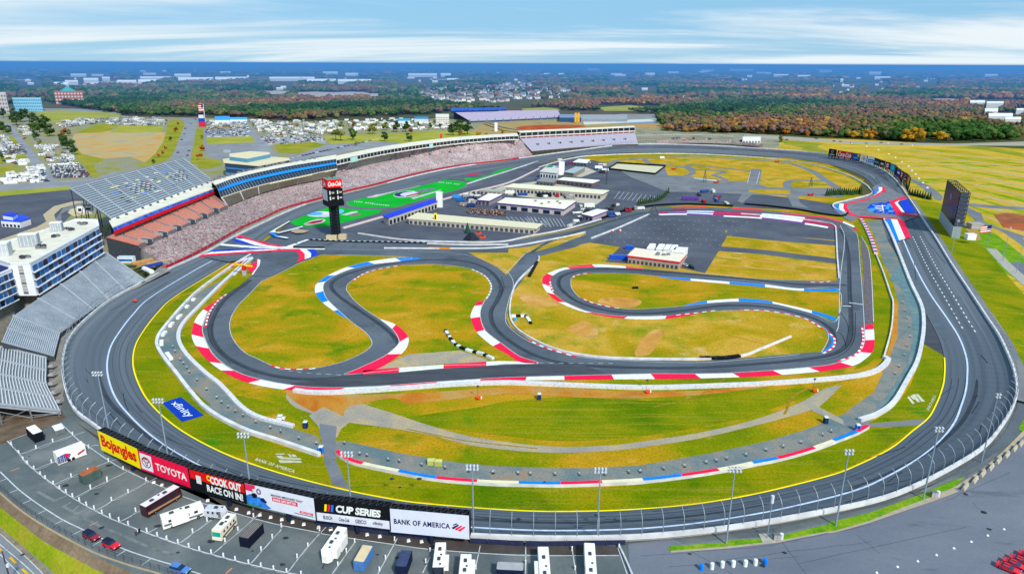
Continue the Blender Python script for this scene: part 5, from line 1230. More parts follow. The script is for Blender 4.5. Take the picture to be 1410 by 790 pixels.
sh('field', ZR, [(640,440),(930,425),(900,450),(720,455)],.11, flat('#ac8a58', .95, var=.15)); sh('lot_ground', ZR, [(720,455),(900,470),(1250,482),(1410,490),(1500,495),(1500,560),(1410,560),(1000,548),(740,545)],.05, flat('#8e8c78', .95, var=.3, scale=.05))
sh('road', ZRR, [(-100,490),(200,505),(450,525),(760,535),(1050,540),(1380,530),(1800,520),(1800,545),(1400,552),(1000,550),(600,545),(200,525),(-100,505)],.07, flat('#a09a8c', .9, var=.1)); sh('lawn', ZRR, [(100,520),(270,535),(330,540),(260,570),(120,545)],.09, M_yg); sh('lawn', ZRR, [(200,570),(290,555),(350,580),(350,605),(240,590)],.1, M_yg)
sh('verge', ZRR, [(960,560),(1200,555),(1400,590),(1600,640),(1600,660),(1380,608),(1200,575)],.07, M_yg)
# mown rows of the right hand fields
for k in range(16):
 y = 560+k*13+k*k*.55; x0 = 640+k*8
 pts = [(x0, y-6),(x0+120, y+4),(x0+300, y+26),(1420, y+70+k*6),(1900, y+150+k*10),(1900, y+157+k*11),(1420, y+75+k*7),(x0+300, y+30),(x0+120, y+7)]
 sh('field_row', ZRR, pts, .09, ground_mat('row_green', [(.35, '#5c8c10'),(.5, '#7e9420'),(.6, '#b09c4c')], scale=.02, rough=1, fine=.15) if k % 2 else ground_mat('row_grey', [(.3, '#a89c80'),(.5, '#b4a070'),(.7, '#a89040')], scale=.03, rough=1, fine=.12))
sh('road', RC, [(770,130),(830,150),(900,180),(960,225),(975,240),(960,262),(930,250),(860,190)],.12, M_apron); sh('road', RC, [(1065,282),(1100,290),(1180,330),(1200,380),(1410,450),(1700,560),(1700,620),(1400,500),(1300,430),(1240,405),(1060,395),(1065,385),(1150,370),(1100,320)],.12, M_apron)
sh('road', RC, [(1065,270),(1250,285),(1500,300),(1500,312),(1230,300),(1065,284)],.12, M_apron); sh('clay_patch', RC, [(1245,335),(1320,325),(1500,350),(1500,410),(1300,405)],.11, flat('#96583a', .95, var=.3, scale=.08)); sh('clay_patch', RC, [(1290,385),(1500,380),(1500,440),(1310,405)],.13, flat('#ac5a34', .95, var=.2, scale=.08))
sh('lawn', RC, [(1090,410),(1200,420),(1260,440),(1410,560),(1700,760),(1700,1000),(1410,700),(1310,650),(1200,520)],.12, M_bright); sh('road', RC, [(1205,515),(1260,520),(1340,600),(1500,740),(1500,800),(1300,620)],.14, M_conc); sh('lot_ground', RC, [(1310,600),(1370,590),(1700,640),(1700,900),(1410,680)],.13, M_lot2)
sh('lot_ground', RC, [(850,260),(950,270),(960,300),(900,360),(850,320)],.12, M_yg); sh('field', RC, [(1050,400),(1160,420),(1180,470),(1080,480)],.13, flat('#b08c58', .95, var=.2))
# ---------- far buildings ----------
def farbox(name, label, cat, z0, rect, h, wallm, roofm, group=None, bands=None):
 x0, y0, x1, y1 = rect; q = Zm(*z0,[(x0, y1),(x1, y1),(x1, y0),(x0, y0)]); pts = [G(u, v, h) for u, v in q]
 c = sum(pts, Vector())/4; loc = Vector((c.x, c.y, 0))
 if bands:
  g = empty(name, loc, label, cat, group)
  MB().prism([(p.x, p.y, 0) for p in pts], h).build('wall', wallm, g, ); g.children[-1].location = -loc
  MB().poly([(p.x, p.y, h+.1) for p in pts]).build('roof', roofm, g); g.children[-1].location = -loc
  a, b = pts[0], pts[1]; d = b-a; n = bands[0]; fl = bands[1]
  for f in range(fl):
   mb = MB()
   for k in range(n):
    s_ = a+d*((k+.2)/n); e = a+d*((k+.8)/n); zz = h*(f+.25)/fl; z2 = h*(f+.75)/fl
    mb.add([(s_.x, s_.y-.3, zz),(e.x, e.y-.3, zz),(e.x, e.y-.3, z2),(s_.x, s_.y-.3, z2)],[(0,1,2,3)])
   w = mb.build('window', bands[2], g); w.location = -loc
  return g
 mb = MB().prism([(p.x, p.y, 0) for p in pts], h, 0,1)
 return tag(mb.build(name, [wallm, roofm], loc=loc), label, cat, group)
wl = flat('#b8bcc0', .6, var=.05, scale=.01); wr = flat('#f4f4f2', .5, var=.04, scale=.01)
WH = [(ZL,(755,178,938,186)),(ZL,(940,163,1030,173)),(ZL,(960,182,1150,196)),(ZL,(1160,180,1340,193)),(ZL,(630,197,735,206)),(ZL,(745,194,850,206)),(ZL,(380,163,465,169)),(ZL,(450,186,530,196)),(ZL,(290,208,370,220)),(ZL,(350,198,420,206)),(ZL,(1185,151,1245,155)),(ZL,(550,180,592,188)),
      (ZL,(480,212,545,222)),(ZC,(120,180,365,189)),(ZC,(325,191,480,204)),(ZC,(490,193,672,203)),(ZC,(410,151,490,159)),(ZC,(530,159,600,165)),(ZC,(870,161,1025,171)),(ZC,(1045,160,1100,171)),(ZC,(1080,188,1150,195)),(ZC,(0,172,12,180)),(ZR,(465,136,530,141)),(ZR,(230,160,265,165)),
      (ZR,(775,158,830,166)),(ZR,(1080,140,1150,146)),(ZR,(1230,136,1360,144)),(ZRR,(305,143,375,151)),(ZRR,(575,151,640,162)),(ZRR,(605,178,690,185)),(ZR,(310,160,340,166)),(ZR,(900,152,960,157)),(ZRR,(60,165,140,171)),(ZRR,(190,170,260,177)),(ZRR,(1200,350,1270,366)),(ZRR,(1220,376,1350,392)),(ZRR,(1310,396,1395,408)),(ZRR,(1120,306,1200,318)),(ZRR,(1210,312,1300,322)),(ZRR,(1370,350,1410,358)),(ZRR,(1200,165,1270,172)),(ZRR,(420,190,436,197))]
for i, (z0, r) in enumerate(WH):
 farbox('warehouse', 'white flat roofed warehouse among the distant woods', 'warehouse', z0, r, 17, wl, wr, 'distant white warehouses')
for k in range(60):
 u = rnd.uniform(0,1410); v = 93+rnd.random()**1.5*32; w_ = rnd.uniform(5,26)*(1 if v < 105 else .5)
 farbox('distant_building', 'small pale distant building between the woods', 'building', (0,0,1),(u,v-.7-rnd.random()*.5,u+w_,v),13 if v < 105 else 8, wl, wr, 'small distant buildings')
 if v > 100 and k % 2: WH.append(((0,0,1),(u-4,v-2,u+w_+4,v)))
for z0, r, m_ in ((ZC,(250,262,480,300),'#a88478'),(ZC,(440,262,660,300),'#a09ca4'),(ZC,(600,270,880,290),'#a8a0a0'),(ZC,(760,238,880,250),'#a88878'),(ZC,(0,256,260,272),'#b8a49c'),(ZRR,(870,298,1080,325),'#9c6048'),(ZRR,(1140,222,1410,232),'#b8b090'),(ZL,(430,205,780,228),'#a8a498'),(ZR,(1120,372,1240,392),'#c0a080'),(ZC,(1000,190,1410,196),'#7c8c90')):
 x0, y0, x1, y1 = r; sh('clearing', z0,[(x0,y1),(x0+.1*(x1-x0),y0+2),(x0+.5*(x1-x0),y0-2),(x1,y0+2),(x1-.05*(x1-x0),y1-1),(x0+.4*(x1-x0),y1+2)],.3, ground_mat('bare_'+m_, [(.3, m_),(.5, '#a8a098'),(.7, m_)], scale=.004, rough=1, dist=1))
CLEAR = [Zm(*z0,[(r[0]-12,r[1]-2),(r[2]+12,r[1]-2),(r[2]+12,r[3]+9),(r[0]-12,r[3]+22)]) for z0, r in WH]
CLEAR += [Zm(*z0,[(r[0],r[1]),(r[2],r[1]),(r[2],r[3]+4),(r[0],r[3]+4)]) for z0, r in ((ZC,(250,262,660,300)),(ZC,(600,270,880,290)),(ZC,(0,258,260,272)),(ZRR,(870,298,1080,325)),(ZRR,(1140,222,1410,232)),(ZL,(430,205,780,228)),(ZR,(1120,372,1240,392)),(ZR,(110,345,320,364)),(ZR,(520,333,860,366)))]
farbox('office_block', 'brick red office block with pale columns standing above the far woods at the left', 'office block', ZL, (290,256,445,262),34, flat('#a86450', .7), flat('#b09080', .7), None, (9,4, flat('#c8ccd0', .4)))
p = G(*Zm(*ZL, [(365,256)])[0],34); o_ = MB().tube([(0,0,0),(0,0,13)],24,4,0,.5).build('teal_roof', flat('#3c9c9c', .6)); o_.parent = COL.objects['office_block']; o_.location = p-Vector(COL.objects['office_block'].location)
farbox('office_block', 'pale blue glass office block left of the brick red one', 'office block', ZL, (66,292,220,297),30, flat('#8cc4dc', .4), flat('#d0dce4', .6), None, (16,4, flat('#3c8cc0', .2)))
farbox('office_block', 'pale stone building cut off by the left picture edge', 'office block', ZL, (-60,262,30,272),44, flat('#c0b8b4', .7), flat('#b0aca8', .7), None, (6,5, flat('#70788c', .4)))
farbox('shed', 'sky blue roofed white shed among the campers right of the wide road', 'shed', ZL, (1158,392,1238,414),7, flat('#e0e6ea', .6), flat('#2c9cdc', .5)); farbox('shed', 'long low sky blue roofed shed next to the taller blue roofed one', 'shed', ZL, (1240,398,1332,411),6, flat('#e0e6ea', .6), flat('#3ca4e0', .5))
farbox('shed', 'turquoise roofed shed in the middle of the far car park', 'shed', ZC, (808,405,880,418),6, flat('#d8dce0', .6), flat('#1c9cc8', .5)); farbox('shed', 'blue roofed shed left of the white terraced building', 'shed', ZC, (903,395,978,408),6, flat('#c8d0d8', .6), flat('#1c84bc', .5))
farbox('race_shop', 'white stepped building beside the far grandstand with the blue roof', 'building', ZC, (1018,380,1090,394),13, flat('#e0dcd4', .7), flat('#d0ccc4', .7), None, (8,3, flat('#a09c98', .5)))
farbox('bunkhouse', 'white building with a bright blue roof right of the far grandstand', 'building', ZR, (1303,503,1400,520),6, flat('#e4e4e0', .7), flat('#1c74d4', .5), None, (6,1, flat('#787c80', .5)))
# dragway grandstands
g = empty('dragway_grandstand', G(700,165,0), 'far grandstand with a blue roof strip and pale lilac seats near the woods', 'grandstand')
f9 = path3([(647,167,3),(700,165,3),(773,161.5,3)], m=12); k9 = path3([(624.5,153.8,16),(697,152.6,16),(768,151.8,16)], m=12)
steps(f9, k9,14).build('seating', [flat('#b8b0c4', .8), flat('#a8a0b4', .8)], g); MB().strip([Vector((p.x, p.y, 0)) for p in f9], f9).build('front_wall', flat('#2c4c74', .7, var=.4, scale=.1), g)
for i in range(13): MB().box((f9[i].x, f9[i].y-1,0),(1.5,1,7),0).build('column', M_steel, g)
a = path3([(621,151.8,20),(697,150.2,20)], m=6); b = path3([(621,148.8,21),(697,147.9,21)], m=6); slab(a, b, 2.2).build('roof', M_deckblue, g); MB().strip([p-Vector((0,0,6)) for p in a],[p-Vector((0,0,2)) for p in a]).build('window_band', M_dglass, g)
MB().strip([Vector((p.x, p.y, 0)) for p in k9], k9).build('back_wall', M_dsteel, g); relall(g)
farbox('hospitality_stand', 'grey blue low roof right of the far lilac grandstand', 'shelter', (600,140,4.7),(800,82,940,104),9, flat('#30507c', .7, var=.3), flat('#7c90a8', .7)); farbox('hospitality_stand', 'pale grey spectator bank beyond the drag strip', 'shelter', (600,140,4.7),(940,84,1240,112),6, flat('#8c9098', .7, var=.3), flat('#9ca0a8', .8, var=.2))
for dx, lb in ((898, 'left'),(916, 'right')):
 q = Zm(600,140,4.7,[(dx,138),(dx+13,138)]); a, b = G(*q[0],0), G(*q[1],0); w_ = (b-a).length
 mb = MB().box((0,0,2),(w_, 1.5,18)).box((-w_*.4,0,0),(.8,.8,2)).box((w_*.4,0,0),(.8,.8,2)); o_ = mb.build('sign_tower', flat('#f0b000', .6)); o_.location = (a+b)/2; tag(o_, '%s one of the two tall yellow panels by the drag strip' % lb, 'sign')
g = empty('footbridge', G(690,178,0), 'grey concrete footbridge ramp with a white stair tower behind the grandstand roof', 'footbridge')
br = path3([(668,167,6),(690,174,6),(705,177,6),(732,181,4)], m=8); slab(*[[Vector(p) for p in q] for q in ribbon(br, 5)],1.6).build('deck', flat('#8c8478', .8), g)
q = G(683,181,0); MB().box((q.x, q.y, 0),(5,5,15)).build('stair_tower', M_whitew, g); relall(g)
# long steel bleacher frames right of the far section
g = empty('steel_bleachers', G(940,197,0), 'long low steel framed bleachers between the far grandstand and the blue roofed building', 'bleachers')
a = path3([(876,198,3),(940,197.5,3),(1010,199,3),(1100,206,3)], m=30); b = path3([(874,187,10),(940,186,10),(1010,187,10)], m=30)
for i in range(0,31):
 MB().tube([(b[i].x, b[i].y, 0), b[i]+Vector((0,0,1))],.3,4).build('post', M_conc, g)
MB().strip(b, [p+Vector((0,0,.9)) for p in b]).build('top_rail', flat('#b8b8a8', .8), g); MB().strip([p-Vector((0,0,5)) for p in b],[p-Vector((0,0,4.2)) for p in b]).build('mid_rail', flat('#787868', .8), g)
cc = path3([(905,198,2),(940,197,2),(1000,198,2),(1050,203,2)], m=30); cd = path3([(905,193.5,5),(940,192.5,5),(1000,194,5),(1050,198,5)], m=30)
steps(cc, cd, 4).build('seating', [speckle('far_seats', [(0, '#8c3444'),(.3, '#b04858'),(.45, '#8a8a80'),(.7, '#5c5c70'),(.85, '#c0b8a8')],.35), M_conc], g); relall(g)
# ---------- trees ----------
_ico = None
def ico():
 global _ico
 if _ico is None:
  bm = bmesh.new(); bmesh.ops.create_icosphere(bm, subdivisions=1, radius=1); V = np.array([v.co[:] for v in bm.verts]); Fc = np.array([[v.index for v in f.verts] for f in bm.faces]); bm.free(); _ico = (V, Fc)
 return _ico
def crown_mesh(seed, hgt=1.0, wid=.5, blobs=7, leaves=160):
 r = random.Random(seed); V, Fc = ico(); mb = MB()
 for k in range(blobs):
  a = r.uniform(0,6.28); t = r.uniform(.32,.9); rr = wid*(1-abs(t-.5)*1.1)*r.uniform(.2,.75)
  c = (rr*math.cos(a), rr*math.sin(a), t*hgt); s_ = wid*r.uniform(.38,.6)*(1.15-t*.55)
  o = len(mb.v)
  for v in V: j = r.uniform(.72,1.22); mb.v.append((c[0]+v[0]*s_*j, c[1]+v[1]*s_*j, c[2]+v[2]*s_*j*.8))
  for f in Fc: mb.f.append(tuple(int(o+i) for i in f)); mb.m.append(0 if r.random() < .6 else 1)
 n0 = len(mb.v)
 for k in range(leaves):
  v = mb.v[r.randrange(n0)]; s_ = .05+.05*r.random()
  mb.add([(v[0]+r.uniform(-s_, s_), v[1]+r.uniform(-s_, s_), v[2]+r.uniform(-s_, s_)) for _ in range(3)],[(0,1,2)], r.randrange(2))
 return mb
TC = {'dark green': ('#2c4420', '#3c5828'), 'green': ('#40602a', '#567432'), 'olive': ('#5c6428', '#747a34'), 'rust': ('#7c4424', '#94582c'), 'red': ('#9c3020', '#b84430'), 'gold': ('#a0781c', '#b88c28'), 'orange': ('#a05818', '#b87024'), 'brown': ('#64503c', '#7c6448')}
PROTO = {}
M_bark = flat('#5a4a3c', .9, var=.2)
def tree(kind, px, hpx=None, h=None, label='', group=None, name='broadleaf_tree', width=.5):
 p = G(*px, 0) if not isinstance(px, Vector) else px
 if h is None: h = Hat(p, px[1]-hpx)
 key = (kind, rnd.randrange(3))
 if key not in PROTO:
  r = empty(name, p, label, 'tree', group)
  crown_mesh(hash(key[1])*7+len(PROTO),1.0,.5).build('crown', [flat(TC[kind][0],.9, var=.35, scale=.5), flat(TC[kind][1],.9, var=.35, scale=.5)], r)
  MB().tube([(0,0,0),(0,0,.25),(.01,0,.55)],.035,6,0,.015).build('trunk', M_bark, r)
  PROTO[key] = r
 else:
  r = dup(PROTO[key], p, label=label, group=group)
  if not group and 'group' in r: del r['group']
 r.rotation_euler = (0,0, rnd.uniform(0,6.28)); r.scale = (h*width*2*rnd.uniform(.85,1.15), h*width*2*rnd.uniform(.85,1.15), h)
 return r
TL1 = [('red',855,612,20),('red',880,595,22),('red',893,572,20),('dark green',830,648,24),('dark green',918,526,26),('rust',950,478,28),('rust',960,440,18),('red',1095,580,32),('red',1068,628,30),('red',1084,610,22),('olive',1090,514,22),
       ('rust',265,628,28),('dark green',20,482,60),('dark green',50,490,50),('dark green',10,625,36),('olive',215,552,36),('dark green',190,520,50),('rust',350,500,44),('olive',372,498,36)]
for k, x, y, hp in TL1: tree(k, Zm(*ZL, [(x, y)])[0], hp/3.917, label='%s roadside tree in the car park area behind the upper deck' % k, group='%s trees in the left car parks' % k)
for x, y, hp in ((365,572,75),(395,600,50),(345,545,60),(215,480,70),(270,500,65),(240,470,50),(110,425,60),(160,420,70),(195,430,60),(130,400,50),(75,400,55),(20,400,50),(240,440,55),(90,440,60),(180,470,60)):
 tree('dark green', Zm(*ZL, [(x, y)])[0], hp/3.917, label='big dark green tree in the group beside the diagonal road at the left', group='dark trees by the diagonal road', width=.62)
for k, x, y, hp in (('olive',480,520,62),('olive',505,525,70),('green',570,520,64),('dark green',742,528,52),('dark green',875,528,46),('olive',680,488,62),('dark green',808,478,62),('dark green',855,476,58),('rust',890,488,38),('olive',590,552,24),('olive',750,468,46),('brown',575,455,40),('olive',510,458,38),('dark green',928,450,26),('dark green',988,456,26),('dark green',1042,456,24)):
 tree(k, Zm(*ZC, [(x, y)])[0], hp/3.917, label='%s tree standing in the grass field behind the curved roof' % k, group='%s trees in the middle field' % k, width=.55)
for k, x, y, hp in (('dark green',1112,495,62),('dark green',1150,480,66),('dark green',1190,490,70),('rust',1145,495,34),('gold',1250,502,32),('gold',1290,500,26),('gold',1380,488,26)):
 tree(k, Zm(*ZC, [(x, y)])[0], hp/3.917, label='%s tree by the footbridge behind the grandstand roof' % k, group='%s trees by the footbridge' % k, width=.6)
for k, x, y, hp in (('olive',100,532,42),('orange',125,494,38),('gold',362,500,52),('gold',480,516,52),('orange',240,506,28),('gold',560,520,60),('gold',770,532,70),('gold',795,530,60),('gold',820,530,90),('gold',945,534,72),('orange',590,520,50),('brown',1000,524,60),('brown',1010,540,40)):
 tree(k, Zm(*ZRR, [(x, y)])[0], hp/3.917, label='%s autumn tree at the front edge of the wood beyond the right hand fields' % k, group='%s trees at the front of the wood' % k, width=.5)
# conifer rows
def conifer_mesh():
 mb = MB()
 for k in range(5):
  mb.tube([(0,0,.08+k*.17),(0,0,.08+k*.17+.3)],.30-.05*k, 8,0,.02)
 return mb
PC = None
def conifer(p, h, label, group):
 global PC
 if PC is None:
  PC = empty('conifer', p, label, 'conifer', group); conifer_mesh().build('crown', flat('#2c4a24', .9, var=.4, scale=.8), PC); MB().tube([(0,0,0),(0,0,.12)],.04,5).build('trunk', M_bark, PC); r = PC
 else: r = dup(PC, p, label=label, group=group)
 r.scale = (h, h, h*rnd.uniform(.9,1.15)); return r
for k in range(17):
 x, y = 345+k*11.5,232-k*.3+rnd.uniform(-2,2); conifer(G(*Zm(*RC, [(x, y)])[0],0),6.5, 'dark conifer in the short row left of the right hand chicane', 'conifers by the chicane')
for k in range(15):
 x, y = 740+k*11.5,283-k*2.2-(max(0, k-8)**2)*.9; conifer(G(*Zm(*TL, [(x, y)])[0],0),5.0, 'dark conifer in the row along the paddock fence', 'conifers by the paddock')
for k in range(9):
 x, y = 790+k*14,228+k*3.4; conifer(G(*Zm(*RC, [(x, y)])[0],0),6.0, 'dark conifer behind the outer wall near the big screen', 'conifers by the big screen')
def inpoly(x, y, poly):
 c = False; n = len(poly); j = n-1
 for i in range(n):
  xi, yi = poly[i]; xj, yj = poly[j]
  if (yi > y) != (yj > y) and x < (xj-xi)*(y-yi)/(yj-yi)+xi: c = not c
  j = i
 return c
FOREST_EDGE = [(-500,152),(0,146),(55,140),(107,149),(166,158.5),(217,161),(255,161),(296,162),(340,163),(381,167),(442,166),(470,162),(506,162),(595,158),(621,154),(700,151),(818,154),(909,157),(960,156),(940,160),(905,166),(918,182),(1009,184.5),(1050,186),(1152,189.5),(1234,196),(1320,196),(1395,194),(1400,190),(1410,180),(1900,190)]
HOOD = [Zm(*ZC, [(900,290),(1000,250),(1180,235),(1300,222),(1410,228),(1410,318),(1200,318),(940,308)]), Zm(*ZR, [(0,225),(150,205),(200,235),(330,250),(440,265),(440,290),(300,300),(130,300),(0,316)]), Zm(*ZR, [(820,300),(1000,295),(1160,290),(1320,285),(1310,308),(1000,312)])]
def edge_y(x):
 for (a, b),(c, d) in zip(FOREST_EDGE, FOREST_EDGE[1:]):
  if min(a, c) <= x <= max(a, c) and c > a: y_ = b+(d-b)*(x-a)/(c-a)
  elif min(a, c) <= x <= max(a, c): continue
  else: continue
  if x > 905 and d < 170 and x < 970: continue
  return y_
 return 180
npr = np.random.RandomState(5)
def value_noise(x, y, s):
 return (np.sin(x/s+1.3*np.sin(y/s*1.7))+np.sin(y/s*1.3+1.7*np.sin(x/s*.9)))*.25+.5
PAL = np.array([S(c)[:3] for c in ('#26401e', '#2e4c24', '#385628', '#485e2c', '#60603a', '#685444', '#62524c', '#7a5a3e', '#94703a', '#80503c')])
def forest(name, d0, d1, spacing, size, hgt, nblob, label, jag=.38, px_hmin=None):
 V, Fc = ico()
 if nblob == 1:
  V = V[:]; 
 pts = []
 y = d0
 while y < d1:
  w = .82*y+60; n = int(2*w/spacing)
  xs = npr.uniform(-w, w, n); ys = y+npr.uniform(-.5,.5, n)*spacing
  for x_, y_ in zip(xs, ys):
   u, v = P((x_, y_, 0))
   if v > edge_y(u)+npr.uniform(-1.5,0): continue
   if any(inpoly(u, v, c) for c in CLEAR): continue
   if any(inpoly(u, v, c) for c in HOOD) and npr.rand() < .93: continue
   # clearings and fields
   if y > 1700 and value_noise(x_*1.0+300, y_*.6,260.) > .86: continue
   pts.append((x_, y_))
  y += spacing
 pts = np.array(pts); n = len(pts)
 sx = size*npr.uniform(.65,1.25, n); sz = hgt*npr.uniform(.65,1.2, n)
 # species in drifts
 drift = value_noise(pts[:, 0], pts[:, 1]*.7,150.)
 warm = np.clip(pts[:, 0]/np.maximum(pts[:, 1],1),-.8,.8)*1.6; idx = np.clip((drift*8.5-.4+warm+npr.normal(0,1.5, n)),0,9).astype(int)
 col = PAL[idx]*npr.uniform(.75,1.25,(n, 1))
 VV = []; FF = []; CC = []
 nv = len(V)
 for b in range(nblob):
  off = np.stack([npr.uniform(-.45,.45, n)*sx, npr.uniform(-.45,.45, n)*sx, npr.uniform(.42,.78, n)*sz],1)
  rs = (npr.uniform(.30,.46, n) if nblob > 3 else npr.uniform(.42,.62, n))*sx if nblob > 1 else .62*sx
  j = npr.uniform(1-jag, 1+jag, (n, nv, 1))
  vs = V[None]*j*np.stack([rs, rs, (rs*.75 if nblob > 1 else sz*.55)],1)[:, None, :]
  if nblob == 1: off[:, 2] = sz*.4
  vs = vs+off[:, None, :]; vs[:, :, 0] += pts[:, 0:1]; vs[:, :, 1] += pts[:, 1:2]; vs[:, :, 2] = np.maximum(vs[:, :, 2],0.05)
  VV.append(vs.reshape(-1,3)); base = (len(VV)-1)*n*nv
  FF.append((Fc[None]+(np.arange(n)*nv)[:, None, None]+base).reshape(-1,3))
  cb = col[:, None, :]*npr.uniform(.7,1.3,(n, nv, 1)); CC.append(cb.reshape(-1,3))
 VV = np.concatenate(VV); FF = np.concatenate(FF); CC = np.concatenate(CC)
 me = bpy.data.meshes.new(name); me.vertices.add(len(VV)); me.vertices.foreach_set('co', VV.astype(np.float32).ravel())
 me.loops.add(FF.size); me.loops.foreach_set('vertex_index', FF.astype(np.int32).ravel())
 me.polygons.add(len(FF)); me.polygons.foreach_set('loop_start', np.arange(0, FF.size, 3, dtype=np.int32))
 me.update(calc_edges=True)
 at = me.color_attributes.new('tint', 'FLOAT_COLOR', 'POINT'); at.data.foreach_set('color', np.concatenate([CC, np.ones((len(CC),1))],1).astype(np.float32).ravel())
 me.materials.append(attr_mat('foliage'))
 o = bpy.data.objects.new(name, me); COL.objects.link(o); tag(o, label, 'wood', kind='stuff'); print(name, n, len(FF))
 return o
forest('near_wood', 900,2300,12.5,12,15,5, 'mixed autumn wood of green, rust and brown trees beyond the speedway')
forest('middle_wood', 2300,5200,24,22,16,2, 'rolling mixed woodland in the middle distance')
forest('distant_wood', 5200,17000,85,72,20,1, 'bluish woodland reaching the horizon', jag=.35)
# ---------- houses of the estate ----------
def house_mesh():
 mb = MB().box((0,0,0),(11,9,5.5),0,0)
 mb.add([(-6,-5,5.5),(6,-5,5.5),(6,5,5.5),(-6,5,5.5),(-6,0,9),(6,0,9)],[(0,1,5,4),(3,4,5,2),(0,4,3),(1,2,5)],1)
 mb.box((-3,-4.55,0),(2.4,.2,2.4),0,2); mb.box((2.5,-4.55,3.2),(1.6,.2,1.4),0,2); return mb
hm = [house_mesh().build('house', [flat(c, .7), flat(r_, .8), M_dglass]) for c, r_ in (('#e8e6e0', '#7c8088'),('#d8d0c4', '#64605c'),('#f0eeea', '#8c8484'))]
hp = []
while len(hp) < 290:
 k = rnd.choices([0,1,2],[6,4,1])[0]; poly = HOOD[k]; xs = [q[0] for q in poly]; ys = [q[1] for q in poly]
 q = (rnd.uniform(min(xs), max(xs)), rnd.uniform(min(ys), max(ys)))
 if inpoly(q[0], q[1], poly): hp.append(q)
extra = [(rnd.uniform(1000,1400), rnd.uniform(108,135)) for _ in range(50)]+[(rnd.uniform(470,600), rnd.uniform(108,118)) for _ in range(14)]
for i, q in enumerate(hp+extra):
 p = G(*q, 0)
 o_ = hm[i] if i < 3 else hm[i % 3].copy()
 if i >= 3: COL.objects.link(o_)
 o_.location = p; o_.rotation_euler.z = rnd.choice((0,.5,-.6,1.57,1.1)); sc_h = rnd.uniform(1.2,1.8); o_.scale = (sc_h,)*3
 if i < len(hp): tag(o_, 'small pale gabled house in the far housing estate', 'house', 'houses of the far estate')
 else: tag(o_, 'small pale gabled house scattered in the distant woods', 'house', 'houses scattered in the woods')
# ---------- haze: a shallow layer of blue air over the land ----------
mh = bpy.data.materials.new('haze'); mh.use_nodes = True; nt = mh.node_tree; nt.nodes.clear()
out = nt.nodes.new('ShaderNodeOutputMaterial'); ab = nt.nodes.new('ShaderNodeVolumeAbsorption'); em = nt.nodes.new('ShaderNodeEmission'); ad = nt.nodes.new('ShaderNodeAddShader')
SIG = 2.1e-4
ab.inputs['Color'].default_value = (0,0,0,1); ab.inputs['Density'].default_value = SIG
em.inputs['Color'].default_value = (.065,.26,.64,1); em.inputs['Strength'].default_value = SIG
nt.links.new(ab.outputs[0], ad.inputs[0]); nt.links.new(em.outputs[0], ad.inputs[1]); nt.links.new(ad.outputs[0], out.inputs['Volume'])
hz_ = MB().box((0,71350,-2),(260000,140000,122)).build('haze', mh); tag(hz_, 'thin blue haze over the far country', 'haze', kind='structure')
# ================= big billboards =================
def sub(q, x0, y0, x1, y1, eps=.06, nrm=None):
 """sub-rectangle of the panel quad TL, TR, BR, BL in fractions (y down)"""
 def bl(x, y): return (q[0]*(1-x)+q[1]*x)*(1-y)+(q[3]*(1-x)+q[2]*x)*y
 n = (q[1]-q[0]).cross(q[3]-q[0]).normalized()
 if n.dot(CAM-q[0]) < 0: n = -n
 o = n*eps
 return [bl(x0, y1)+o, bl(x1, y1)+o, bl(x1, y0)+o, bl(x0, y0)+o]
def panel_part(g, name, q, x0, y0, x1, y1, mat, eps=.05):
 s_ = sub(q, x0, y0, x1, y1, eps); o = MB().add(s_, [(0,1,2,3)]).build(name, mat, g); o.location = -Vector(g.location); o['_r'] = 1; return o
def panel_poly(g, name, q, pts, mat, eps=.07):
 v = [sub(q, x, y, x, y, eps)[0] for x, y in pts]; o = MB().add(v, [tuple(range(len(v)))]).build(name, mat, g); o.location = -Vector(g.location); o['_r'] = 1; return o
def panel_text(g, s, q, x0, y0, x1, y1, mat, bold=.02, shear=0.0, eps=.09, name='lettering', spacing=1.0):
 o = text_quad(name, s, sub(q, x0, y0, x1, y1, eps), mat, g, bold, shear, spacing=spacing); o.location = -Vector(g.location); o['_r'] = 1; return o
def billboard(label, quad, zb, posts, mat, back=2.2, name='billboard', group=None):
 bl = G(*quad[3], zb); br = G(*quad[2], zb); h1 = Hat(bl, quad[0][1]); h2 = Hat(br, quad[1][1]); h = (h1+h2)/2
 tl = bl+Vector((0,0, h)); tr = br+Vector((0,0, h)); q = [tl, tr, br, bl]
 c = (bl+br)/2; g = empty(name, (c.x, c.y, LOT if zb < 12 and name == 'billboard' else 0), label, 'billboard', group)
 n = (tr-tl).cross(bl-tl).normalized()
 if n.dot(CAM-tl) < 0: n = -n
 o = MB().add(q, [(0,1,2,3)]).build('panel', mat, g); d = br-bl; L = d.length
 mb = MB(); B = -n*back
 e = -n*.04
 mb.add([tl+e, tr+e, br+e, bl+e, tl+B, tr+B, br+B, bl+B],[(4,5,6,7),(0,4,7,3),(1,2,6,5),(3,7,6,2)],0)
 # open lattice along the top
 up = Vector((0,0,.5)); k = max(4, int(L/1.6))
 for i in range(k+1):
  a = tl.lerp(tr, i/k); mb.tube([a+e, a+B],.07,4,1); 
  if i < k: b = tl.lerp(tr, (i+1)/k); mb.tube([a+e, b+B],.05,4,1)
 mb.tube([tl+B, tr+B],.12,4,1); mb.tube([tl+B-up*3, tr+B-up*3],.1,4,1)
 mb.add([tl+e-up, tr+e-up, tr+B-up, tl+B-up],[(0,1,2,3)],0)
 mb.build('frame', [M_black, M_dsteel], g)
 for t in posts:
  p = bl.lerp(br, t)-n*back*.5; MB().tube([(p.x, p.y, g.location.z-.3),(p.x, p.y, zb+1)],.55 if zb < 12 else .25,10).build('post', flat('#1c2840', .5), g)
 relall(g)
 return g, q
ZB = LOT+3.0
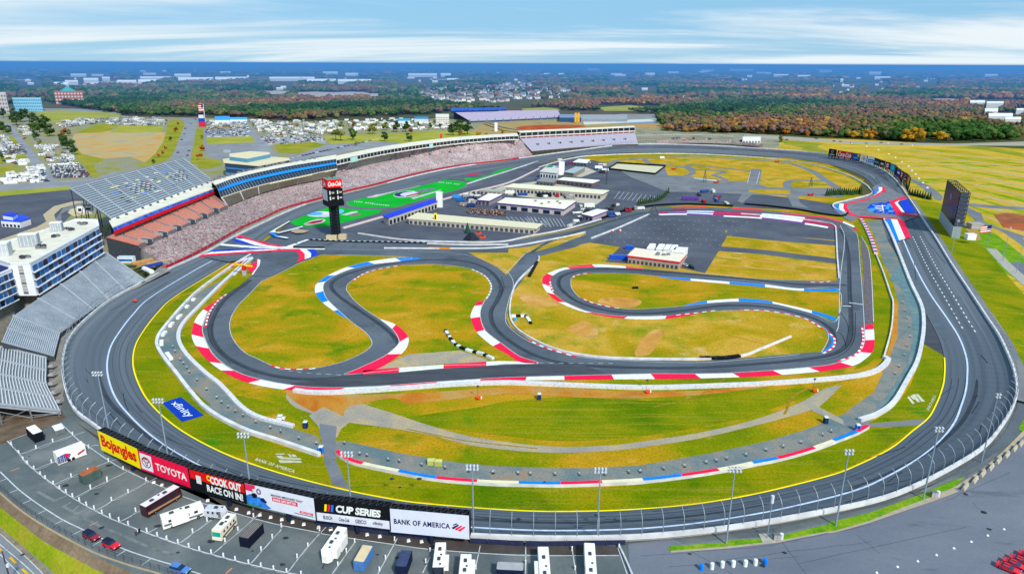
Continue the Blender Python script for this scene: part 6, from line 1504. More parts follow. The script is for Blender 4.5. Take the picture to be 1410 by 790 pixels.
BJ = [(136,592),(190,617.4),(194,645.5),(139.6,619)]
g, q = billboard('yellow billboard with red Bojangles lettering at the left end of the row', BJ, ZB, [.68], M_yel)
panel_text(g, 'Bojangles', q, .06,.14,.94,.90, flat('#e01414', .5), bold=.035)
panel_poly(g, 'ochre_stroke', q, [(.07,.62),(.12,.60),(.15,.70),(.10,.72)], flat('#b08c00', .6),.06)  # small ochre stroke on the yellow panel
g, q = billboard('crimson billboard with a white TOYOTA word and a ringed emblem on a pale square', [(190.6,618.6),(258.8,644),(262.5,671.5),(194.4,646)], ZB, [.62], M_red)
panel_part(g, 'emblem_square', q, .03,.10,.27,.90, M_whitew)
def ring(g, q, cx, cy, rx, ry, w, mat, eps=.1, name='emblem'):
 v = []; n_ = 20
 for k in range(n_):
  a = 6.2832*k/n_
  for s_ in (1,1-w): v.append(sub(q, cx+rx*s_*math.cos(a), cy+ry*s_*math.sin(a), cx+rx*s_*math.cos(a), cy+ry*s_*math.sin(a), eps)[0])
 f = [(2*k, 2*((k+1) % n_),2*((k+1) % n_)+1,2*k+1) for k in range(n_)]
 o = MB().add(v, f).build(name, mat, g); o.location = -Vector(g.location); o['_r'] = 1
dr = flat('#a01838', .5)
ring(g, q, .15,.5,.095,.27,.16, dr); ring(g, q, .15,.40,.07,.12,.25, dr); ring(g, q, .15,.48,.03,.22,.35, dr)
panel_text(g, 'TOYOTA', q, .34,.33,.96,.70, M_white, bold=.03)
g, q = billboard('red and black billboard reading COOK OUT RACE ON IN!', [(259.5,644),(339,666.4),(340,693.6),(263.4,672)], ZB, [.62], M_black)
panel_part(g, 'upper_band', q, .02,.01,.995,.46, flat('#e01418', .5)); panel_part(g, 'side_block', q, .0,.44,.30,1, M_black, .06)
panel_text(g, 'C', q, .33,.06,.39,.34, M_yel, bold=.04); panel_text(g, 'COOK OUT', q, .39,.06,.94,.46, M_white, bold=.05); panel_text(g, 'RACE ON IN!', q, .31,.54,.95,.90, M_white, bold=.04)
panel_part(g, 'cup', q, .13,.22,.22,.62, M_white, .08)
g, q = billboard('white billboard with a snowy sportsman picture and a pink headline box', [(339.7,666.4),(432,684),(434.8,715.7),(341,694)], ZB, [.56], flat('#dfe2ec', .5, var=.05))
panel_poly(g, 'corner_patch', q, [(0,0),(.15,0),(.15,.14),(.10,.2),(.12,.32),(0,.3)], flat('#e83060', .5),.07)
panel_poly(g, 'picture', q, [(0,.95),(0,.55),(.06,.45),(.12,.5),(.2,.5),(.26,.62),(.3,.8),(.36,.93),(.3,.99)], flat('#3484e0', .5, var=.4, scale=.8),.07)
panel_poly(g, 'picture', q, [(.08,.42),(.13,.35),(.17,.42),(.16,.58),(.1,.6)], M_black, .09); panel_poly(g, 'picture', q, [(.2,.55),(.26,.5),(.31,.68),(.28,.74),(.22,.68)], M_navy, .09)
panel_poly(g, 'picture', q, [(0,.9),(.22,.96),(.2,1),(0,1)], flat('#30905c', .6),.1); ring(g, q, .20,.25,.035,.14,.5, flat('#806088', .6))
panel_text(g, 'MAKING MEDICINES THAT', q, .38,.22,.84,.32, M_black, bold=.02); panel_part(g, 'headline_box', q, .39,.36,.76,.55, flat('#e83058', .5)); panel_text(g, 'MAKE LIFE BETTER', q, .41,.40,.74,.51, M_white, bold=.03)
panel_part(g, 'headline_box', q, .78,.72,.97,.82, flat('#e83058', .5)); panel_text(g, 'APPLY TODAY', q, .80,.74,.95,.80, M_white, bold=.02); panel_part(g, 'small_print', q, .70,.86,.97,.89, M_dsteel)
g, q = billboard('black billboard reading CUP SERIES above a white strip of sponsor names', [(434,685),(537.4,698.7),(538.4,729.3),(436,716.6)], ZB, [.52], M_black)
panel_part(g, 'sponsor_strip', q, .01,.60,.985,.97, flat('#dadce8', .5))
for i, c_ in enumerate((M_yel, M_red, M_blue)):
 panel_poly(g, 'emblem', q, [(.135+.045*i, .19),(.165+.045*i, .19),(.15+.045*i, .50),(.12+.045*i, .50)], c_, .1)
panel_text(g, 'CUP SERIES', q, .28,.17,.88,.50, M_white, bold=.05, shear=.15)
for s_, x0, x1, sh_ in (('BUSCH', .10,.22,0),('Coca-Cola', .31,.45,.3),('GEICO', .53,.68,0),('xfinity', .76,.90,0)): panel_text(g, s_, q, x0,.70, x1,.87, flat('#4c5870', .6), bold=.03, shear=sh_)
g, q = billboard('white billboard reading BANK OF AMERICA with a small red and blue flag mark', [(538.4,700),(646.3,709),(646.3,742),(538.7,732)], ZB, [.5], flat('#d4d8e8', .5, var=.04))
panel_text(g, 'BANK OF AMERICA', q, .045,.40,.76,.62, flat('#1c2454', .5), bold=.025, spacing=1.12)
for i, (x, c_) in enumerate(((.79, M_navy),(.83, M_red),(.87, M_red))):
 panel_poly(g, 'emblem', q, [(x-.01,.56+.04*i),(x+.07,.40+.03*i),(x+.085,.44+.03*i),(x+.012,.62+.04*i)], c_, .1)
panel_poly(g, 'emblem', q, [(.79,.44),(.84,.36),(.86,.38),(.81,.46)], M_navy, .1)
# ================= catch fence =================
def catch_fence(i0, i1, h, label, step=5.2, part_max=100, thin=.09, curve=2.4):
 idx = [j % NR for j in range(int(i0*NS), int(i1*NS)+1)]
 line_ = resamp([ow2[j] for j in idx], step); cen = resamp([ow2[j] for j in idx], step)
 inn = []
 for i, p in enumerate(line_):
  d = line_[min(i+1, len(line_)-1)]-line_[max(i-1,0)]; d.z = 0; d.normalize(); nrm = Vector((d.y, -d.x, 0))
  k = min(range(0, NR, 4), key=lambda j: (rout[j]-p).length_squared)
  if nrm.dot(rin[k]-rout[k]) < 0: nrm = -nrm
  inn.append(nrm)
 g = empty('catch_fence', line_[0], label, 'fence')
 prof = [(0,1.1),(0, h*.55),(.12*curve, h*.72),(.45*curve, h*.88),(curve, h)]
 rest = MB(); order = sorted(range(len(line_)), key=lambda i: (line_[i]-CAM).length); top = set(order[:part_max])
 for i, p in enumerate(line_):
  pts = [p+inn[i]*a+Vector((0,0, b)) for a, b in prof]
  if i in top: MB().tube(pts, thin, 5).build('post', flat('#9ca4ac', .5,.3), g)
  else: rest.tube(pts, thin, 4)
 if rest.v: o = rest.build('post', flat('#9ca4ac', .5,.3), g); o['kind'] = 'stuff'
 mb = MB()
 for a, b in [(0,2.0),(0,3.2)]+prof[1:]:
  mb.tube([p+inn[i]*a+Vector((0,0, b)) for i, p in enumerate(line_)],.025,3)
 mb.build('cable', M_dsteel, g)
 relall(g); return g
catch_fence(-14.5,13.4,6.8, 'tall curved catch fence with grey posts on the wall of the near turn')
catch_fence(14,29,5.5, 'catch fence along the front straight and the far turn', step=9, part_max=60)
# ================= light masts =================
M_mast = flat('#8fa0b0', .5,.2, var=.1); M_lamp = flat('#d4d8dc', .4, var=.1, scale=2)
PM = {}
def light_mast(base3, h, label, heads=8, r=.22):
 key = heads
 if key not in PM:
  t = empty('light_mast', base3, label, 'light mast')
  MB().tube([(0,0,0),(0,0,1)],1.0,8,0,.55).build('pole', M_mast, t)
  hd = MB(); n2 = heads//2
  for row in (0,1):
   for k in range(n2): hd.tube([((k-(n2-1)/2)*.82,-.5,-.1-row*.85),((k-(n2-1)/2)*.82,.1,.05-row*.85)],.27,8,0,.16)
  a = hd.build('lamp_cluster', M_lamp, t)
  b = MB().box((0,.2,-.1),(n2*.82,.14,.14)).box((0,.2,-.95),(n2*.82,.14,.14)).build('crossbar', M_mast, t)
  PM[key] = t
 else: t = dup(PM[key], base3, label=label)
 for ch in t.children:
  if ch.name.startswith('pole'): ch.scale = (r, r, h)
  else: ch.location = (0,0, h)
 return t
MASTS = [((153,606),512,7.5,8,'light mast behind the left end of the yellow billboard'),((236,655),549,LOT,8,'light mast rising behind the crimson billboard, its lamps over the blue painted logo'),((349,701),596,LOT,8,'light mast behind the snowy sports billboard'),((486,727),622,LOT,8,'light mast behind the black series billboard'),
 ((652,742),640,LOT,8,'light mast right beside the white bank billboard'),((822,742),644,LOT,8,'light mast standing beside the second long white trailer'),((999.7,749),643,LOT,8,'light mast on the grass strip left of the grey cabinet'),((1150.5,724),619,LOT,6,'light mast at the middle of the curved grass strip'),
 ((1271,687),588,LOT,6,'light mast beside the pale cabinet near the end of the grass strip'),((1351,637),542,LOT,4,'light mast beside the concrete blocks at the right'),
 ((1380.5,359),313,.2,4,'light mast at the corner of the green bank by the concrete wall'),((1398.8,376),327,.2,4,'light mast nearest the right picture edge by the concrete wall'),((1310.6,346),303,2,4,'thin light mast at the foot of the big screen')]
for px, tv, z, hd, lb in MASTS:
 p = G(*px, z); light_mast(p, Hat(p, tv), lb, hd, .24 if hd > 4 else .18)
p = G(1056,741, LOT); t = empty('lamp_post', p, 'slim post with one tall white cylinder lamp on a concrete pad', 'lamp'); hh = Hat(p, 683)
MB().tube([(0,0,0),(0,0, hh)],.13,6).build('pole', M_mast, t); MB().cyl((0,0, hh-1.8),.38,2.0,10).build('lamp', M_lamp, t); MB().box((0,0,0),(3.2,3.2,.25)).build('base', M_conc, t)
for k, (x, y, z0) in enumerate([(515,80,0),(630,115,0),(730,155,0),(795,188,0),(857,230,0),(922,272,0),(955,315,0),(990,350,0),(1023,390,0),(1062,432,0),(1105,480,0),(372,50,0),(960,72,0),(725,48,0)]):
 q0 = Zm(1120,190,7.05,[(x, y)])[0]; p = G(*q0,11); 
 if k == 0:
  LP = empty('lamp_post', (p.x, p.y, 0), 'small white headed lamp post in the dry field right of the far turn', 'lamp', 'white lamp posts in the dry field'); MB().tube([(0,0,0),(0,0,10.6)],.12,5).build('pole', M_mast, LP); MB().box((0,0,10.3),(2.2,1.2,1.1),0,0,.8).build('lamp', M_lamp, LP)
 else: dup(LP, (p.x, p.y, 0))
# street lamp frame at the lower left
p = G(16,806,.1); t = empty('street_mast', p, 'dark pole with a square crossarm frame beside the street in the lower left corner', 'utility pole'); hh = Hat(p, 758)
MB().tube([(0,0,0),(0,0, hh)],.2,8,0,.12).build('pole', M_dsteel, t); mb = MB()
for s_ in (-1,1): mb.tube([(-1.3, s_*.9, hh),(1.3, s_*.9, hh)],.07,4).tube([(s_*1.3,-.9, hh),(s_*1.3,.9, hh)],.07,4)
mb.tube([(-1.3,-.9, hh),(1.3,.9, hh)],.05,4); mb.build('crossarm', M_steel, t); MB().box((.4,0, hh*.55),(.5,.5,.8)).build('transformer', M_lamp, t)
# ================= vehicles =================
def frame2(a, b, z):
 A, B = G(*a, z), G(*b, z); d = B-A; return (A+B)/2, math.atan2(d.y, d.x), d.length
def wheels(t, xs, w, r=.45):
 for x in xs:
  for s_ in (-1,1):
   o = MB().tube([(x, s_*(w/2-.12), r),(x, s_*(w/2+.03), r)], r, 12).build('wheel', M_black, t); MB().tube([(x, s_*(w/2+.03), r),(x, s_*(w/2+.05), r)], r*.5,8).build('rim', M_steel, o)
def rbox(mb, x0, x1, w, z0, z1, mi=0, nose=0.0, top=None):
 """body with chamfered roof edges; nose = slant of the front"""
 e = .12; hw = w/2
 prof = [(-hw, z0),(hw, z0),(hw, z1-e),(hw-e, z1),(-hw+e, z1),(-hw, z1-e)]; n = len(prof); o = len(mb.v)
 for x, nn in ((x0,0),(x1, nose)):
  for y, z in prof: mb.v.append((x-nn*((z-z0)/(z1-z0))**2, y, z))
 for k in range(n):
  mb.f.append((o+k, o+(k+1) % n, o+n+(k+1) % n, o+n+k)); mb.m.append(mi if top is None or k != 3 else top)
 mb.f.append(tuple(o+k for k in range(n))[::-1]); mb.m.append(mi); mb.f.append(tuple(o+n+k for k in range(n))); mb.m.append(mi)
M_rvw = flat('#ecebe4', .4, var=.04, spec=.5); M_cream2 = flat('#e4dcc8', .5, var=.06)
def motorhome(a, b, label, L=11.5, w=2.5, h=3.5, body=M_rvw, roofm=None, stripe=None, shield=M_dglass, slide=None, group=None):
 m, rz, l_ = frame2(a, b, LOT+h); m = Vector((m.x, m.y, LOT+.05)); L = l_
 t = empty('motorhome', m, label, 'motorhome', group, rz)
 mb = MB(); rbox(mb, -L/2, L/2, w, .45, h, 0,.35,1); mb.build('body', [body, roofm or M_rvw], t)
 MB().add([(L/2+.01,-w*.44,1.5),(L/2+.01, w*.44,1.5),(L/2-.17, w*.44, h-.7),(L/2-.17,-w*.44, h-.7)],[(0,1,2,3)]).build('windshield', shield, t)
 for s_ in (-1,1):
  for k in range(4):
   x = -L*.36+k*L*.2; MB().add([(x, s_*(w/2+.02),1.9),(x+L*.09, s_*(w/2+.02),1.9),(x+L*.09, s_*(w/2+.02),2.6),(x, s_*(w/2+.02),2.6)],[(0,1,2,3)]).build('window', M_dglass, t)
  if stripe: MB().add([(-L/2+.3, s_*(w/2+.015),1.1),(L/2-.8, s_*(w/2+.015),.8),(L/2-.5, s_*(w/2+.015),1.3),(-L/2+.3, s_*(w/2+.015),1.7)],[(0,1,2,3)]).build('stripe', stripe, t)
 wheels(t, [-L*.28, L*.32], w)
 for x in (-L*.25, L*.12): MB().box((x, 0, h),(1.1,.8,.28),0,0,.8).build('air_conditioner', M_dsteel, t)
 MB().box((-L*.02,.5, h),(.5,.5,.12)).build('roof_vent', M_dsteel, t)
 for s_ in (-.8,.8): MB().box((L/2+.0, s_, .8),(.08,.35,.22)).build('headlight', M_lamp, t)
 if slide:
  for s_, x0, x1 in slide: MB().box(((x0+x1)/2*L, s_*(w/2+.4),.9),(abs(x1-x0)*L, .85, h-1.3)).build('slide_out', body, t)
 return t
motorhome((196.3,696.2),(244.7,667.4), 'dark maroon motorhome with a white roof below the crimson billboard', body=flat('#3c1420', .25, var=.2, spec=.7), stripe=flat('#b08a60', .4), roofm=flat('#e4dce0', .5))
motorhome((221,711),(279.6,691), 'long white motorhome parked beside the maroon one', stripe=M_steel, slide=[(-1,-.3,.1)], roofm=flat('#e8e6d8', .5), shield=flat('#2c6c74', .2))
motorhome((318.7,706.4),(296.6,730), 'cream motorhome with a green tinted windscreen facing the road', body=M_cream2, stripe=flat('#6c5840', .5), shield=flat('#149c84', .2), roofm=flat('#e8e2dc', .5), h=3.3)
def trailer(a, b, label, h=3.3, w=2.5, body=M_rvw, nosem=None, slide=None, name='camping_trailer', roofm=None, group=None, cut=.5, acs=(-.25,.1)):
 m, rz, L = frame2(a, b, LOT+h); m = Vector((m.x, m.y, LOT+.05))
 t = empty(name, m, label, 'trailer', group, rz)
 mb = MB(); rbox(mb, -L/2, L/2-1.0, w, .6, h, 0,0,1)
 hw = w/2; x1, x2 = L/2-1.0, L/2
 mb.add([(x1,-hw, .6),(x2,-hw*.55,.8),(x2, hw*.55,.8),(x1, hw, .6),(x1,-hw, h),(x2,-hw*.5, h-.9),(x2, hw*.5, h-.9),(x1, hw, h)],[(0,1,5,4),(1,2,6,5),(2,3,7,6),(4,5,6,7)],2)
 mb.build('body', [body, roofm or body, nosem or body], t)
 for s_ in (-1,1):
  for k in range(3):
   x = -L*.34+k*L*.24; MB().add([(x, s_*(w/2+.02),1.7),(x+L*.1, s_*(w/2+.02),1.7),(x+L*.1, s_*(w/2+.02),2.4),(x, s_*(w/2+.02),2.4)],[(0,1,2,3)]).build('window', M_dglass, t)
 MB().add([(L*.2,-w/2-.02,.8),(L*.2+.75,-w/2-.02,.8),(L*.2+.75,-w/2-.02,2.6),(L*.2,-w/2-.02,2.6)],[(0,1,2,3)]).build('door', M_steel, t)
 wheels(t, [-L*.12,-L*.12-1.0], w, .38); MB().tube([(x2,0,.7),(x2+1.3,0,.6)],.08,5).tube([(x2+1.0,0,0),(x2+1.0,0,.7)],.06,5).build('tow_bar', M_black, t)
 for x in acs: MB().box((x*L, 0, h),(1.0,.75,.3),0,0,.8).build('air_conditioner', M_dsteel, t)
 for x in (-.05,.28): MB().box((x*L, .4, h),(.45,.45,.1)).build('roof_vent', M_dsteel, t)
 if slide:
  for s_, x0, x1_ in slide: MB().box(((x0+x1_)/2*L, s_*(w/2+.45),.8),(abs(x1_-x0)*L, .95, h-1.2)).build('slide_out', body, t)
 return t
trailer((284,697.5),(311,700), 'short grey and white trailer between the long white and the cream motorhomes', h=2.7, body=flat('#c4c8d0', .5), acs=(0,))
trailer((471,725),(446,761), 'white camping trailer with slide outs below the black series billboard', h=3.6, slide=[(1,-.3,.05),(1,.12,.3)])
trailer((606.8,746.4),(602.5,785), 'white camping trailer with a dark pointed nose below the bank billboard', nosem=flat('#202838', .4), slide=[(1,-.1,.2)])
trailer((641.7,762.5),(638.3,800), 'shorter white camping trailer cut off by the bottom edge', slide=[(1,-.35,0)])
trailer((747.7,752.3),(752,815), 'long white trailer with a grey awning side right of the dark container', slide=[(-1,-.2,.1)]); trailer((811.5,747.2),(815.5,812), 'long white trailer at the right end of the lot')
def container(a, b, label, h=2.7, w=2.5, body=M_navy, roofm=None, ribs=True, name='shipping_container', group=None, stripes=False):
 m, rz, L = frame2(a, b, LOT+h); m = Vector((m.x, m.y, LOT+.05)); t = empty(name, m, label, 'container', group, rz)
 mb = MB().box((0,0,.12),(L, w, h-.12),0,0)
 n = max(6, int(L/.45))
 for k in range(n):
  x = -L/2+(k+.5)*L/n
  for s_ in (-1,1): mb.box((x, s_*(w/2+.03),.25),(L/n*.45,.06, h-.5),0,0)
 mb.build('body', body, t)
 MB().box((0,0, h+.0),(L*.985, w*.97,.05)).build('roof', roofm or body, t)
 if stripes:
  for k in range(-2,3): MB().box((0, k*.45, h+.05),(L*.94,.09,.06)).build('roof_rail', M_grate, t)
 for s_ in (-1,1): MB().box((L/2+.03, s_*w*.24,.3),(.05, w*.44, h-.5)).build('door', body, t)
 for x in (-1,1):
  for s_ in (-1,1): MB().box((x*(L/2-.08), s_*(w/2-.06),0),(.2,.2, h+.06)).build('corner_post', body, t)
 return t
container((356,719.6),(335.4,740.4), 'black trailer box with pale roof rails right of the cream motorhome', body=flat('#161c30', .5), roofm=flat('#504848', .6), stripes=True, name='storage_box')
container((506.4,750.6),(493.6,772.7), 'blue shipping container with a tan roof', body=flat('#4c7cb8', .5), roofm=flat('#d8c49c', .7, var=.1)); container((560,757.4),(551.5,779.6), 'navy shipping container with a dusty navy roof', body=flat('#1c2440', .5), roofm=flat('#3c4868', .7, var=.3))
container((684,778.2),(721,780), 'dark container with a grey roof standing across the stalls', body=flat('#1c2440', .5), roofm=flat('#a4a4a8', .6, var=.1)); container((110.6,654),(134.5,643), 'grey green shipping container with a rusty roof', body=flat('#4c6460', .6, var=.2), roofm=flat('#b0603c', .8, var=.3))
container((41.7,586.5),(52,595.8), 'black box with a white roof below the striped bleachers', h=3.0, body=flat('#141824', .5), roofm=M_rvw, name='storage_box'); container((77.5,584.5),(82.5,591.5), 'low white topped cart near the corner of the striped bleachers', h=1.7, w=2.6, body=M_steel, roofm=M_rvw, name='storage_box')
t = container((75,623.4),(114,609), 'white race transporter trailer with blue and red graphics', h=3.6, body=M_rvw, roofm=flat('#e4dcd8', .5), name='transporter')
L_ = frame2((75,623.4),(114,609), LOT+3.6)[2]
for s_ in (-1,):
 MB().add([(-L_/2, s_*1.31,.4),(-L_*.15, s_*1.31,.4),(-L_*.02, s_*1.31,2.2),(-L_*.2, s_*1.31,2.9),(-L_/2, s_*1.31,2.6)],[(0,1,2,3,4)]).build('graphic', flat('#1c3c94', .5), t)
 MB().add([(-L_*.25, s_*1.32,2.3),(-L_*.12, s_*1.32,1.4),(-L_*.08, s_*1.32,2.0),(-L_*.2, s_*1.32,2.9)],[(0,1,2,3)]).build('graphic', M_red, t)
 MB().add([(L_*.2, s_*1.32,.9),(L_*.46, s_*1.32,1.6),(L_*.46, s_*1.32,2.2),(L_*.2, s_*1.32,1.5)],[(0,1,2,3)]).build('graphic', flat('#c02448', .5), t)
MB().tube([(-.9,-1.32,.45),(-.9,1.32,.45)],.45,10).tube([(.2,-1.32,.45),(.2,1.32,.45)],.45,10).build('wheel', M_black, t)
def lathe_car(kind, paint, roofm=None):
 """body, cabin with windows, wheels; local +X forward"""
 return paint
def car(a, b, label, kind='suv', paint=M_red, roofm=None, z=LOT, L=None, group=None, name=None, spoiler=False):
 m, rz, l_ = frame2(a, b, z+.7); L = L or {'suv': 4.8, 'jeep': 4.3, 'sedan': 4.7}[kind]; m = Vector((m.x, m.y, z+.12))
 t = empty(name or {'suv': 'suv', 'jeep': 'off_road_car', 'sedan': 'sports_car'}[kind], m, label, 'car', group, rz)
 w = 1.85; mb = MB()
 prof = {'suv': [(-.5,.45),(-.5,.95),(-.47,1.1),(.18,1.08),(.44,.98),(.5,.8),(.5,.42)], 'jeep': [(-.5,.5),(-.5,1.15),(.2,1.15),(.47,1.08),(.5,.9),(.5,.5)], 'sedan': [(-.5,.35),(-.5,.85),(-.45,.95),(-.3,.92),(.2,.85),(.42,.72),(.5,.55),(.5,.3)]}[kind]
 def extr(pr, w0, w1=None, mi=0):
  n = len(pr); o = len(mb.v); zs = [q[1] for q in pr]; w1 = w1 or w0; zl, zh = min(zs), max(zs)
  for s_ in (-1,1):
   for x, z_ in pr: k = (z_-zl)/(zh-zl+1e-6); mb.v.append((x*L, s_*(w0+(w1-w0)*k)/2, z_))
  for k in range(n): mb.f.append((o+k, o+(k+1) % n, o+n+(k+1) % n, o+n+k)); mb.m.append(mi)
  mb.f.append(tuple(o+k for k in range(n))[::-1]); mb.f.append(tuple(o+n+k for k in range(n))); mb.m += [mi, mi]
 extr(prof, w, w*.93); mb.build('body', paint, t)
 cab = {'suv': [(-.46,1.08),(-.42,1.62),(.02,1.66),(.2,1.08)], 'jeep': [(-.49,1.13),(-.47,1.75),(.08,1.75),(.17,1.13)], 'sedan': [(-.36,.9),(-.2,1.22),(.02,1.24),(.22,.84)]}[kind]
 mb = MB(); extr(cab, w*.92, w*.76); mb.build('cabin', M_dglass, t)
 zt = max(c[1] for c in cab); x0, x1 = cab[1][0]*L, cab[2][0]*L
 MB().box(((x0+x1)/2,0, zt-.02),((x1-x0)*1.02, w*.77,.07)).build('roof', roofm or paint, t)
 mb = MB()
 for x in (cab[0][0]*L+.1,(cab[1][0]+cab[2][0])/2*L, ): mb.box((x+.1,0, cab[0][1]-.02),(.1, w*.90, zt-cab[0][1]),0,0,.86)
 mb.build('pillar', paint, t)
 wheels(t, [-.3*L, .31*L], w, .37 if kind != 'jeep' else .42)
 for s_ in (-1,1): MB().box((L/2-.02, s_*.62,.72),(.08,.34,.2)).build('headlight', M_lamp, t); MB().box((-L/2, s_*.7,.8),(.06,.25,.2)).build('tail_light', flat('#a01010', .4), t)
 MB().box((L/2+.03,0,.42),(.14, w*.9,.2)).build('bumper', M_black if kind != 'sedan' else paint, t)
 if kind == 'jeep': MB().tube([(-L/2-.1,0,1.0),(-L/2-.32,0,1.0)],.38,12).build('spare_wheel', M_black, t)
 if kind == 'sedan': MB().box((.05*L, 0,.86+.385),(L*.95,.4,.012)).build('stripe', M_black, t) if False else MB().add([(x0,-.2, zt+.06),(x1,-.2, zt+.06),(x1,.2, zt+.06),(x0,.2, zt+.06)],[(0,1,2,3)]).build('stripe', M_black, t)
 return t
car((117.4,734.4),(134.5,742), 'dark red off road car with a black soft top by the black railing', 'jeep', flat('#8c1c34', .35, spec=.6), flat('#20243c', .7)); car((143,745.5),(163,754), 'bright red off road car with black soft top ahead of the dark red one', 'jeep', flat('#e0102c', .35, spec=.6), flat('#20243c', .7))
car((235.5,780.5),(260,786.5), 'pale blue family car at the bottom of the lot', 'suv', flat('#4c7cc0', .3, spec=.7))
for k, (a, b) in enumerate((((1375.5,776),(1402,787)),((1385,771),(1411,782)),((1394,766.5),(1420,777.5)),((1407,761),(1432,771)))):
 car(a, b, ['red sports car with black roof stripe, lowest in the bottom right corner', 'second red sports car from the bottom in the corner row', 'third red sports car from the bottom in the corner row', 'red sports car half cut off by the right picture edge'][k], 'sedan', flat('#e01430', .3, spec=.6))
car((949,366.8),(956,368.8), 'small black car parked at the end of the red trimmed garage', 'suv', M_black, z=.2); car((942,364),(947,366), 'small white car beside the black one at the red trimmed garage', 'sedan', M_white, z=.2, name='small_car')
# ================= people =================
def person(px, z, label, top, trousers, rz=0.0, hair='#3c2c20'):
 p = G(*px, z); V = [(0,0,.95),(0,0,1.15),(0,.0,1.42),(0,0,1.53),(0,.01,1.66)]; R = [(.15,.11),(.16,.11),(.17,.11),(.055,.055),(.095,.105)]; E = [(0,1),(1,2),(2,3),(3,4)]
 def ch(st, pts, rs):
  k = st
  for q_, r_ in zip(pts, rs): V.append(q_); R.append((r_, r_)); E.append((k, len(V)-1)); k = len(V)-1
 for s_ in (-1,1):
  ch(0,[(s_*.1,0,.88),(s_*.11,.04*s_, .5),(s_*.11,-.02*s_, .08),(s_*.11,.12,.04)],[.1,.07,.045,.04])
  ch(2,[(s_*.2,0,1.4),(s_*.25,.02,1.12),(s_*.24,.1,.88),(s_*.24,.13,.80)],[.06,.045,.035,.03])
 me = bpy.data.meshes.new('person'); me.from_pydata(V, E, []); o = bpy.data.objects.new('person', me); COL.objects.link(o)
 md = o.modifiers.new('s', 'SKIN'); 
 for i, sv in enumerate(me.skin_vertices[0].data): sv.radius = R[i]; sv.use_root = (i == 0)
 o.modifiers.new('u', 'SUBSURF').levels = 1
 dg = bpy.context.evaluated_depsgraph_get(); m2 = bpy.data.meshes.new_from_object(o.evaluated_get(dg)); o.modifiers.clear(); o.data = m2
 for m_ in (flat('#c09078', .6), top, trousers, flat(hair, .8), M_black): m2.materials.append(m_)
 for pl in m2.polygons:
  c = pl.center; pl.use_smooth = True
  pl.material_index = 3 if (c.z > 1.68 or (c.z > 1.58 and c.y < -.02)) else 0 if c.z > 1.49 or (abs(c.x) > .2 and c.z < .9 and c.z > .7) else 1 if c.z > .95 else 4 if c.z < .1 else 2
 o.location = p; o.rotation_euler.z = rz; tag(o, label, 'person'); return o
person((187.7,738), LOT+.05, 'person in a dark red top and blue jeans walking by the white posts', flat('#7c2434', .8), flat('#2c4478', .8),.4); person((190.5,735.5), LOT+.05, 'person in a white top beside the one in red', M_white, flat('#2c3448', .8),2.0); person((192.6,734), LOT+.05, 'person in black clothes standing behind the white topped one', M_black, M_black, 1.2)
# ================= lot markings, posts and railing =================
def lotline(z0, pts, w=.22, name='stall_line', mat=None): line(Zm(*z0, pts), w=w, z=LOT+.05, name=name, mat=mat)
def LZ(z0, pts): return Zm(*z0, pts)
Z1 = (0,540,5.875); Z2 = (0,657,5.875); Z3 = (220,657,5.875); Z4 = (440,657,5.875); Z5 = (660,657,5.875)
ARC = LZ(Z1,[(58,390),(155,495),(225,580),(330,668),(435,745)])+LZ(Z2,[(485,95),(590,165),(702,232),(765,265),(893,330),(1040,390),(1190,448),(1352,505)])+LZ(Z3,[(58,505),(237,568),(418,620),(612,672),(820,722),(1028,768),(1145,790)])
sheet('dark_strip', LZ(Z1,[(600,230),(780,370),(1000,600),(1190,705),(1330,765),(1410,740),(1330,680),(1000,480),(640,190)])+LZ(Z3,[(620,290),(980,385),(1410,470)])+LZ(Z4,[(250,490),(600,540),(880,578),(1300,610)])+LZ(Z5,[(840,630),(1130,628),(1150,560),(900,535),(300,520),(0,505)])+LZ(Z4,[(900,455),(300,395),(0,330)])+LZ(Z3,[(700,220),(100,60)]), LOT+.02, flat('#4c4644', .95, var=.2, scale=.3))
line(ARC, w=.3, z=LOT+.05, name='lot_line')
line(LZ(Z1,[(490,245),(640,390),(720,440),(880,550),(1000,620),(1190,710),(1330,770)])+LZ(Z3,[(180,150),(370,215),(620,290),(760,330),(980,385),(1290,445)])+LZ(Z4,[(0,450),(250,490),(600,540),(880,578),(1300,610)])+LZ(Z5,[(370,628),(840,630),(1130,628)]), w=.25, z=LOT+.05, name='lot_line')
line(LZ(Z1,[(0,640),(160,790)])[:1]+LZ(Z2,[(50,0),(150,95),(260,180),(385,265),(515,345),(660,415),(830,495),(1010,580),(1230,655),(1400,705)])+LZ(Z3,[(160,725),(360,790),(500,840)]), w=.3, z=LOT+.05, name='lot_line')
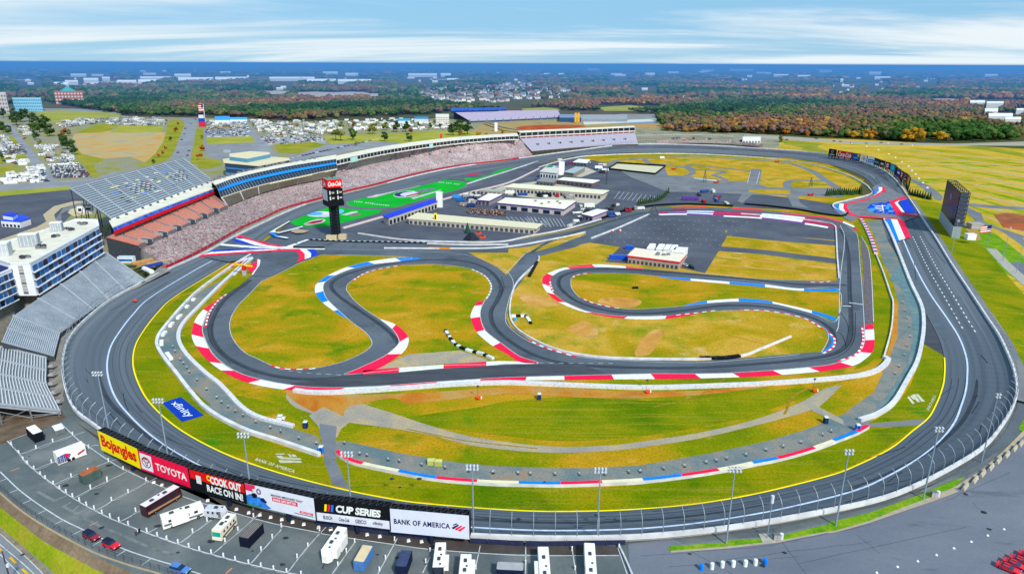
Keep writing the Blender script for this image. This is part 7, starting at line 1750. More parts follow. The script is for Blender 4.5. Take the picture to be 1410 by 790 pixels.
for z0, pts in ((Z1,[(60,395),(220,335)]),(Z1,[(160,500),(430,400),(680,320)]),(Z1,[(280,625),(420,565),(720,440),(800,425)]),(Z1,[(435,745),(580,680),(880,560),(960,535)]),(Z2,[(600,165),(730,95),(950,-10),(1050,-60)]),(Z2,[(780,265),(905,190),(1040,118),(1270,0)]),(Z2,[(975,355),(1130,270)]),(Z2,[(1200,445),(1290,395)]),
   (Z3,[(160,530),(430,335)]),(Z3,[(430,615),(640,440),(820,280)]),(Z3,[(730,700),(910,500),(985,420)]),(Z3,[(1035,765),(1200,555),(1345,400)]),(Z4,[(100,780),(290,515)]),(Z4,[(470,780),(630,490)]),(Z4,[(835,770),(895,640)]),(Z4,[(1255,760),(1300,550)]),(Z5,[(375,790),(375,540)]),(Z5,[(785,790),(750,575)]),(Z5,[(1200,790),(1120,565)]),
   (Z2,[(150,95),(80,122)]),(Z2,[(255,180),(180,212)]),(Z2,[(375,262),(290,300)]),(Z2,[(515,342),(425,387)]),(Z2,[(660,425),(580,467)]),(Z2,[(830,505),(745,552)]),(Z2,[(1020,585),(945,632)]),(Z2,[(1220,655),(1140,712)]),(Z2,[(0,30),(50,10)])): lotline(z0, pts)
for z0, pts in ((Z2,[(300,110),(440,190),(560,260),(700,340),(850,410),(1000,470),(1200,560),(1400,620)]),): line(LZ(z0, pts), w=.8, z=LOT+.045, name='worn_line', mat=flat('#747a7a', .95, var=.3, scale=.4))
for a in ([(440,190),(540,145)],[(500,240),(580,195)],[(585,275),(640,225)],[(620,290),(740,240)]): line(LZ(Z2, a), w=.5, z=LOT+.046, name='worn_line', mat=flat('#7c8482', .95, var=.3, scale=.4))
for z0, a in ((Z1,[(85,635),(160,608)]),(Z2,[(722,390),(795,355)]),(Z3,[(535,775),(585,730)])): line(LZ(z0, a), w=.35, z=LOT+.06, name='painted_mark', mat=flat('#d08868', .8))
r_ = random.Random(3)
st = MB()
for (u, v) in [(90,668),(40,628),(140,726),(245,760),(393,740),(520,763),(460,700),(290,745),(150,640),(1355,705),(1330,680),(1362,728),(1320,668),(1080,760),(1050,778),(950,762)]+[(r_.uniform(20,850), r_.uniform(650,785)) for _ in range(26)]:
 n = 9; c = G(u, v, LOT+.07); rr = r_.uniform(.25,.9); st.add([(c.x+rr*(1+r_.uniform(-.3,.3))*math.cos(6.283*k/n), c.y+rr*.8*(1+r_.uniform(-.3,.3))*math.sin(6.283*k/n), c.z) for k in range(n)],[tuple(range(n))])
struct('oil_stain', st, flat('#343a3c', .8, var=.3))
# cracks and seams in the plain asphalt at lower right
cm = MB(); 
for (a, b) in (((930,747),(1010,790)),((1060,722),(1110,790)),((880,765),(1050,752)),((1050,752),(1200,722)),((1180,735),(1212,762)),((1340,692),(1356,708)),((1000,770),(1200,745)),((1100,775),(1330,725)),((1300,690),(1390,650)),((920,780),(1100,765))):
 P3 = [G(a[0]+(b[0]-a[0])*k/8+r_.uniform(-1,1), a[1]+(b[1]-a[1])*k/8+r_.uniform(-.6,.6), LOT+.07) for k in range(9)]; A, B = ribbon(P3,.12); cm.strip(A, B)
fix_up(cm); struct('asphalt_crack', cm, flat('#4c505c', .9))
# white bollards
BR = Zm(*Z1,[(95,425),(155,495),(190,548),(225,580),(278,622),(330,668),(370,700),(435,745)])+Zm(*Z2,[(485,95),(537,125),(590,158),(645,192),(702,227),(765,258),(828,292),(893,322),(965,352),(1040,384),(1190,440),(1275,475),(1352,503)])+Zm(*Z3,[(58,508),(150,532),(237,563),(322,590),(418,615),(517,643),(612,670),(720,698),(820,722),(922,745),(1028,768),(1145,790)])
BR2 = Zm(*Z1,[(295,455),(430,402),(590,345),(420,570),(580,685),(715,640),(870,710),(735,775),(720,450),(880,560),(1000,625)])+Zm(*Z2,[(735,95),(870,35),(905,188),(1040,125),(1100,275),(1185,30)])+Zm(*Z3,[(268,445),(385,355),(530,520),(635,430),(760,320),(822,590),(912,490),(985,400),(1113,650),(1200,560),(1293,430)])+Zm(*Z4,[(150,715),(218,605),(285,525),(485,755),(535,660),(608,510),(860,690),(895,600),(1265,740)])+Zm(*Z5,[(375,700),(775,745),(750,590),(1130,570)])
bo = None
for grp, lst, lb in (('white posts along the lot road', BR, 'white post in the curved row beside the lot road'),('white posts between the parking stalls', BR2, 'white post on a line between two parking stalls')):
 for px in lst:
  p = G(*px, LOT+.05)
  if bo is None:
   bo = MB().box((0,0,0),(.6,.4,.12),0,1).box((0,0,.1),(.34,.34,1.25)).box((0,0,1.35),(.42,.42,.12),0,0,.7).build('bollard', [M_whitew, M_conc]); o = bo
  else: o = bo.copy(); COL.objects.link(o)
  o.location = p; o.scale = (.8,.8,.8); tag(o, lb, 'post', grp)
def chain(pts, label, grp):
 mb = MB()
 for a, b in zip(pts, pts[1:]):
  A, B = G(*a, LOT+1.1), G(*b, LOT+1.1); mb.tube([A.lerp(B, t/6)-Vector((0,0,.5*math.sin(math.pi*t/6))) for t in range(7)],.045,4)
 tag(mb.build('chain', M_grate), label, 'chain', grp)
chain(BR, 'pale chain hanging between the white posts of the lot road', None)
for z0, pts in ((Z1,[(155,495),(295,455),(430,402),(590,345)]),(Z1,[(280,625),(420,570),(720,450)]),(Z1,[(435,745),(580,685),(715,640)]),(Z2,[(600,160),(735,95),(870,35)]),(Z2,[(780,260),(905,188),(1040,125),(1185,30)]),(Z2,[(975,352),(1100,275)]),(Z3,[(160,530),(268,445),(385,355)]),(Z3,[(430,612),(530,520),(635,430),(760,320)]),(Z3,[(730,698),(822,590),(912,490),(985,400)]),(Z3,[(1035,765),(1113,650),(1200,560),(1293,430)]),(Z4,[(100,775),(150,715),(218,605),(285,525)])):
 chain(Zm(*z0, pts), 'pale chain between the posts of a parking stall line', 'stall chains')
# black railing above the slope
RL = Zm(*Z2,[(-200,-110),(-100,0),(0,95),(150,225),(300,330),(450,420),(600,500),(750,578),(900,637),(1100,702),(1300,757),(1410,797),(1600,860)])
rp = resamp([G(u, v, LOT) for u, v in spl(RL, 6)],2.6); g = empty('railing', rp[0], 'long black metal railing at the edge of the lot above the bare slope', 'railing')
for p in rp: MB().tube([p, p+Vector((0,0,1.9))],.06,5).build('post', M_dsteel, g)
mb = MB()
for z_ in (.25,.7,1.15,1.8): mb.tube([p+Vector((0,0, z_)) for p in rp],.035,4)
mb.build('rail', M_steel, g); mb = MB()
for a, b in zip(rp, rp[1:]):
 for k in range(1,6): c = a.lerp(b, k/6); mb.tube([c+Vector((0,0,.2)), c+Vector((0,0,1.75))],.018,3)
mb.build('baluster', M_dsteel, g); relall(g)
wallthing('kerb_wall', 'low beige edging below the black railing', 'wall', [p-Vector((0,.8,.1)) for p in rp], w=.4, h=.25, side=flat('#a8987c', .9), is3d=True)
# street at lower left
for pts, m_ in ((Zm(*Z2,[(0,455),(120,560),(250,680),(360,790)]), M_paint),(Zm(*Z2,[(-60,490),(60,590),(180,690),(290,790)]), M_paint),(Zm(*Z2,[(-100,545),(0,620),(100,720),(170,790)]), M_paint)): line(pts, w=.22, z=.2, mat=m_, name='street_line')
for pts in ([(82,645),(130,692)],[(180,738),(228,785)],[(-20,550),(10,590)]): line(Zm(*Z2, pts), w=.5, z=.2, mat=flat('#e0b020', .7), name='street_line')
struct('verge', MB().poly(pg(Zm(*Z2,[(0,405),(70,465),(150,530),(280,650),(430,790),(400,790),(330,760),(200,640),(100,540),(0,470)]),.12)), flat('#8c8070', .9, var=.3, scale=.5))
# navy barrier boards below the wall
def bord(a, b, label):
 A, B = G(*a, LOT), G(*b, LOT); g = empty('board_fence', A, label, 'fence'); n = max(2, int((B-A).length/4))
 for k in range(n):
  p, q_ = A.lerp(B, k/n), A.lerp(B, (k+.96)/n); MB().add([p+Vector((0,0,.3)), q_+Vector((0,0,.3)), q_+Vector((0,0,1.7)), p+Vector((0,0,1.7))],[(0,1,2,3)]).build('board', flat('#2c3454', .6, var=.2), g); MB().tube([p, p+Vector((0,0,1.9))],.07,5).build('post', M_dsteel, g)
 relall(g)
bord((648,748.5),(722,752.5), 'navy board fence between the bank billboard and the first long trailer'); bord((724,753),(862,751), 'navy board fence behind the two long white trailers at the end of the lot'); bord((436,724),(538,738), 'navy board fence under the black series billboard'); bord((540,738),(600,745), 'navy board fence under the white bank billboard')
W_ = wallthing
W_('kerb_wall', 'pale low wall dividing the lot from the plain asphalt at its right end', 'wall', Zm(*Z5,[(1130,560),(1180,660),(1240,800)]), w=.4, h=.5, z=LOT+.05, side=M_paint)
# drums, blocks, cabinets
bp = None
for k, (x, y) in enumerate(((447,740),(523,732),(598,720),(676,715),(763,712),(835,705),(907,700))):
 p = G(*Zm(880,640,5.222,[(x,y+12)])[0], LOT+.05); c = k in (0,6)
 mb = MB().cyl((0,0,0),.45,1.5,12).cyl((0,0,1.5),.47,.1,12,0,.3); 
 for z_ in (.45,.95): mb.cyl((0,0, z_),.48,.07,12)
 o = mb.build('drum', M_blue if c else M_white); o.location = p
 tag(o, 'blue drum at the %s end of the row of drums' % ('left' if k == 0 else 'right') if c else 'white drum in the row between the two blue ones', 'drum', None if c else 'white drums')
for k, (x, y) in enumerate(((985,685),(1055,635),(1110,590),(1170,545),(1225,495),(1285,455),(1340,410),(1385,375))):
 p = G(*Zm(1140,540,5.222,[(x,y)])[0], LOT+.1); o = MB().add([(-2,-.5,0),(2,-.5,0),(2,.5,0),(-2,.5,0),(-2,-.18,.95),(2,-.18,.95),(2,.18,.95),(-2,.18,.95)],[(0,1,5,4),(1,2,6,5),(2,3,7,6),(3,0,4,7),(4,5,6,7)]).build('concrete_block', flat('#b4ac98', .9, var=.2, scale=1)); o.location = p; o.rotation_euler.z = .75
 tag(o, 'pale concrete barrier block in the row along the edge of the plain asphalt', 'concrete block', 'concrete blocks along the edge')
for (x, y), z0, lb in (((985,535),(880,640,5.222),'grey electrical cabinet with a round white drum on the grass strip'),((757,228),(1140,640,5.222),'small pale cabinet leaning at the end of the grass strip')):
 p = G(*Zm(*z0,[(x,y)])[0], LOT+.1); t = empty('cabinet', p, lb, 'cabinet'); MB().box((0,0,0),(1.6,.9,1.7)).build('body', M_steel, t); MB().box((-.4,-.48,.15),(.7,.04,1.4)).box((.4,-.48,.15),(.7,.04,1.4)).build('door', M_grate, t); MB().cyl((1.3,.2,0),.45,1.6,10).build('tank', M_lamp, t)
for k, (x, y) in enumerate(((350,772),(500,730),(645,690),(780,645),(905,597),(1030,550),(1148,505),(1265,460))):
 p = G(*Zm(1140,640,5.222,[(x,y)])[0], LOT+.06); o = MB().cyl((0,0,0),.35,.25,8,0,.18).build('marker', M_white); o.location = p; tag(o, 'small white marker cone in the line across the plain asphalt', 'marker', 'white markers on the plain asphalt')
for k, (x, y, z0) in enumerate([(620,258,Z3),(720,287,Z3),(810,305,Z3),(897,323,Z3),(987,342,Z3),(1075,362,Z3),(1165,380,Z3),(1285,405,Z3),(1383,418,Z3),(90,420,Z4),(385,463,Z4),(487,478,Z4),(720,512,Z4),(825,520,Z4),(388,188,Z3),(1310,62,Z2),(1245,40,Z2)]):
 p = G(*Zm(*z0,[(x,y)])[0], LOT+.06); o = MB().box((0,0,0),(.9,.9,.35),.3,0,.7).build('ballast_block', M_white); o.location = p; tag(o, 'small white ballast block in the row below the billboards', 'block', 'white blocks below the billboards')
# mirror lights on the gravel
ml = None
MLP = Zm(0,360,3.917,[(933,455),(945,480),(973,525),(990,545),(1008,570),(1022,592),(1063,635),(1115,685)])+Zm(220,540,5.875,[(462,38),(500,75),(553,112),(610,150),(673,183),(778,235),(895,280),(977,312),(1125,368),(1268,408)])+Zm(440,540,5.875,[(200,405),(325,492),(383,505),(555,540),(643,552),(825,582),(1015,605),(1205,630),(1400,645)])+Zm(660,540,5.875,[(115,640),(313,650),(412,655),(612,658),(808,658),(1010,655),(1207,640),(1302,635)])+Zm(880,540,5.222,[(8,565),(175,545),(327,525),(482,500),(555,487),(628,473),(768,445),(912,410),(1035,385),(1163,355),(1318,300),(1380,275)])+Zm(1050,360,3.917,[(755,215),(768,260),(780,300),(792,345),(795,400),(780,450),(765,500),(735,560),(715,600)])
for px in MLP:
 p = G(px[0], px[1]+2,.12)
 if ml is None:
  ml = empty('track_light', p, 'small grey reflector light on a stand on the gravel strip', 'track light', 'reflector lights along the gravel strip'); MB().box((0,0,0),(1.5,1.0,.1)).tube([(-.4,0,0),(0,0,1.0)],.05,4).tube([(.4,0,0),(0,0,1.0)],.05,4).build('stand', M_dsteel, ml)
  MB().tube([(0,-.05,1.35),(0,.35,1.5)],.62,10,0,.4).build('reflector', M_lamp, ml); MB().box((0,.5,1.1),(.5,.4,.5)).build('lamp_box', M_dsteel, ml); t = ml
 else: t = dup(ml, p)
 t.rotation_euler.z = rnd.uniform(-.6,.6); t.scale = (.58,)*3
def toilet(px, col, label):
 p = G(*px, .12); t = empty('portable_toilet', p, label, 'toilet'); MB().box((0,0,0),(1.3,1.3,2.2)).build('cabin', col, t); MB().box((0,0,2.2),(1.4,1.4,.25),0,0,.8).build('roof', M_lamp, t); MB().box((0,-.67,.15),(.8,.04,1.9)).build('door', flat('#203c6c', .6), t)
toilet((742.5,549.5), M_navy, 'navy portable toilet with a white roof above the green field'); toilet((421,588.5), M_navy, 'navy portable toilet with a white roof by the left access road'); toilet((442.5,623), M_blue, 'bright blue portable toilet beside the end of the left wall'); toilet((1136.5,582), M_navy, 'navy portable toilet at the right end of the dirt path'); toilet((1180.5,592.5), M_blue, 'bright blue box behind the red end of the painted wall')
for k, (x, y) in enumerate(((905,580),(962,588))):
 p = G(*Zm(440,540,5.875,[(x,y)])[0],.12); t = empty('skip_box', p, ['left', 'right'][k]+' one of the two pale green boxes on the gravel', 'box'); MB().box((0,0,0),(2.2,1.5,1.5)).build('body', flat('#b4b860', .6), t); MB().box((0,0,1.5),(2.3,1.6,.12)).build('lid', flat('#c8cc7c', .6), t)
for (x, y), z0, lb in (((1250,742),(340,360,3.917),'orange and white marshal cart with signal pole, leftmost of three below the tyre barrier'),((790,708),(690,360,3.917),'orange marshal cart with signal pole at the middle of the wide tyre barrier'),((280,702),(1050,360,3.917),'orange marshal cart near the right end of the wide tyre barrier')):
 p = G(*Zm(*z0,[(x,y)])[0],.12); t = empty('marshal_cart', p, lb, 'cart'); MB().box((0,0,.2),(1.6,1.0,.9)).build('body', flat('#e8501c', .6), t); MB().box((.8,0,.3),(.8,.9,.7)).build('cover', M_white, t); MB().tube([(-.3,.6,0),(-.3,.6,5.2)],.06,5).box((-.3,.6,4.6),(.9,.2,.6)).build('signal_pole', M_dsteel, t)
 MB().tube([(-.5,-.5,.25),(-.5,.5,.25)],.25,8).build('wheel', M_black, t)
t = empty('utility_vehicle', G(387,578,.12), 'small white utility vehicle behind the left tyre wall', 'vehicle'); MB().box((0,0,.3),(2.6,1.4,.7)).build('body', M_white, t); MB().box((-.2,0,1.7),(1.6,1.4,.1)).build('roof', M_white, t); mb = MB()
for a in (-.9,.5):
 for s_ in (-.6,.6): mb.tube([(a, s_, 1),(a, s_, 1.7)],.05,4)
mb.build('roll_cage', M_dsteel, t); wheels(t, [-.8,.8],1.4,.33)
o = MB().cyl((0,0,0),.8,1.2,10).build('drum', flat('#3ca8dc', .5)); o.location = G(709.5,441,.15); tag(o, 'pale blue drum by the L shaped tyre barrier', 'drum')
# orange blanket-like marker on the banking and numbers at the wall
band((0,360,3.917),[(708,208),(735,200),(738,212),(728,216)], flat('#d84830', .7),.35, 'painted_mark')
# ================= scoring tower =================
p = G(463,328,.2); H0 = Hat(p, 246); g = empty('scoring_tower', p, 'tall black lattice scoring tower with a red Coca-Cola box on top', 'tower')
px_m = 1.0
hb = Hat(p, 276); ht = Hat(p, 259); hr = Hat(p, 257)
mb = MB(); s_ = 2.3
for a in (-1,1):
 for b in (-1,1): mb.box((a*s_, b*s_, 0),(.9,.9, hb))
n = 12
for k in range(n):
 z0, z1 = hb*k/n, hb*(k+1)/n
 for a in (-1,1):
  mb.tube([(-s_, a*s_, z0),(s_, a*s_, z1)],.2,4).tube([(a*s_, -s_, z1),(a*s_, s_, z0)],.2,4).tube([(-s_, a*s_, z0),(s_, a*s_, z0)],.2,4)
 mb.box((0,0, z0),(3.2,3.2,(z1-z0)*.55))
mb.build('mast', M_dsteel if False else flat('#20262e', .6), g)
rzt = .57
SB = 10.5
MB().box((0,0, hb-3),(SB+.6, SB+.6,3.2), rzt).build('plinth', M_black, g); bx = MB().box((0,0, hb+.2),(SB, SB, ht-hb), rzt).build('scoreboard', [M_black], g)
def face(g, rz, side, half, z0, z1, eps=.1):
 """quad TL, TR, BR, BL of one side (0 front/right, 1 left) of a square box, world coordinates"""
 c = Vector(g.location); r = Matrix.Rotation(rz, 3, 'Z')
 cs = {0: (Vector((-half, -half, 0)), Vector((half, -half, 0))),1: (Vector((-half, half, 0)), Vector((-half, -half, 0))),2: (Vector((half, -half, 0)), Vector((half, half, 0)))}[side]
 a, b = r@cs[0]+c, r@cs[1]+c
 return [a+Vector((0,0, z1)), b+Vector((0,0, z1)), b+Vector((0,0, z0)), a+Vector((0,0, z0))]
q = face(g, rzt, 1, SB/2, hb+.2, ht); panel_part(g, 'score_panel', q, .04,.05,.96,.95, flat('#c8ccd0', .5, var=.25, scale=.6))
q = face(g, rzt, 0, SB/2, hb+.2, ht)
for k in range(4):
 panel_text(g, ['1 24', '5 11', '9 48', '2 19'][k] if False else '8', q, .12+.5*(k % 2),.1+.45*(k//2),.2+.5*(k % 2),.42+.45*(k//2), M_white, .06, name='score_digit')
 panel_part(g, 'score_bar', q, .26+.5*(k % 2),.2+.45*(k//2),.44+.5*(k % 2),.34+.45*(k//2), M_grate, .1)
MB().box((0,0, hr),(SB*.98, SB*.98, H0-hr), rzt).build('sign_box', flat('#e01418', .45, var=.05), g); MB().box((0,0, H0),(SB*.9, SB*.9,.3), rzt).box((1.5,0, H0+.3),(2,2,.8), rzt).box((-2,1, H0+.3),(1.6,2,.6), rzt).build('roof', flat('#6c8c80', .7), g)
for sd in (0,1,2):
 q = face(g, rzt, sd, SB*.49, hr, H0)
 if sd != 1: panel_text(g, 'Coca-Cola', q, .07,.2,.93,.8, M_white, .03,.45)
 else: panel_text(g, 'Coke', q, .2,.2,.7,.85, M_white, .03,.3)
MB().box((-2,-3.5,0),(7,4,3)).box((5,-2,0),(5,4,3.2)).build('base_hut', flat('#c8b894', .8), g)
# ================= big screen =================
bl = G(1292.5,305.7,.2); br = G(1309,328.7,.2); hL = Hat(bl, 248); hR = Hat(br, 265); hh = (hL+hR)/2; d = (br-bl).normalized(); nb = Vector((-d.y, d.x, 0)); nb = nb if nb.x > 0 else -nb
zb_ = Hat(br, 311)
g = empty('video_screen', bl, 'huge dark video screen on a grey base beside the back straight', 'video screen')
q = [bl+Vector((0,0, hh)), br+Vector((0,0, hh)), br+Vector((0,0, zb_)), bl+Vector((0,0, zb_))]
MB().add(q, [(0,1,2,3)]).build('screen', ground_mat('screen_dark', [(.3, '#14121e'),(.5, '#1c1828'),(.75, '#262034')], scale=.1, rough=.2, fine=.0), g)  # dark mottled purple surface colour of the screen face
panel_poly(g, 'screen_image', q, [(.42,.30),(.5,.24),(.56,.32),(.52,.45),(.46,.42)], flat('#6c4cc0', .3, var=.4, scale=.5),.06)
mb = MB(); W5 = nb*6.0
for k in range(9):
 z = zb_+(hh-zb_)*k/8
 for a, b in ((bl, br),):
  mb.tube([a+Vector((0,0, z))+W5, b+Vector((0,0, z))+W5],.25,4).tube([a+Vector((0,0, z)), a+Vector((0,0, z))+W5],.25,4).tube([b+Vector((0,0, z)), b+Vector((0,0, z))+W5],.25,4)
  if k < 8: z2 = zb_+(hh-zb_)*(k+1)/8; mb.tube([b+Vector((0,0, z)), b+Vector((0,0, z2))+W5],.2,4).tube([a+Vector((0,0, z)), a+Vector((0,0, z2))+W5],.2,4)
for k in range(9):
 a = bl.lerp(br, k/8); mb.tube([a+W5+Vector((0,0, zb_)), a+W5+Vector((0,0, hh))],.25,4).tube([a+Vector((0,0, hh)), a+W5+Vector((0,0, hh))],.2,4)
mb.build('frame', M_dsteel, g)
e = nb*.5; MB().add([p_+e for p_ in q],[(0,1,2,3)]).add([br+Vector((0,0, hh))+nb*5.5, br+Vector((0,0, zb_))+nb*5.5, br+Vector((0,0, zb_))+e, br+Vector((0,0, hh))+e],[(0,1,2,3)]).build('cladding', flat('#4c5468', .7), g)
MB().prism([bl-d*1.5, br+d*1.0, br+d*1.0+nb*5, bl-d*1.5+nb*5], zb_-.3).build('base', flat('#9ca8ac', .6, var=.1), g)
for k in range(6):
 a = bl.lerp(br, (k+.2)/5.4)-nb*2.5; MB().box((a.x, a.y, 0),(5,1.0,.9), math.atan2(nb.y, nb.x)).build('footing', flat('#b8b4a4', .8), g)
relall(g)
o = MB().box((0,0,0),(6,4,4)).box((0,0,4),(6.2,4.2,.3)).build('generator_hut', M_whitew); o.location = G(1335,330,.2); tag(o, 'small white hut on the bare soil right of the big screen', 'hut')
o = MB().box((0,0,0),(9,6,3.5)).box((0,0,3.5),(9.4,6.4,.3)).build('generator_hut', M_grate); o.location = G(1342,314,.2); tag(o, 'grey and white hut by the road behind the big screen', 'hut')
p = G(1359.4,340.2,.2); t = empty('flagpole', p, 'flagpole with a red and white striped flag on the green bank', 'flag'); hh_ = Hat(p, 309); MB().tube([(0,0,0),(0,0, hh_)],.14,6).build('pole', M_mast, t)
def flag(t, z, w, h, dx=-1, name='flag'):
 mb = MB(); 
 for k in range(7): mb.add([(0,0, z-h*(k+1)/7),(dx*w, -.8, z-h*(k+1)/7-.6),(dx*w, -.8, z-h*k/7-.6),(0,0, z-h*k/7)],[(0,1,2,3)], k % 2)
 mb.add([(0,-.06, z-h*.5),(dx*w*.42,-.42, z-h*.5-.25),(dx*w*.42,-.42, z-.25),(0,-.06, z)],[(0,1,2,3)],2); mb.build(name, [flat('#c02434', .7), M_white, flat('#202c6c', .7)], t)
flag(t, hh_-.3,7.5,5)
p = G(*Zm(0,60,3.917,[(1108,425)])[0],0); t = empty('flagpole', p, 'giant flagpole with a striped flag at the end of the wide road', 'flag'); hh_ = Hat(p, 60+325/3.917); MB().tube([(0,0,0),(0,0, hh_)],.5,6).build('pole', M_white, t); flag(t, hh_-1,10,14)
o = MB().box((0,0,0),(12,3,9),0,0).box((0,0,9),(11,3,7),0,1).box((0,0,16),(9,3,6),0,2).build('advertising_pylon', [flat('#c03048', .6), flat('#2444b0', .6), flat('#d0d4e0', .6)]); o.location = G(*Zm(0,60,3.917,[(1093,450)])[0],0); tag(o, 'stacked red, blue and white advertising pylon at the foot of the giant flagpole', 'sign')
o = MB().box((0,0,0),(3,2,9),0,0,.9).build('red_pylon', flat('#e0203c', .6)); o.location = G(607.5,192.5,0); tag(o, 'small bright red pylon sticking up behind the press box roof', 'sign')
# ================= far row of billboards =================
FB = [('#14161c', [(205,100),(310,110),(300,205),(200,190)], 'black billboard with a small pale crest, left end of the far row'),('#e01428', [(320,118),(535,155),(520,240),(318,205)], 'wide red Coca-Cola billboard in the far row'),('#1c50a8', [(530,160),(630,170),(622,260),(527,245)], 'blue billboard with a yellow disc right of the red one'),
 ('#e8e0e4', [(640,180),(728,195),(718,285),(638,268)], 'white billboard with a small diamond mark'),('#e4ecf4', [(735,200),(820,220),(820,308),(732,290)], 'white billboard with a blue block'),('#10181c', [(825,228),(900,238),(888,335),(820,310)], 'black billboard with cyan letters'),('#181414', [(905,250),(965,265),(955,358),(900,340)], 'black billboard with a white word, left of the maroon one'),
 ('#8c1c34', [(970,272),(1035,290),(1028,388),(968,370)], 'maroon billboard with a white square mark'),('#189cc0', [(1045,300),(1100,320),(1098,425),(1038,405)], 'turquoise billboard with a pale ring in the far row'),('#141820', [(1100,335),(1130,350),(1125,445),(1098,425)], 'narrow black billboard right of the turquoise one'),('#1c38a8', [(1132,362),(1175,385),(1168,485),(1128,460)], 'royal blue billboard with a white word in the far row'),
 ('#b02048', [(1180,395),(1222,410),(1205,510),(1175,500)], 'crimson billboard with a white panel'),('#1c2024', [(1225,425),(1275,440),(1262,550),(1218,520)], 'black billboard with a pale ring, last but one'),('#e0b020', [(1278,465),(1310,480),(1290,610),(1265,560)], 'yellow and red billboard at the right end of the far row')]
for k, (c, pts, lb) in enumerate(FB):
 qd = Zm(1120,195,9.871,pts); g, q = billboard(lb, qd, 7.6 if k < 9 else 6,[.1,.5,.9], flat(c, .5, var=.06), back=1.0, name='track_billboard')
 if k == 1: panel_text(g, 'Coca-Cola', q, .08,.15,.94,.85, M_white, .03,.45)
 elif k == 2: ring(g, q, .8,.25,.14,.18,.9, M_yel, name='disc'); panel_part(g, 'mark', q, .15,.55,.8,.75, flat('#50b0e8', .5))
 elif k == 3: panel_poly(g, 'mark', q, [(.5,.2),(.75,.45),(.5,.75),(.25,.45)], flat('#b05060', .5)); panel_poly(g, 'mark', q, [(.5,.32),(.64,.45),(.5,.62),(.36,.45)], flat(c, .5),.1)
 elif k == 4: panel_part(g, 'mark', q, .05,.35,.95,.85, M_blue); panel_part(g, 'mark', q, .2,.55,.8,.68, M_white, .08)
 elif k == 5: panel_part(g, 'mark', q, .15,.4,.85,.6, flat('#30b0d8', .5))
 elif k in (6,10): panel_part(g, 'mark', q, .15,.38,.85,.6, M_white)
 elif k in (7,11): panel_part(g, 'mark', q, .3,.2,.7,.7, M_white); panel_part(g, 'mark', q, .42,.35,.58,.55, flat(c, .5),.08)
 elif k in (0,12): ring(g, q, .5,.35,.16,.2,.4, M_grate, name='mark'); panel_part(g, 'mark', q, .2,.72,.8,.82, M_white)
 elif k == 8: ring(g, q, .5,.45,.2,.2,.5, flat('#7cd8ec', .5), name='mark')
 elif k == 9: panel_part(g, 'mark', q, .2,.4,.8,.55, M_grate)
 elif k == 13: panel_poly(g, 'mark', q, [(0,0),(.5,0),(.3,1),(0,1)], flat('#d83020', .5))
def small_van(px, z, mat, label, grp, L=7, h=3, rz=0):
 mb = MB(); rbox(mb, -L/2, L/2,2.4,.4, h, 0,.5); mb.box((-L*.3,0,0),(.8,2.5,.8),0,1).box((L*.3,0,0),(.8,2.5,.8),0,1).box((L*.46,0,1.4),(.5,2.2,.8),0,2)
 o = mb.build('service_truck', [mat, M_black, M_dglass]); o.location = G(*px, z); o.rotation_euler.z = rz; return tag(o, label, 'truck', grp)
# ================= paddock buildings =================
def shed(name, label, cat, roof, h, wallm, roofm, fascia=None, n=0, base=.15, over=.6, winm=None, units=0, wh=.55):
 """roof = photo outline at height h; the first edge is the side facing the camera"""
 pts = [G(u, v, h+base) for u, v in roof]; c = sum(pts, Vector())/len(pts); g = empty(name, (c.x, c.y, base), label, cat)
 inner = [c+(p-c)*.965 for p in pts]
 MB().prism([(p.x, p.y, base) for p in inner], h-.4).build('wall', wallm, g)
 MB().prism([(p.x, p.y, base+h-.5) for p in pts],.5,0).build('roof', roofm, g)
 if fascia:
  mb = MB()
  for a, b in zip(pts, pts[1:]+pts[:1]):
   o_ = (b-a).normalized(); nn = Vector((o_.y, -o_.x, 0)); nn = nn if nn.dot(a-c) > 0 else -nn
   mb.add([a+nn*.05-Vector((0,0,.95)), b+nn*.05-Vector((0,0,.95)), b+nn*.05, a+nn*.05],[(0,1,2,3)])
  mb.build('fascia', fascia, g)
 if n:
  a, b = inner[0], inner[1]; o_ = (b-a).normalized(); nn = Vector((o_.y, -o_.x, 0)); nn = nn if nn.dot(a-c) > 0 else -nn
  for k in range(n):
   s0 = a.lerp(b, (k+.2)/n)+nn*.06; s1 = a.lerp(b, (k+.8)/n)+nn*.06
   MB().add([(s0.x, s0.y, base+.3),(s1.x, s1.y, base+.3),(s1.x, s1.y, base+.3+h*wh),(s0.x, s0.y, base+.3+h*wh)],[(0,1,2,3)]).build('garage_door' if n > 6 else 'window', winm or M_dsteel, g)
 for k in range(units):
  u, v = rnd.uniform(.15,.85), rnd.uniform(.25,.75); p = (pts[0]*(1-u)+pts[1]*u)*(1-v)+(pts[3]*(1-u)+pts[2]*u)*v if len(pts) == 4 else c
  MB().box((p.x, p.y, h+base),(2,1.5,1.1)).build('roof_unit', M_steel, g)
 relall(g); return g
cr = flat('#d8d0b0', .7, var=.08); crw = flat('#e8e4d4', .6, var=.06); wt = flat('#b8b0a4', .8, var=.15); pur = flat('#5c3c8c', .6)
shed('pit_building', 'long pit building with a bright blue roof beside the pit lane', 'building', [(534,300),(603,277),(597,273.5),(526.5,297)],6, wt, flat('#1438d8', .5), n=14, winm=M_dglass)
o = MB().box((0,0,0),(5,5,12)).box((0,0,12),(5.4,5.4,.4)).build('control_tower', M_whitew); o.location = G(605.5,285,.15); tag(o, 'white square tower at the far end of the blue roofed pit building', 'tower')
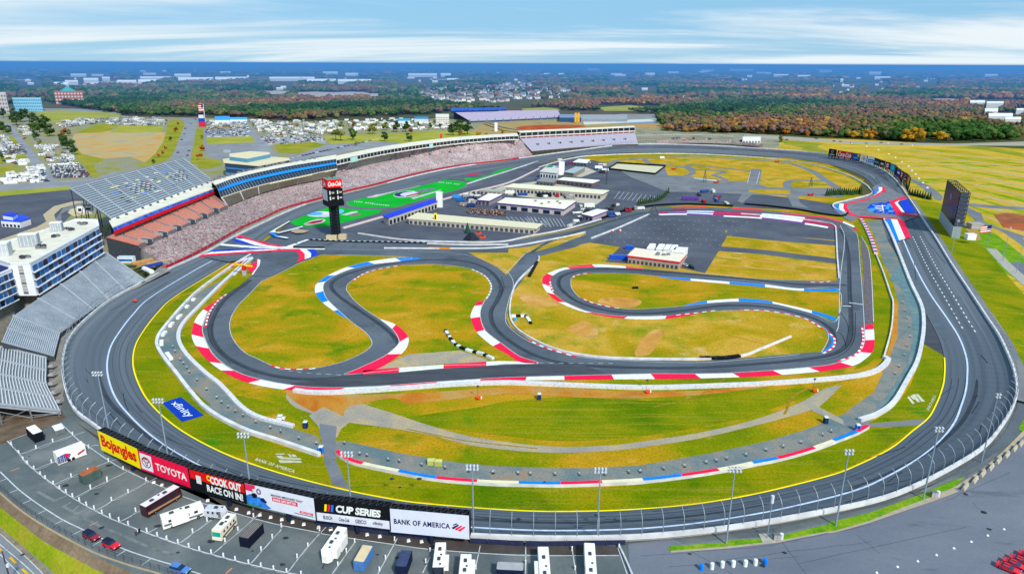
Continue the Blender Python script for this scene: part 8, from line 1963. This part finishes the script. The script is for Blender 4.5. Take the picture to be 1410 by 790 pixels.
shed('garage', 'long low garage with a tan roof below the blue roofed pit building', 'garage', [(559.5,300.5),(739,314.5),(747,308),(575,292.5)],4.5, wt, cr, n=26, winm=flat('#485058', .6))
shed('garage', 'long cream roofed garage with a row of dark doors behind the concrete apron', 'garage', [(694,257),(830,267),(839,262),(706.7,252.5)],5, wt, flat('#e4dec0', .6), n=26, winm=flat('#384454', .6), units=0)
shed('office_building', 'white roofed building with a blue and purple entrance in the paddock', 'building', [(684,279),(777,288),(794,276.5),(696,272)],5.5, flat('#c4b8b8', .7), flat('#ece6d0', .6), fascia=pur, n=6, winm=M_dglass, units=5)
shed('garage', 'small cream roofed garage near the top of the paddock', 'garage', [(767,247),(816,252),(826,248),(776,244)],4.5, flat('#705c64', .7), crw, n=8)
shed('canopy', 'grey sloping canopy roof in the paddock', 'canopy', [(776,236.5),(790,238.5),(806,230),(792.5,229.4)],5, flat('#88847c', .8), flat('#a0b0b4', .5))
shed('hospitality_tent', 'white roofed pavilion by the far inner wall', 'building', [(789,223),(808,224.5),(813,220),(797,218.6)],4, flat('#70707c', .7, var=.3), M_whitew, n=4)
shed('souvenir_stand', 'cream and purple roofed building left of the office building', 'building', [(657,275),(674,276.5),(691.8,267.5),(673,266)],4.5, flat('#948894', .7, var=.3), crw, fascia=pur, n=3)
shed('ticket_building', 'narrow cream roofed building with purple trim by the road course', 'building', [(800,294.5),(816,298),(838,289.5),(822,287.5)],4, flat('#a494a0', .7), crw, fascia=pur, n=3)
shed('media_building', 'white two storey building with a green roof terrace by the pit lane end', 'building', [(743,236),(767,238.5),(771,229),(754,227.5)],7, flat('#dcdcdc', .7), flat('#c8c8c0', .7), n=6, winm=M_dglass)
sh('green_terrace', (640,200,7.05),[(785,215),(810,195),(860,195),(850,215)],7.3, flat('#2c8c54', .8)); COL.objects['green_terrace']['kind'] = 'structure'
o = MB().box((0,0,0),(6,5,13)).box((0,0,13),(6.4,5.4,.5)).build('control_tower', M_whitew); o.location = G(773,240,.15); tag(o, 'white lift tower next to the media building', 'tower')
shed('red_trim_garage', 'cream roofed garage with a bright red edge in the infield lot', 'garage', [(863.6,351.5),(936,360.5),(945,350.5),(874.5,341)],5, flat('#a8988c', .8), flat('#e8dcc4', .6), fascia=flat('#e0142c', .6), n=12, winm=M_dsteel, units=4, wh=.4)
sheet('concrete_apron', Zm(690,210,3.917,[(670,575),(960,620),(1005,560),(1000,545),(700,530)]),.17, flat('#a49c90', .9, var=.2))
for k, (x0, x1) in enumerate(((785,835),(835,880),(875,910),(905,945),(925,965),(958,1018))):
 z0 = (690,210,3.917); y = 500+k*2+(10 if k > 3 else 0)
 a = Zm(*z0,[(x0+18,y-10)])[0]; b = Zm(*z0,[(x0+(0 if k<4 else -8),y+16)])[0]
 shed('race_transporter', 'white topped transporter parked behind the red trimmed garage', 'trailer', [b, (b[0]+8.5, b[1]+.6),(a[0]+8.5, a[1]+.4), a],4, M_whitew, flat('#eef0f0', .5))['group'] = 'transporters behind the red trimmed garage'
for lb, px, L in (('blue storage container left of the red trimmed garage', (854,356.5),14),('blue covered stack behind the left corner of the red trimmed garage', (866,343),5)):
 o = MB().box((0,0,0),(L, 2.6,2.4)).box((0,0,2.4),(L*.98,2.5,.1),0,1).box((L*.25,-1.33,.2),(.1,.06,2.0),0,1).box((-L*.25,-1.33,.2),(.1,.06,2.0),0,1).build('storage_container', [flat('#1c50c0', .6), flat('#3068d0', .6)]); o.location = G(*px, .15); o.rotation_euler.z = -.1; tag(o, lb, 'container')
for z0, poly, n in (((640,200,7.05),[(0,470),(130,480),(110,600),(0,590)],12),((640,200,7.05),[(1090,590),(1400,640),(1300,740),(1080,700)],10),((640,200,7.05),[(900,150),(1240,170),(1230,200),(920,190)],9),((640,200,7.05),[(700,330),(890,300),(880,340),(720,350)],6),((640,200,7.05),[(400,480),(1050,500),(1050,520),(560,500)],10),((690,210,3.917),[(500,65),(570,70),(560,130),(500,110)],8),((690,210,3.917),[(1020,180),(1260,200),(1230,280),(1060,270)],9),((690,210,3.917),[(560,330),(800,290),(830,300),(600,350)],10),((690,60,3.917),[(900,510),(1300,520),(1300,540),(900,532)],24)):
 pp = Zm(*z0, poly); xs = [q[0] for q in pp]; ys = [q[1] for q in pp]; m_ = 0
 while m_ < n:
  q0 = (rnd.uniform(min(xs), max(xs)), rnd.uniform(min(ys), max(ys)))
  if inpoly(q0[0], q0[1], pp): m_ += 1; small_van(q0,.15, flat(rnd.choice(['#d8d8d8', '#303038', '#a02030', '#c8c4b8', '#2c4c8c', '#8c8c90']),.5), 'car or van standing about the paddock buildings', 'cars and vans about the paddock', L=rnd.choice((4.5,5,6.5,9)), h=rnd.choice((1.6,2.4,3)), rz=rnd.choice((.1,.4,1.6)))
shed('garage', 'dark roofed shed with cream edge left of the small cream garage', 'garage', [(738,249),(762,251),(770,246),(748,244)],4, flat('#6c6870', .7), flat('#8c8c8c', .7), n=5)
shed('garage', 'grey roofed store at the lower left of the office building', 'garage', [(660,262),(690,264),(694,261),(668,259.5)],3.5, wt, flat('#a8a89c', .7), n=5)
# walled kart pen
A4 = Zm(690,210,3.917,[(575,92),(830,120),(888,76),(625,60)])
sheet('kart_pen_floor', A4,.2, flat('#c8c4a4', .9, var=.12)); wallthing('pen_fence', 'black fence round the cream floored pen in the far paddock', 'fence', A4+[A4[0]], w=.3, h=2.0, z=.2, side=M_black, n=0)
# blue glass building behind the stand
g = shed('glass_building', 'dark blue glass building with a cream roof behind the suite level', 'building', [(308,224),(356,228.5),(400,220),(398,217.5),(345,214),(307,219)],15, flat('#1c4470', .2, var=.2, spec=.7), flat('#d8cca8', .7), units=0)
q2 = [(316,216),(340,219),(372,212.5),(371,210),(345,208.5),(316,212)]
pts = [G(u, v, 19) for u, v in q2]; o = MB().prism([(p.x, p.y, 15.2) for p in pts],4,0,1).build('upper_floor', [flat('#5c94b0', .4), flat('#d8cca8', .7)], g); o.location = -Vector(g.location)
for z_ in (3.5,9.0):
 pts = [G(u, v, 15) for u, v in [(308,224),(356,228.5),(400,220)]]; o = MB().strip([(p.x, p.y-.4, z_) for p in pts],[(p.x, p.y-.4, z_+1.6) for p in pts]).build('sill_band', flat('#4c84b4', .4), g); o.location = -Vector(g.location)
shed('blue_roof_hall', 'low white hall with a bright blue hipped roof at the left picture edge', 'building', [(0,303),(27,305),(42,300),(30,295)],5, M_whitew, flat('#1444e0', .5), n=5, winm=M_dglass, wh=.4)
shed('blue_roof_hall', 'taller blue gable rising from the blue roofed hall', 'building', [(3,296),(17,298),(24,293.5),(11,292)],8, M_whitew, flat('#1038c8', .5))
o = MB().box((0,0,0),(10,5,3.5)).box((0,0,3.5),(10.4,5.4,.5),0,1,.8).build('kiosk', [M_grate, flat('#38a8e8', .5)]); o.location = G(314,210,0); tag(o, 'small kiosk with a bright cyan roof in the car park behind the glass building', 'kiosk')
o = MB().box((0,0,0),(9,4,4)).box((0,0,4),(9.2,4.2,.3),0,1).box((-3,-2.05,.6),(2,.1,2),0,2).box((2,-2.05,1.2),(3,.1,1.4),0,2).build('gatehouse', [M_whitew, M_grate, M_dglass]); o.location = G(118,291,18); o.rotation_euler.z = .4; tag(o, 'white plant box on the walkway at the corner of the upper deck', 'hut')
# pylons
def lattice(px, tv, label, z=.15, w=3.0):
 p = G(*px, z); h = Hat(p, tv); mb = MB()
 for a in (-1,1):
  for b in (-1,1): mb.tube([(a*w/2, b*w/2,0),(a*.3, b*.3, h)],.12,4)
 for k in range(6):
  f0, f1 = 1-k/6*.85,1-(k+1)/6*.85; z0, z1 = h*k/6, h*(k+1)/6
  for a in (-1,1): mb.tube([(-w/2*f0, a*w/2*f0, z0),(w/2*f1, a*w/2*f1, z1)],.07,4).tube([(a*w/2*f0,-w/2*f0, z0),(a*w/2*f1, w/2*f1, z1)],.07,4)
 o = mb.build('lattice_mast', M_dsteel); o.location = p; tag(o, label, 'mast')
lattice((970,251),234.5, 'lattice mast standing by the white barrier in the kart track'); lattice((1116,257),245, 'dark lattice mast in the dry grass left of the conifers'); lattice((900,297),283, 'squat dark lattice stand on the wall above the infield lot', w=8); lattice((835,254),231, 'thin lattice mast at the corner of the cream floored pen', w=1.2)
# crowd and small things in the paddock
cmix = [flat(c, .8) for c in ('#c04038', '#4460a0', '#d8d4cc', '#20242c', '#d08030', '#8c5848', '#5c8c50')]
mb = MB()
for k in range(150):
 q0 = Zm(640,200,7.05,[(rnd.uniform(20,400),0)])[0]; x = (q0[0]-640)*7.05; y = 640+x*.07+rnd.uniform(-22,28); p = G(*Zm(640,200,7.05,[(x,y)])[0],.15)
 i = rnd.randrange(7); mb.box(p, (.5,.4,.85), rnd.random(),3).box((p.x, p.y, p.z+.85),(.6,.4,.65), rnd.random(), i, .8).box((p.x, p.y, p.z+1.5),(.26,.26,.28),0,5)
tag(mb.build('crowd', cmix), 'small dense crowd of people in coloured clothes between the garages', 'crowd', kind='stuff')
for (x, y, c, rz) in ((1190,515,'#2890e0',.3),(1230,545,'#1c60b0',.2),(1350,480,'#b8b4ac',.4),(1260,590,'#90887c',0),(1330,600,'#203c70',.2),(1380,570,'#9c94a0',.1)):
 small_van(Zm(460,200,7.05,[(x,y)])[0],.15, flat(c, .5), 'service truck parked among the paddock garages', 'service trucks in the paddock', rz=rz)
for (x, y, c) in ((770,500,'#181c24'),(440,475,'#e4e4dc'),(1300,230,'#ececec'),(1210,605,'#e8e8e0'),(900,365,'#303848')):
 small_van(Zm(640,200,7.05,[(x,y)])[0],.15, flat(c, .5), 'larger %s truck on the paddock asphalt' % ('dark' if c in ('#181c24', '#303848') else 'white'), 'larger paddock trucks', L=14 if c == '#181c24' else 9, h=3.6)
for k in range(16):
 q0 = Zm(690,210,3.917,[(370+k*17,395-k*7+rnd.uniform(-10,8))])[0]; small_van(q0,.15, flat(rnd.choice(['#d8d8d8', '#303038', '#8c8c90', '#c8c4b8', '#4c4c54']),.5), 'small vehicle in the line beside the road course wall', 'vehicles beside the road course wall', L=5, h=2.2, rz=rnd.uniform(0,1))
small_van(Zm(690,210,3.917,[(1020,258)])[0],.15, flat('#5c3c8c', .5), 'purple and white bus by the black barrier', None, L=15, h=3.4)
small_van(Zm(690,60,3.917,[(868,622)])[0],.15, M_white, 'white van alone beside the kart track', None, L=6)
for (x, y, z0, c, lb) in ((930,680,(690,60,3.917),'#c83028','red box in the dry grass left of the kart loops'),(1160,752,(690,60,3.917),'#d83020','red vehicle at the end of the white kart barrier'),(78,640,(1050,60,3.917),'#d83828','red car by the far inner wall'),(258,232,RC,'#d02030','red car in the grass by the conifers'),(362,605,(690,60,3.917),'#e02030','red marker car on the front straight')):
 o = small_van(Zm(*z0,[(x,y)])[0],.2, flat(c, .5), lb, None, L=4.5, h=1.6); o.name = 'small_car'; o['category'] = 'car'
wallthing('kart_barrier', 'white barrier strip at the bottom of the kart loops', 'barrier', Zm(690,60,3.917,[(1040,728),(1100,736),(1160,742)]), w=1.2, h=1.0, z=.15, side=M_white)
for k, (x, y) in enumerate(((602,428),(642,427))):
 o = MB().cyl((0,0,0),1.1,1.0,10,0,.8).cyl((0,0,1.0),.8,.6,10,1,.5).build('tyre_stack', [flat('#d84830', .6), M_white]); o.location = G(*Zm(690,210,3.917,[(x,y)])[0],.2); tag(o, '%s red and white tyre stack at the edge of the infield lot' % ('left' if k == 0 else 'right'), 'tyre stack')
mb = MB().tube([(0,0,0),(0,0,8)],2.2,8,0,.1); o = mb.build('tent', flat('#1c4c3c', .7)); o.location = G(644,321,.15); tag(o, 'dark green pointed tent on the paddock asphalt', 'tent')
mb = MB().tube([(0,0,0),(0,0,5)],6,4,0,1.5); o = mb.build('tent', flat('#282c38', .7)); o.location = G(649,330,.15); tag(o, 'wide black tent in front of the green pointed one', 'tent')
for k, (x, y) in enumerate(((1250,440),(1272,460),(1210,468))):
 o = MB().box((0,0,0),(4,2.2,1.3)).box((-.3,0,1.3),(2.2,2,.7),0,1).build('small_car', [flat('#e85020', .5), M_dglass]); o.location = G(*Zm(340,210,3.917,[(x,y)])[0],.15); tag(o, 'orange red small car beside the black tent', 'car', 'orange red cars by the tents')
o = MB().box((0,0,0),(2,1.2,9),.2).box((0,-.7,4),(1.2,.1,4),.2,1).build('banner', [M_yel, M_black]); o.location = G(600,310,.15); tag(o, 'yellow upright banner at the tan roofed garage', 'banner')
t = empty('safety_truck', G(337,379,.3), 'yellow and red trackside crane at the tip of the left gravel strip', 'crane'); MB().box((0,0,0),(2.2,1.6,3)).build('mast', M_grate, t); MB().tube([(-4.5,0,6.5),(5,0,5.2)],.6,6).box((-4.5,0,5.8),(1.6,1.4,1.6)).build('boom', flat('#e0b020', .6), t); MB().box((0,0,3),(1.8,1.6,3)).build('cab', flat('#c83020', .6), t)
t = empty('service_shed', G(175,361,4.4), 'white and blue service vehicles between the two left stands', 'vehicle'); MB().box((0,0,0),(9,3,3.4)).build('body', M_rvw, t); MB().box((0,-1.55,1),(8,.1,1.3)).build('window', M_bglass, t); MB().box((0,0,3.4),(9.1,3.1,.2)).build('roof', flat('#bcd4e8', .5), t)
for k, (x, y, c) in enumerate(((768,592,'#c89858'),(795,605,'#b48c54'),(822,612,'#2848a8'),(845,600,'#c0a070'))):
 o = MB().box((0,0,0),(12,1.6,1.0)).box((0,0,1.0),(11.5,1.2,.4),0,0).build('material_stack', flat(c, .8, var=.15)); o.location = G(*Zm(0,210,3.917,[(x,y)])[0],4.5); o.rotation_euler.z = .95; tag(o, '%s stack of long material on the ground between the left stands' % ['tan', 'brown', 'blue', 'pale wooden'][k], 'material stack')
o = MB().tube([(-5,0,.8),(5,0,.8)],1.4,8).build('white_tarp', M_white); o.location = G(204,374,4.3); o.rotation_euler.z = -.7; tag(o, 'white covered bundle by the track wall between the left stands', 'bundle')
# ================= car parks behind the stand =================
cc = ['#e8e8ea', '#d0d4d8', '#181c22', '#303840', '#7c8088', '#8c1c24', '#243c78', '#f0f0f0', '#a8acb0', '#50545c']
CP = []
for c in cc:
 mb = MB().box((0,0,.3),(4.6,1.8,.65),0,0,.97).box((-.2,0,.95),(2.5,1.6,.5),0,1,.8).box((-.2,0,1.45),(1.9,1.3,.05),0,0).box((1.4,0,0),(.6,1.9,.6),0,2).box((-1.4,0,0),(.6,1.9,.6),0,2)
 CP.append(mb.build('parked_car', [flat(c, .35, spec=.6), M_dglass, M_black]))
used = set()
def putcar(p, rz, label, grp):
 i = rnd.randrange(len(CP)); o = CP[i]
 if i in used: o = CP[i].copy(); COL.objects.link(o)
 used.add(i); o.location = p; o.rotation_euler.z = rz; tag(o, label, 'car', grp); return o
A, B, C_, D = [G(*q0,.1) for q0 in Zm(0,60,3.917,[(262,655),(430,645),(500,725),(300,732)])]
nr = 9
for r in range(nr):
 a = A.lerp(D, (r+.3)/nr); b = B.lerp(C_, (r+.3)/nr); n = 25; rz = math.atan2((b-a).y, (b-a).x)+1.57
 for k in range(n):
  if rnd.random() < .14: continue
  putcar(a.lerp(b, k/n)+Vector((0, rnd.uniform(-.3,.3),0)), rz, 'car parked in the packed rows below the big dark trees at the left', 'cars in the packed rows at the left')
cam_p = []
for c in ('#e4e4e2', '#bcbcb8', '#9ca4ac'):
 mb = MB(); rbox(mb, -4.5,4.5,2.5,.5,3.2,0,.6); mb.box((-1.5,-1.27,1.5),(2.4,.04,.8),0,1).box((2,-1.27,1.4),(1.6,.04,.9),0,1).box((-2,0,0),(1.6,2.5,.6),0,2).box((1,0,3.2),(1,.8,.3),0,2); cam_p.append(mb.build('camper', [flat(c, .5), M_dglass, M_dsteel]))
ZONES = [(ZL,[(290,430),(420,408),(640,400),(860,400),(905,410),(890,440),(700,445),(540,432),(420,445),(330,455)],150),(ZL,[(1112,420),(1330,412),(1340,450),(1120,458)],70),(ZL,[(85,440),(150,430),(190,500),(130,520)],18),(ZL,[(0,500),(70,530),(100,575),(0,590)],26),(ZL,[(190,540),(320,550),(330,575),(210,575)],16),(ZL,[(215,582),(400,590),(410,640),(250,640)],26),
 (ZC,[(0,410),(480,420),(520,450),(460,490),(110,500),(30,450)],170),(ZC,[(530,415),(810,405),(1000,418),(1090,440),(1080,465),(930,465),(560,470)],130),(ZL,[(60,700),(240,700),(260,745),(0,760)],50),(ZL,[(150,670),(230,665),(240,700),(160,710)],16),(ZL,[(0,630),(60,600),(150,640),(120,660)],12)]
cnt = 0; restb = MB(); ncar = [190]
for z0, poly, n in ZONES:
 pp = Zm(*z0, poly); xs = [q[0] for q in pp]; ys = [q[1] for q in pp]; m_ = 0
 while m_ < n:
  q0 = (rnd.uniform(min(xs), max(xs)), rnd.uniform(min(ys), max(ys)))
  if not inpoly(q0[0], q0[1], pp): continue
  m_ += 1; p = G(*q0,.1); rz = rnd.choice((.2,1.5,-.4,.9))+rnd.uniform(-.2,.2)
  if rnd.random() < .3:
   if ncar[0] < 232: ncar[0] += 1; putcar(p, rz, 'car parked among the campers in the far lots', 'cars among the campers')
   continue
  if cnt < 300:
   o = cam_p[cnt] if cnt < 3 else cam_p[cnt % 3].copy()
   if cnt >= 3: COL.objects.link(o)
   o.location = p; o.rotation_euler.z = rz; tag(o, 'white camper in the crowded camping lots beyond the stands', 'camper', 'campers in the far lots')
  else:
   c, s_ = math.cos(rz), math.sin(rz); restb.box(p, (8.5,2.5,3.1), rz, 0).box((p.x, p.y, p.z+3.1),(1,.8,.3), rz, 1)
  cnt += 1
rc = MB(); RZ = ZONES+[(ZL,[(1110,455),(1340,452),(1345,500),(1110,505)],70),(ZC,[(60,500),(400,495),(420,530),(120,545)],90),(ZL,[(0,545),(110,540),(150,600),(0,600)],60)]
for z0, poly, n in RZ:
 pp = Zm(*z0, poly); xs = [q[0] for q in pp]; ys = [q[1] for q in pp]; m_ = 0
 while m_ < n*1.6:
  q0 = (rnd.uniform(min(xs), max(xs)), rnd.uniform(min(ys), max(ys)))
  if not inpoly(q0[0], q0[1], pp): continue
  m_ += 1; p = G(q0[0], round(q0[1]*2.2)/2.2,.1); rz = rnd.choice((.2,1.6)); i = rnd.randrange(10); rc.box(p, (4.5,1.8,.9), rz, i).box((p.x, p.y, p.z+.9),(2.4,1.6,.5), rz, 10,.8)
tag(rc.build('distant_cars', [flat(c, .35, spec=.6) for c in cc]+[M_dglass]), 'rest of the mixed coloured cars standing among the campers', 'cars', kind='stuff')
tag(restb.build('distant_campers', [flat('#e4e4e2', .5), M_dsteel]), 'rest of the white campers in the far lots', 'campers', kind='stuff')
for k, (x, y) in enumerate(((1055,410),(1030,435),(1000,460),(980,520),(1020,580),(1012,605),(995,490),(960,590))):
 putcar(G(*Zm(*ZL, [(x,y)])[0],.15),1.3, 'car driving on the wide road beyond the upper deck', 'cars on the wide road')
for k, (x, y) in enumerate(((130,520),(200,525),(290,515),(385,528),(420,530),(480,538),(560,540),(1140,530),(640,536),(750,545))):
 putcar(G(*Zm(*ZRR, [(x,y)])[0],.15),.1, 'car on the road in front of the wood', 'cars on the road by the wood')
for k in range(30):
 x = 40+k*40; y = 735-k*1.2-(60 if x < 300 else 0)*0
 q0 = Zm(340,60,3.917,[(150+k*19,640-k*4.2)])[0]; putcar(G(*q0,.15),.5, 'car parked in the row behind the curved white roof', 'cars behind the curved roof')
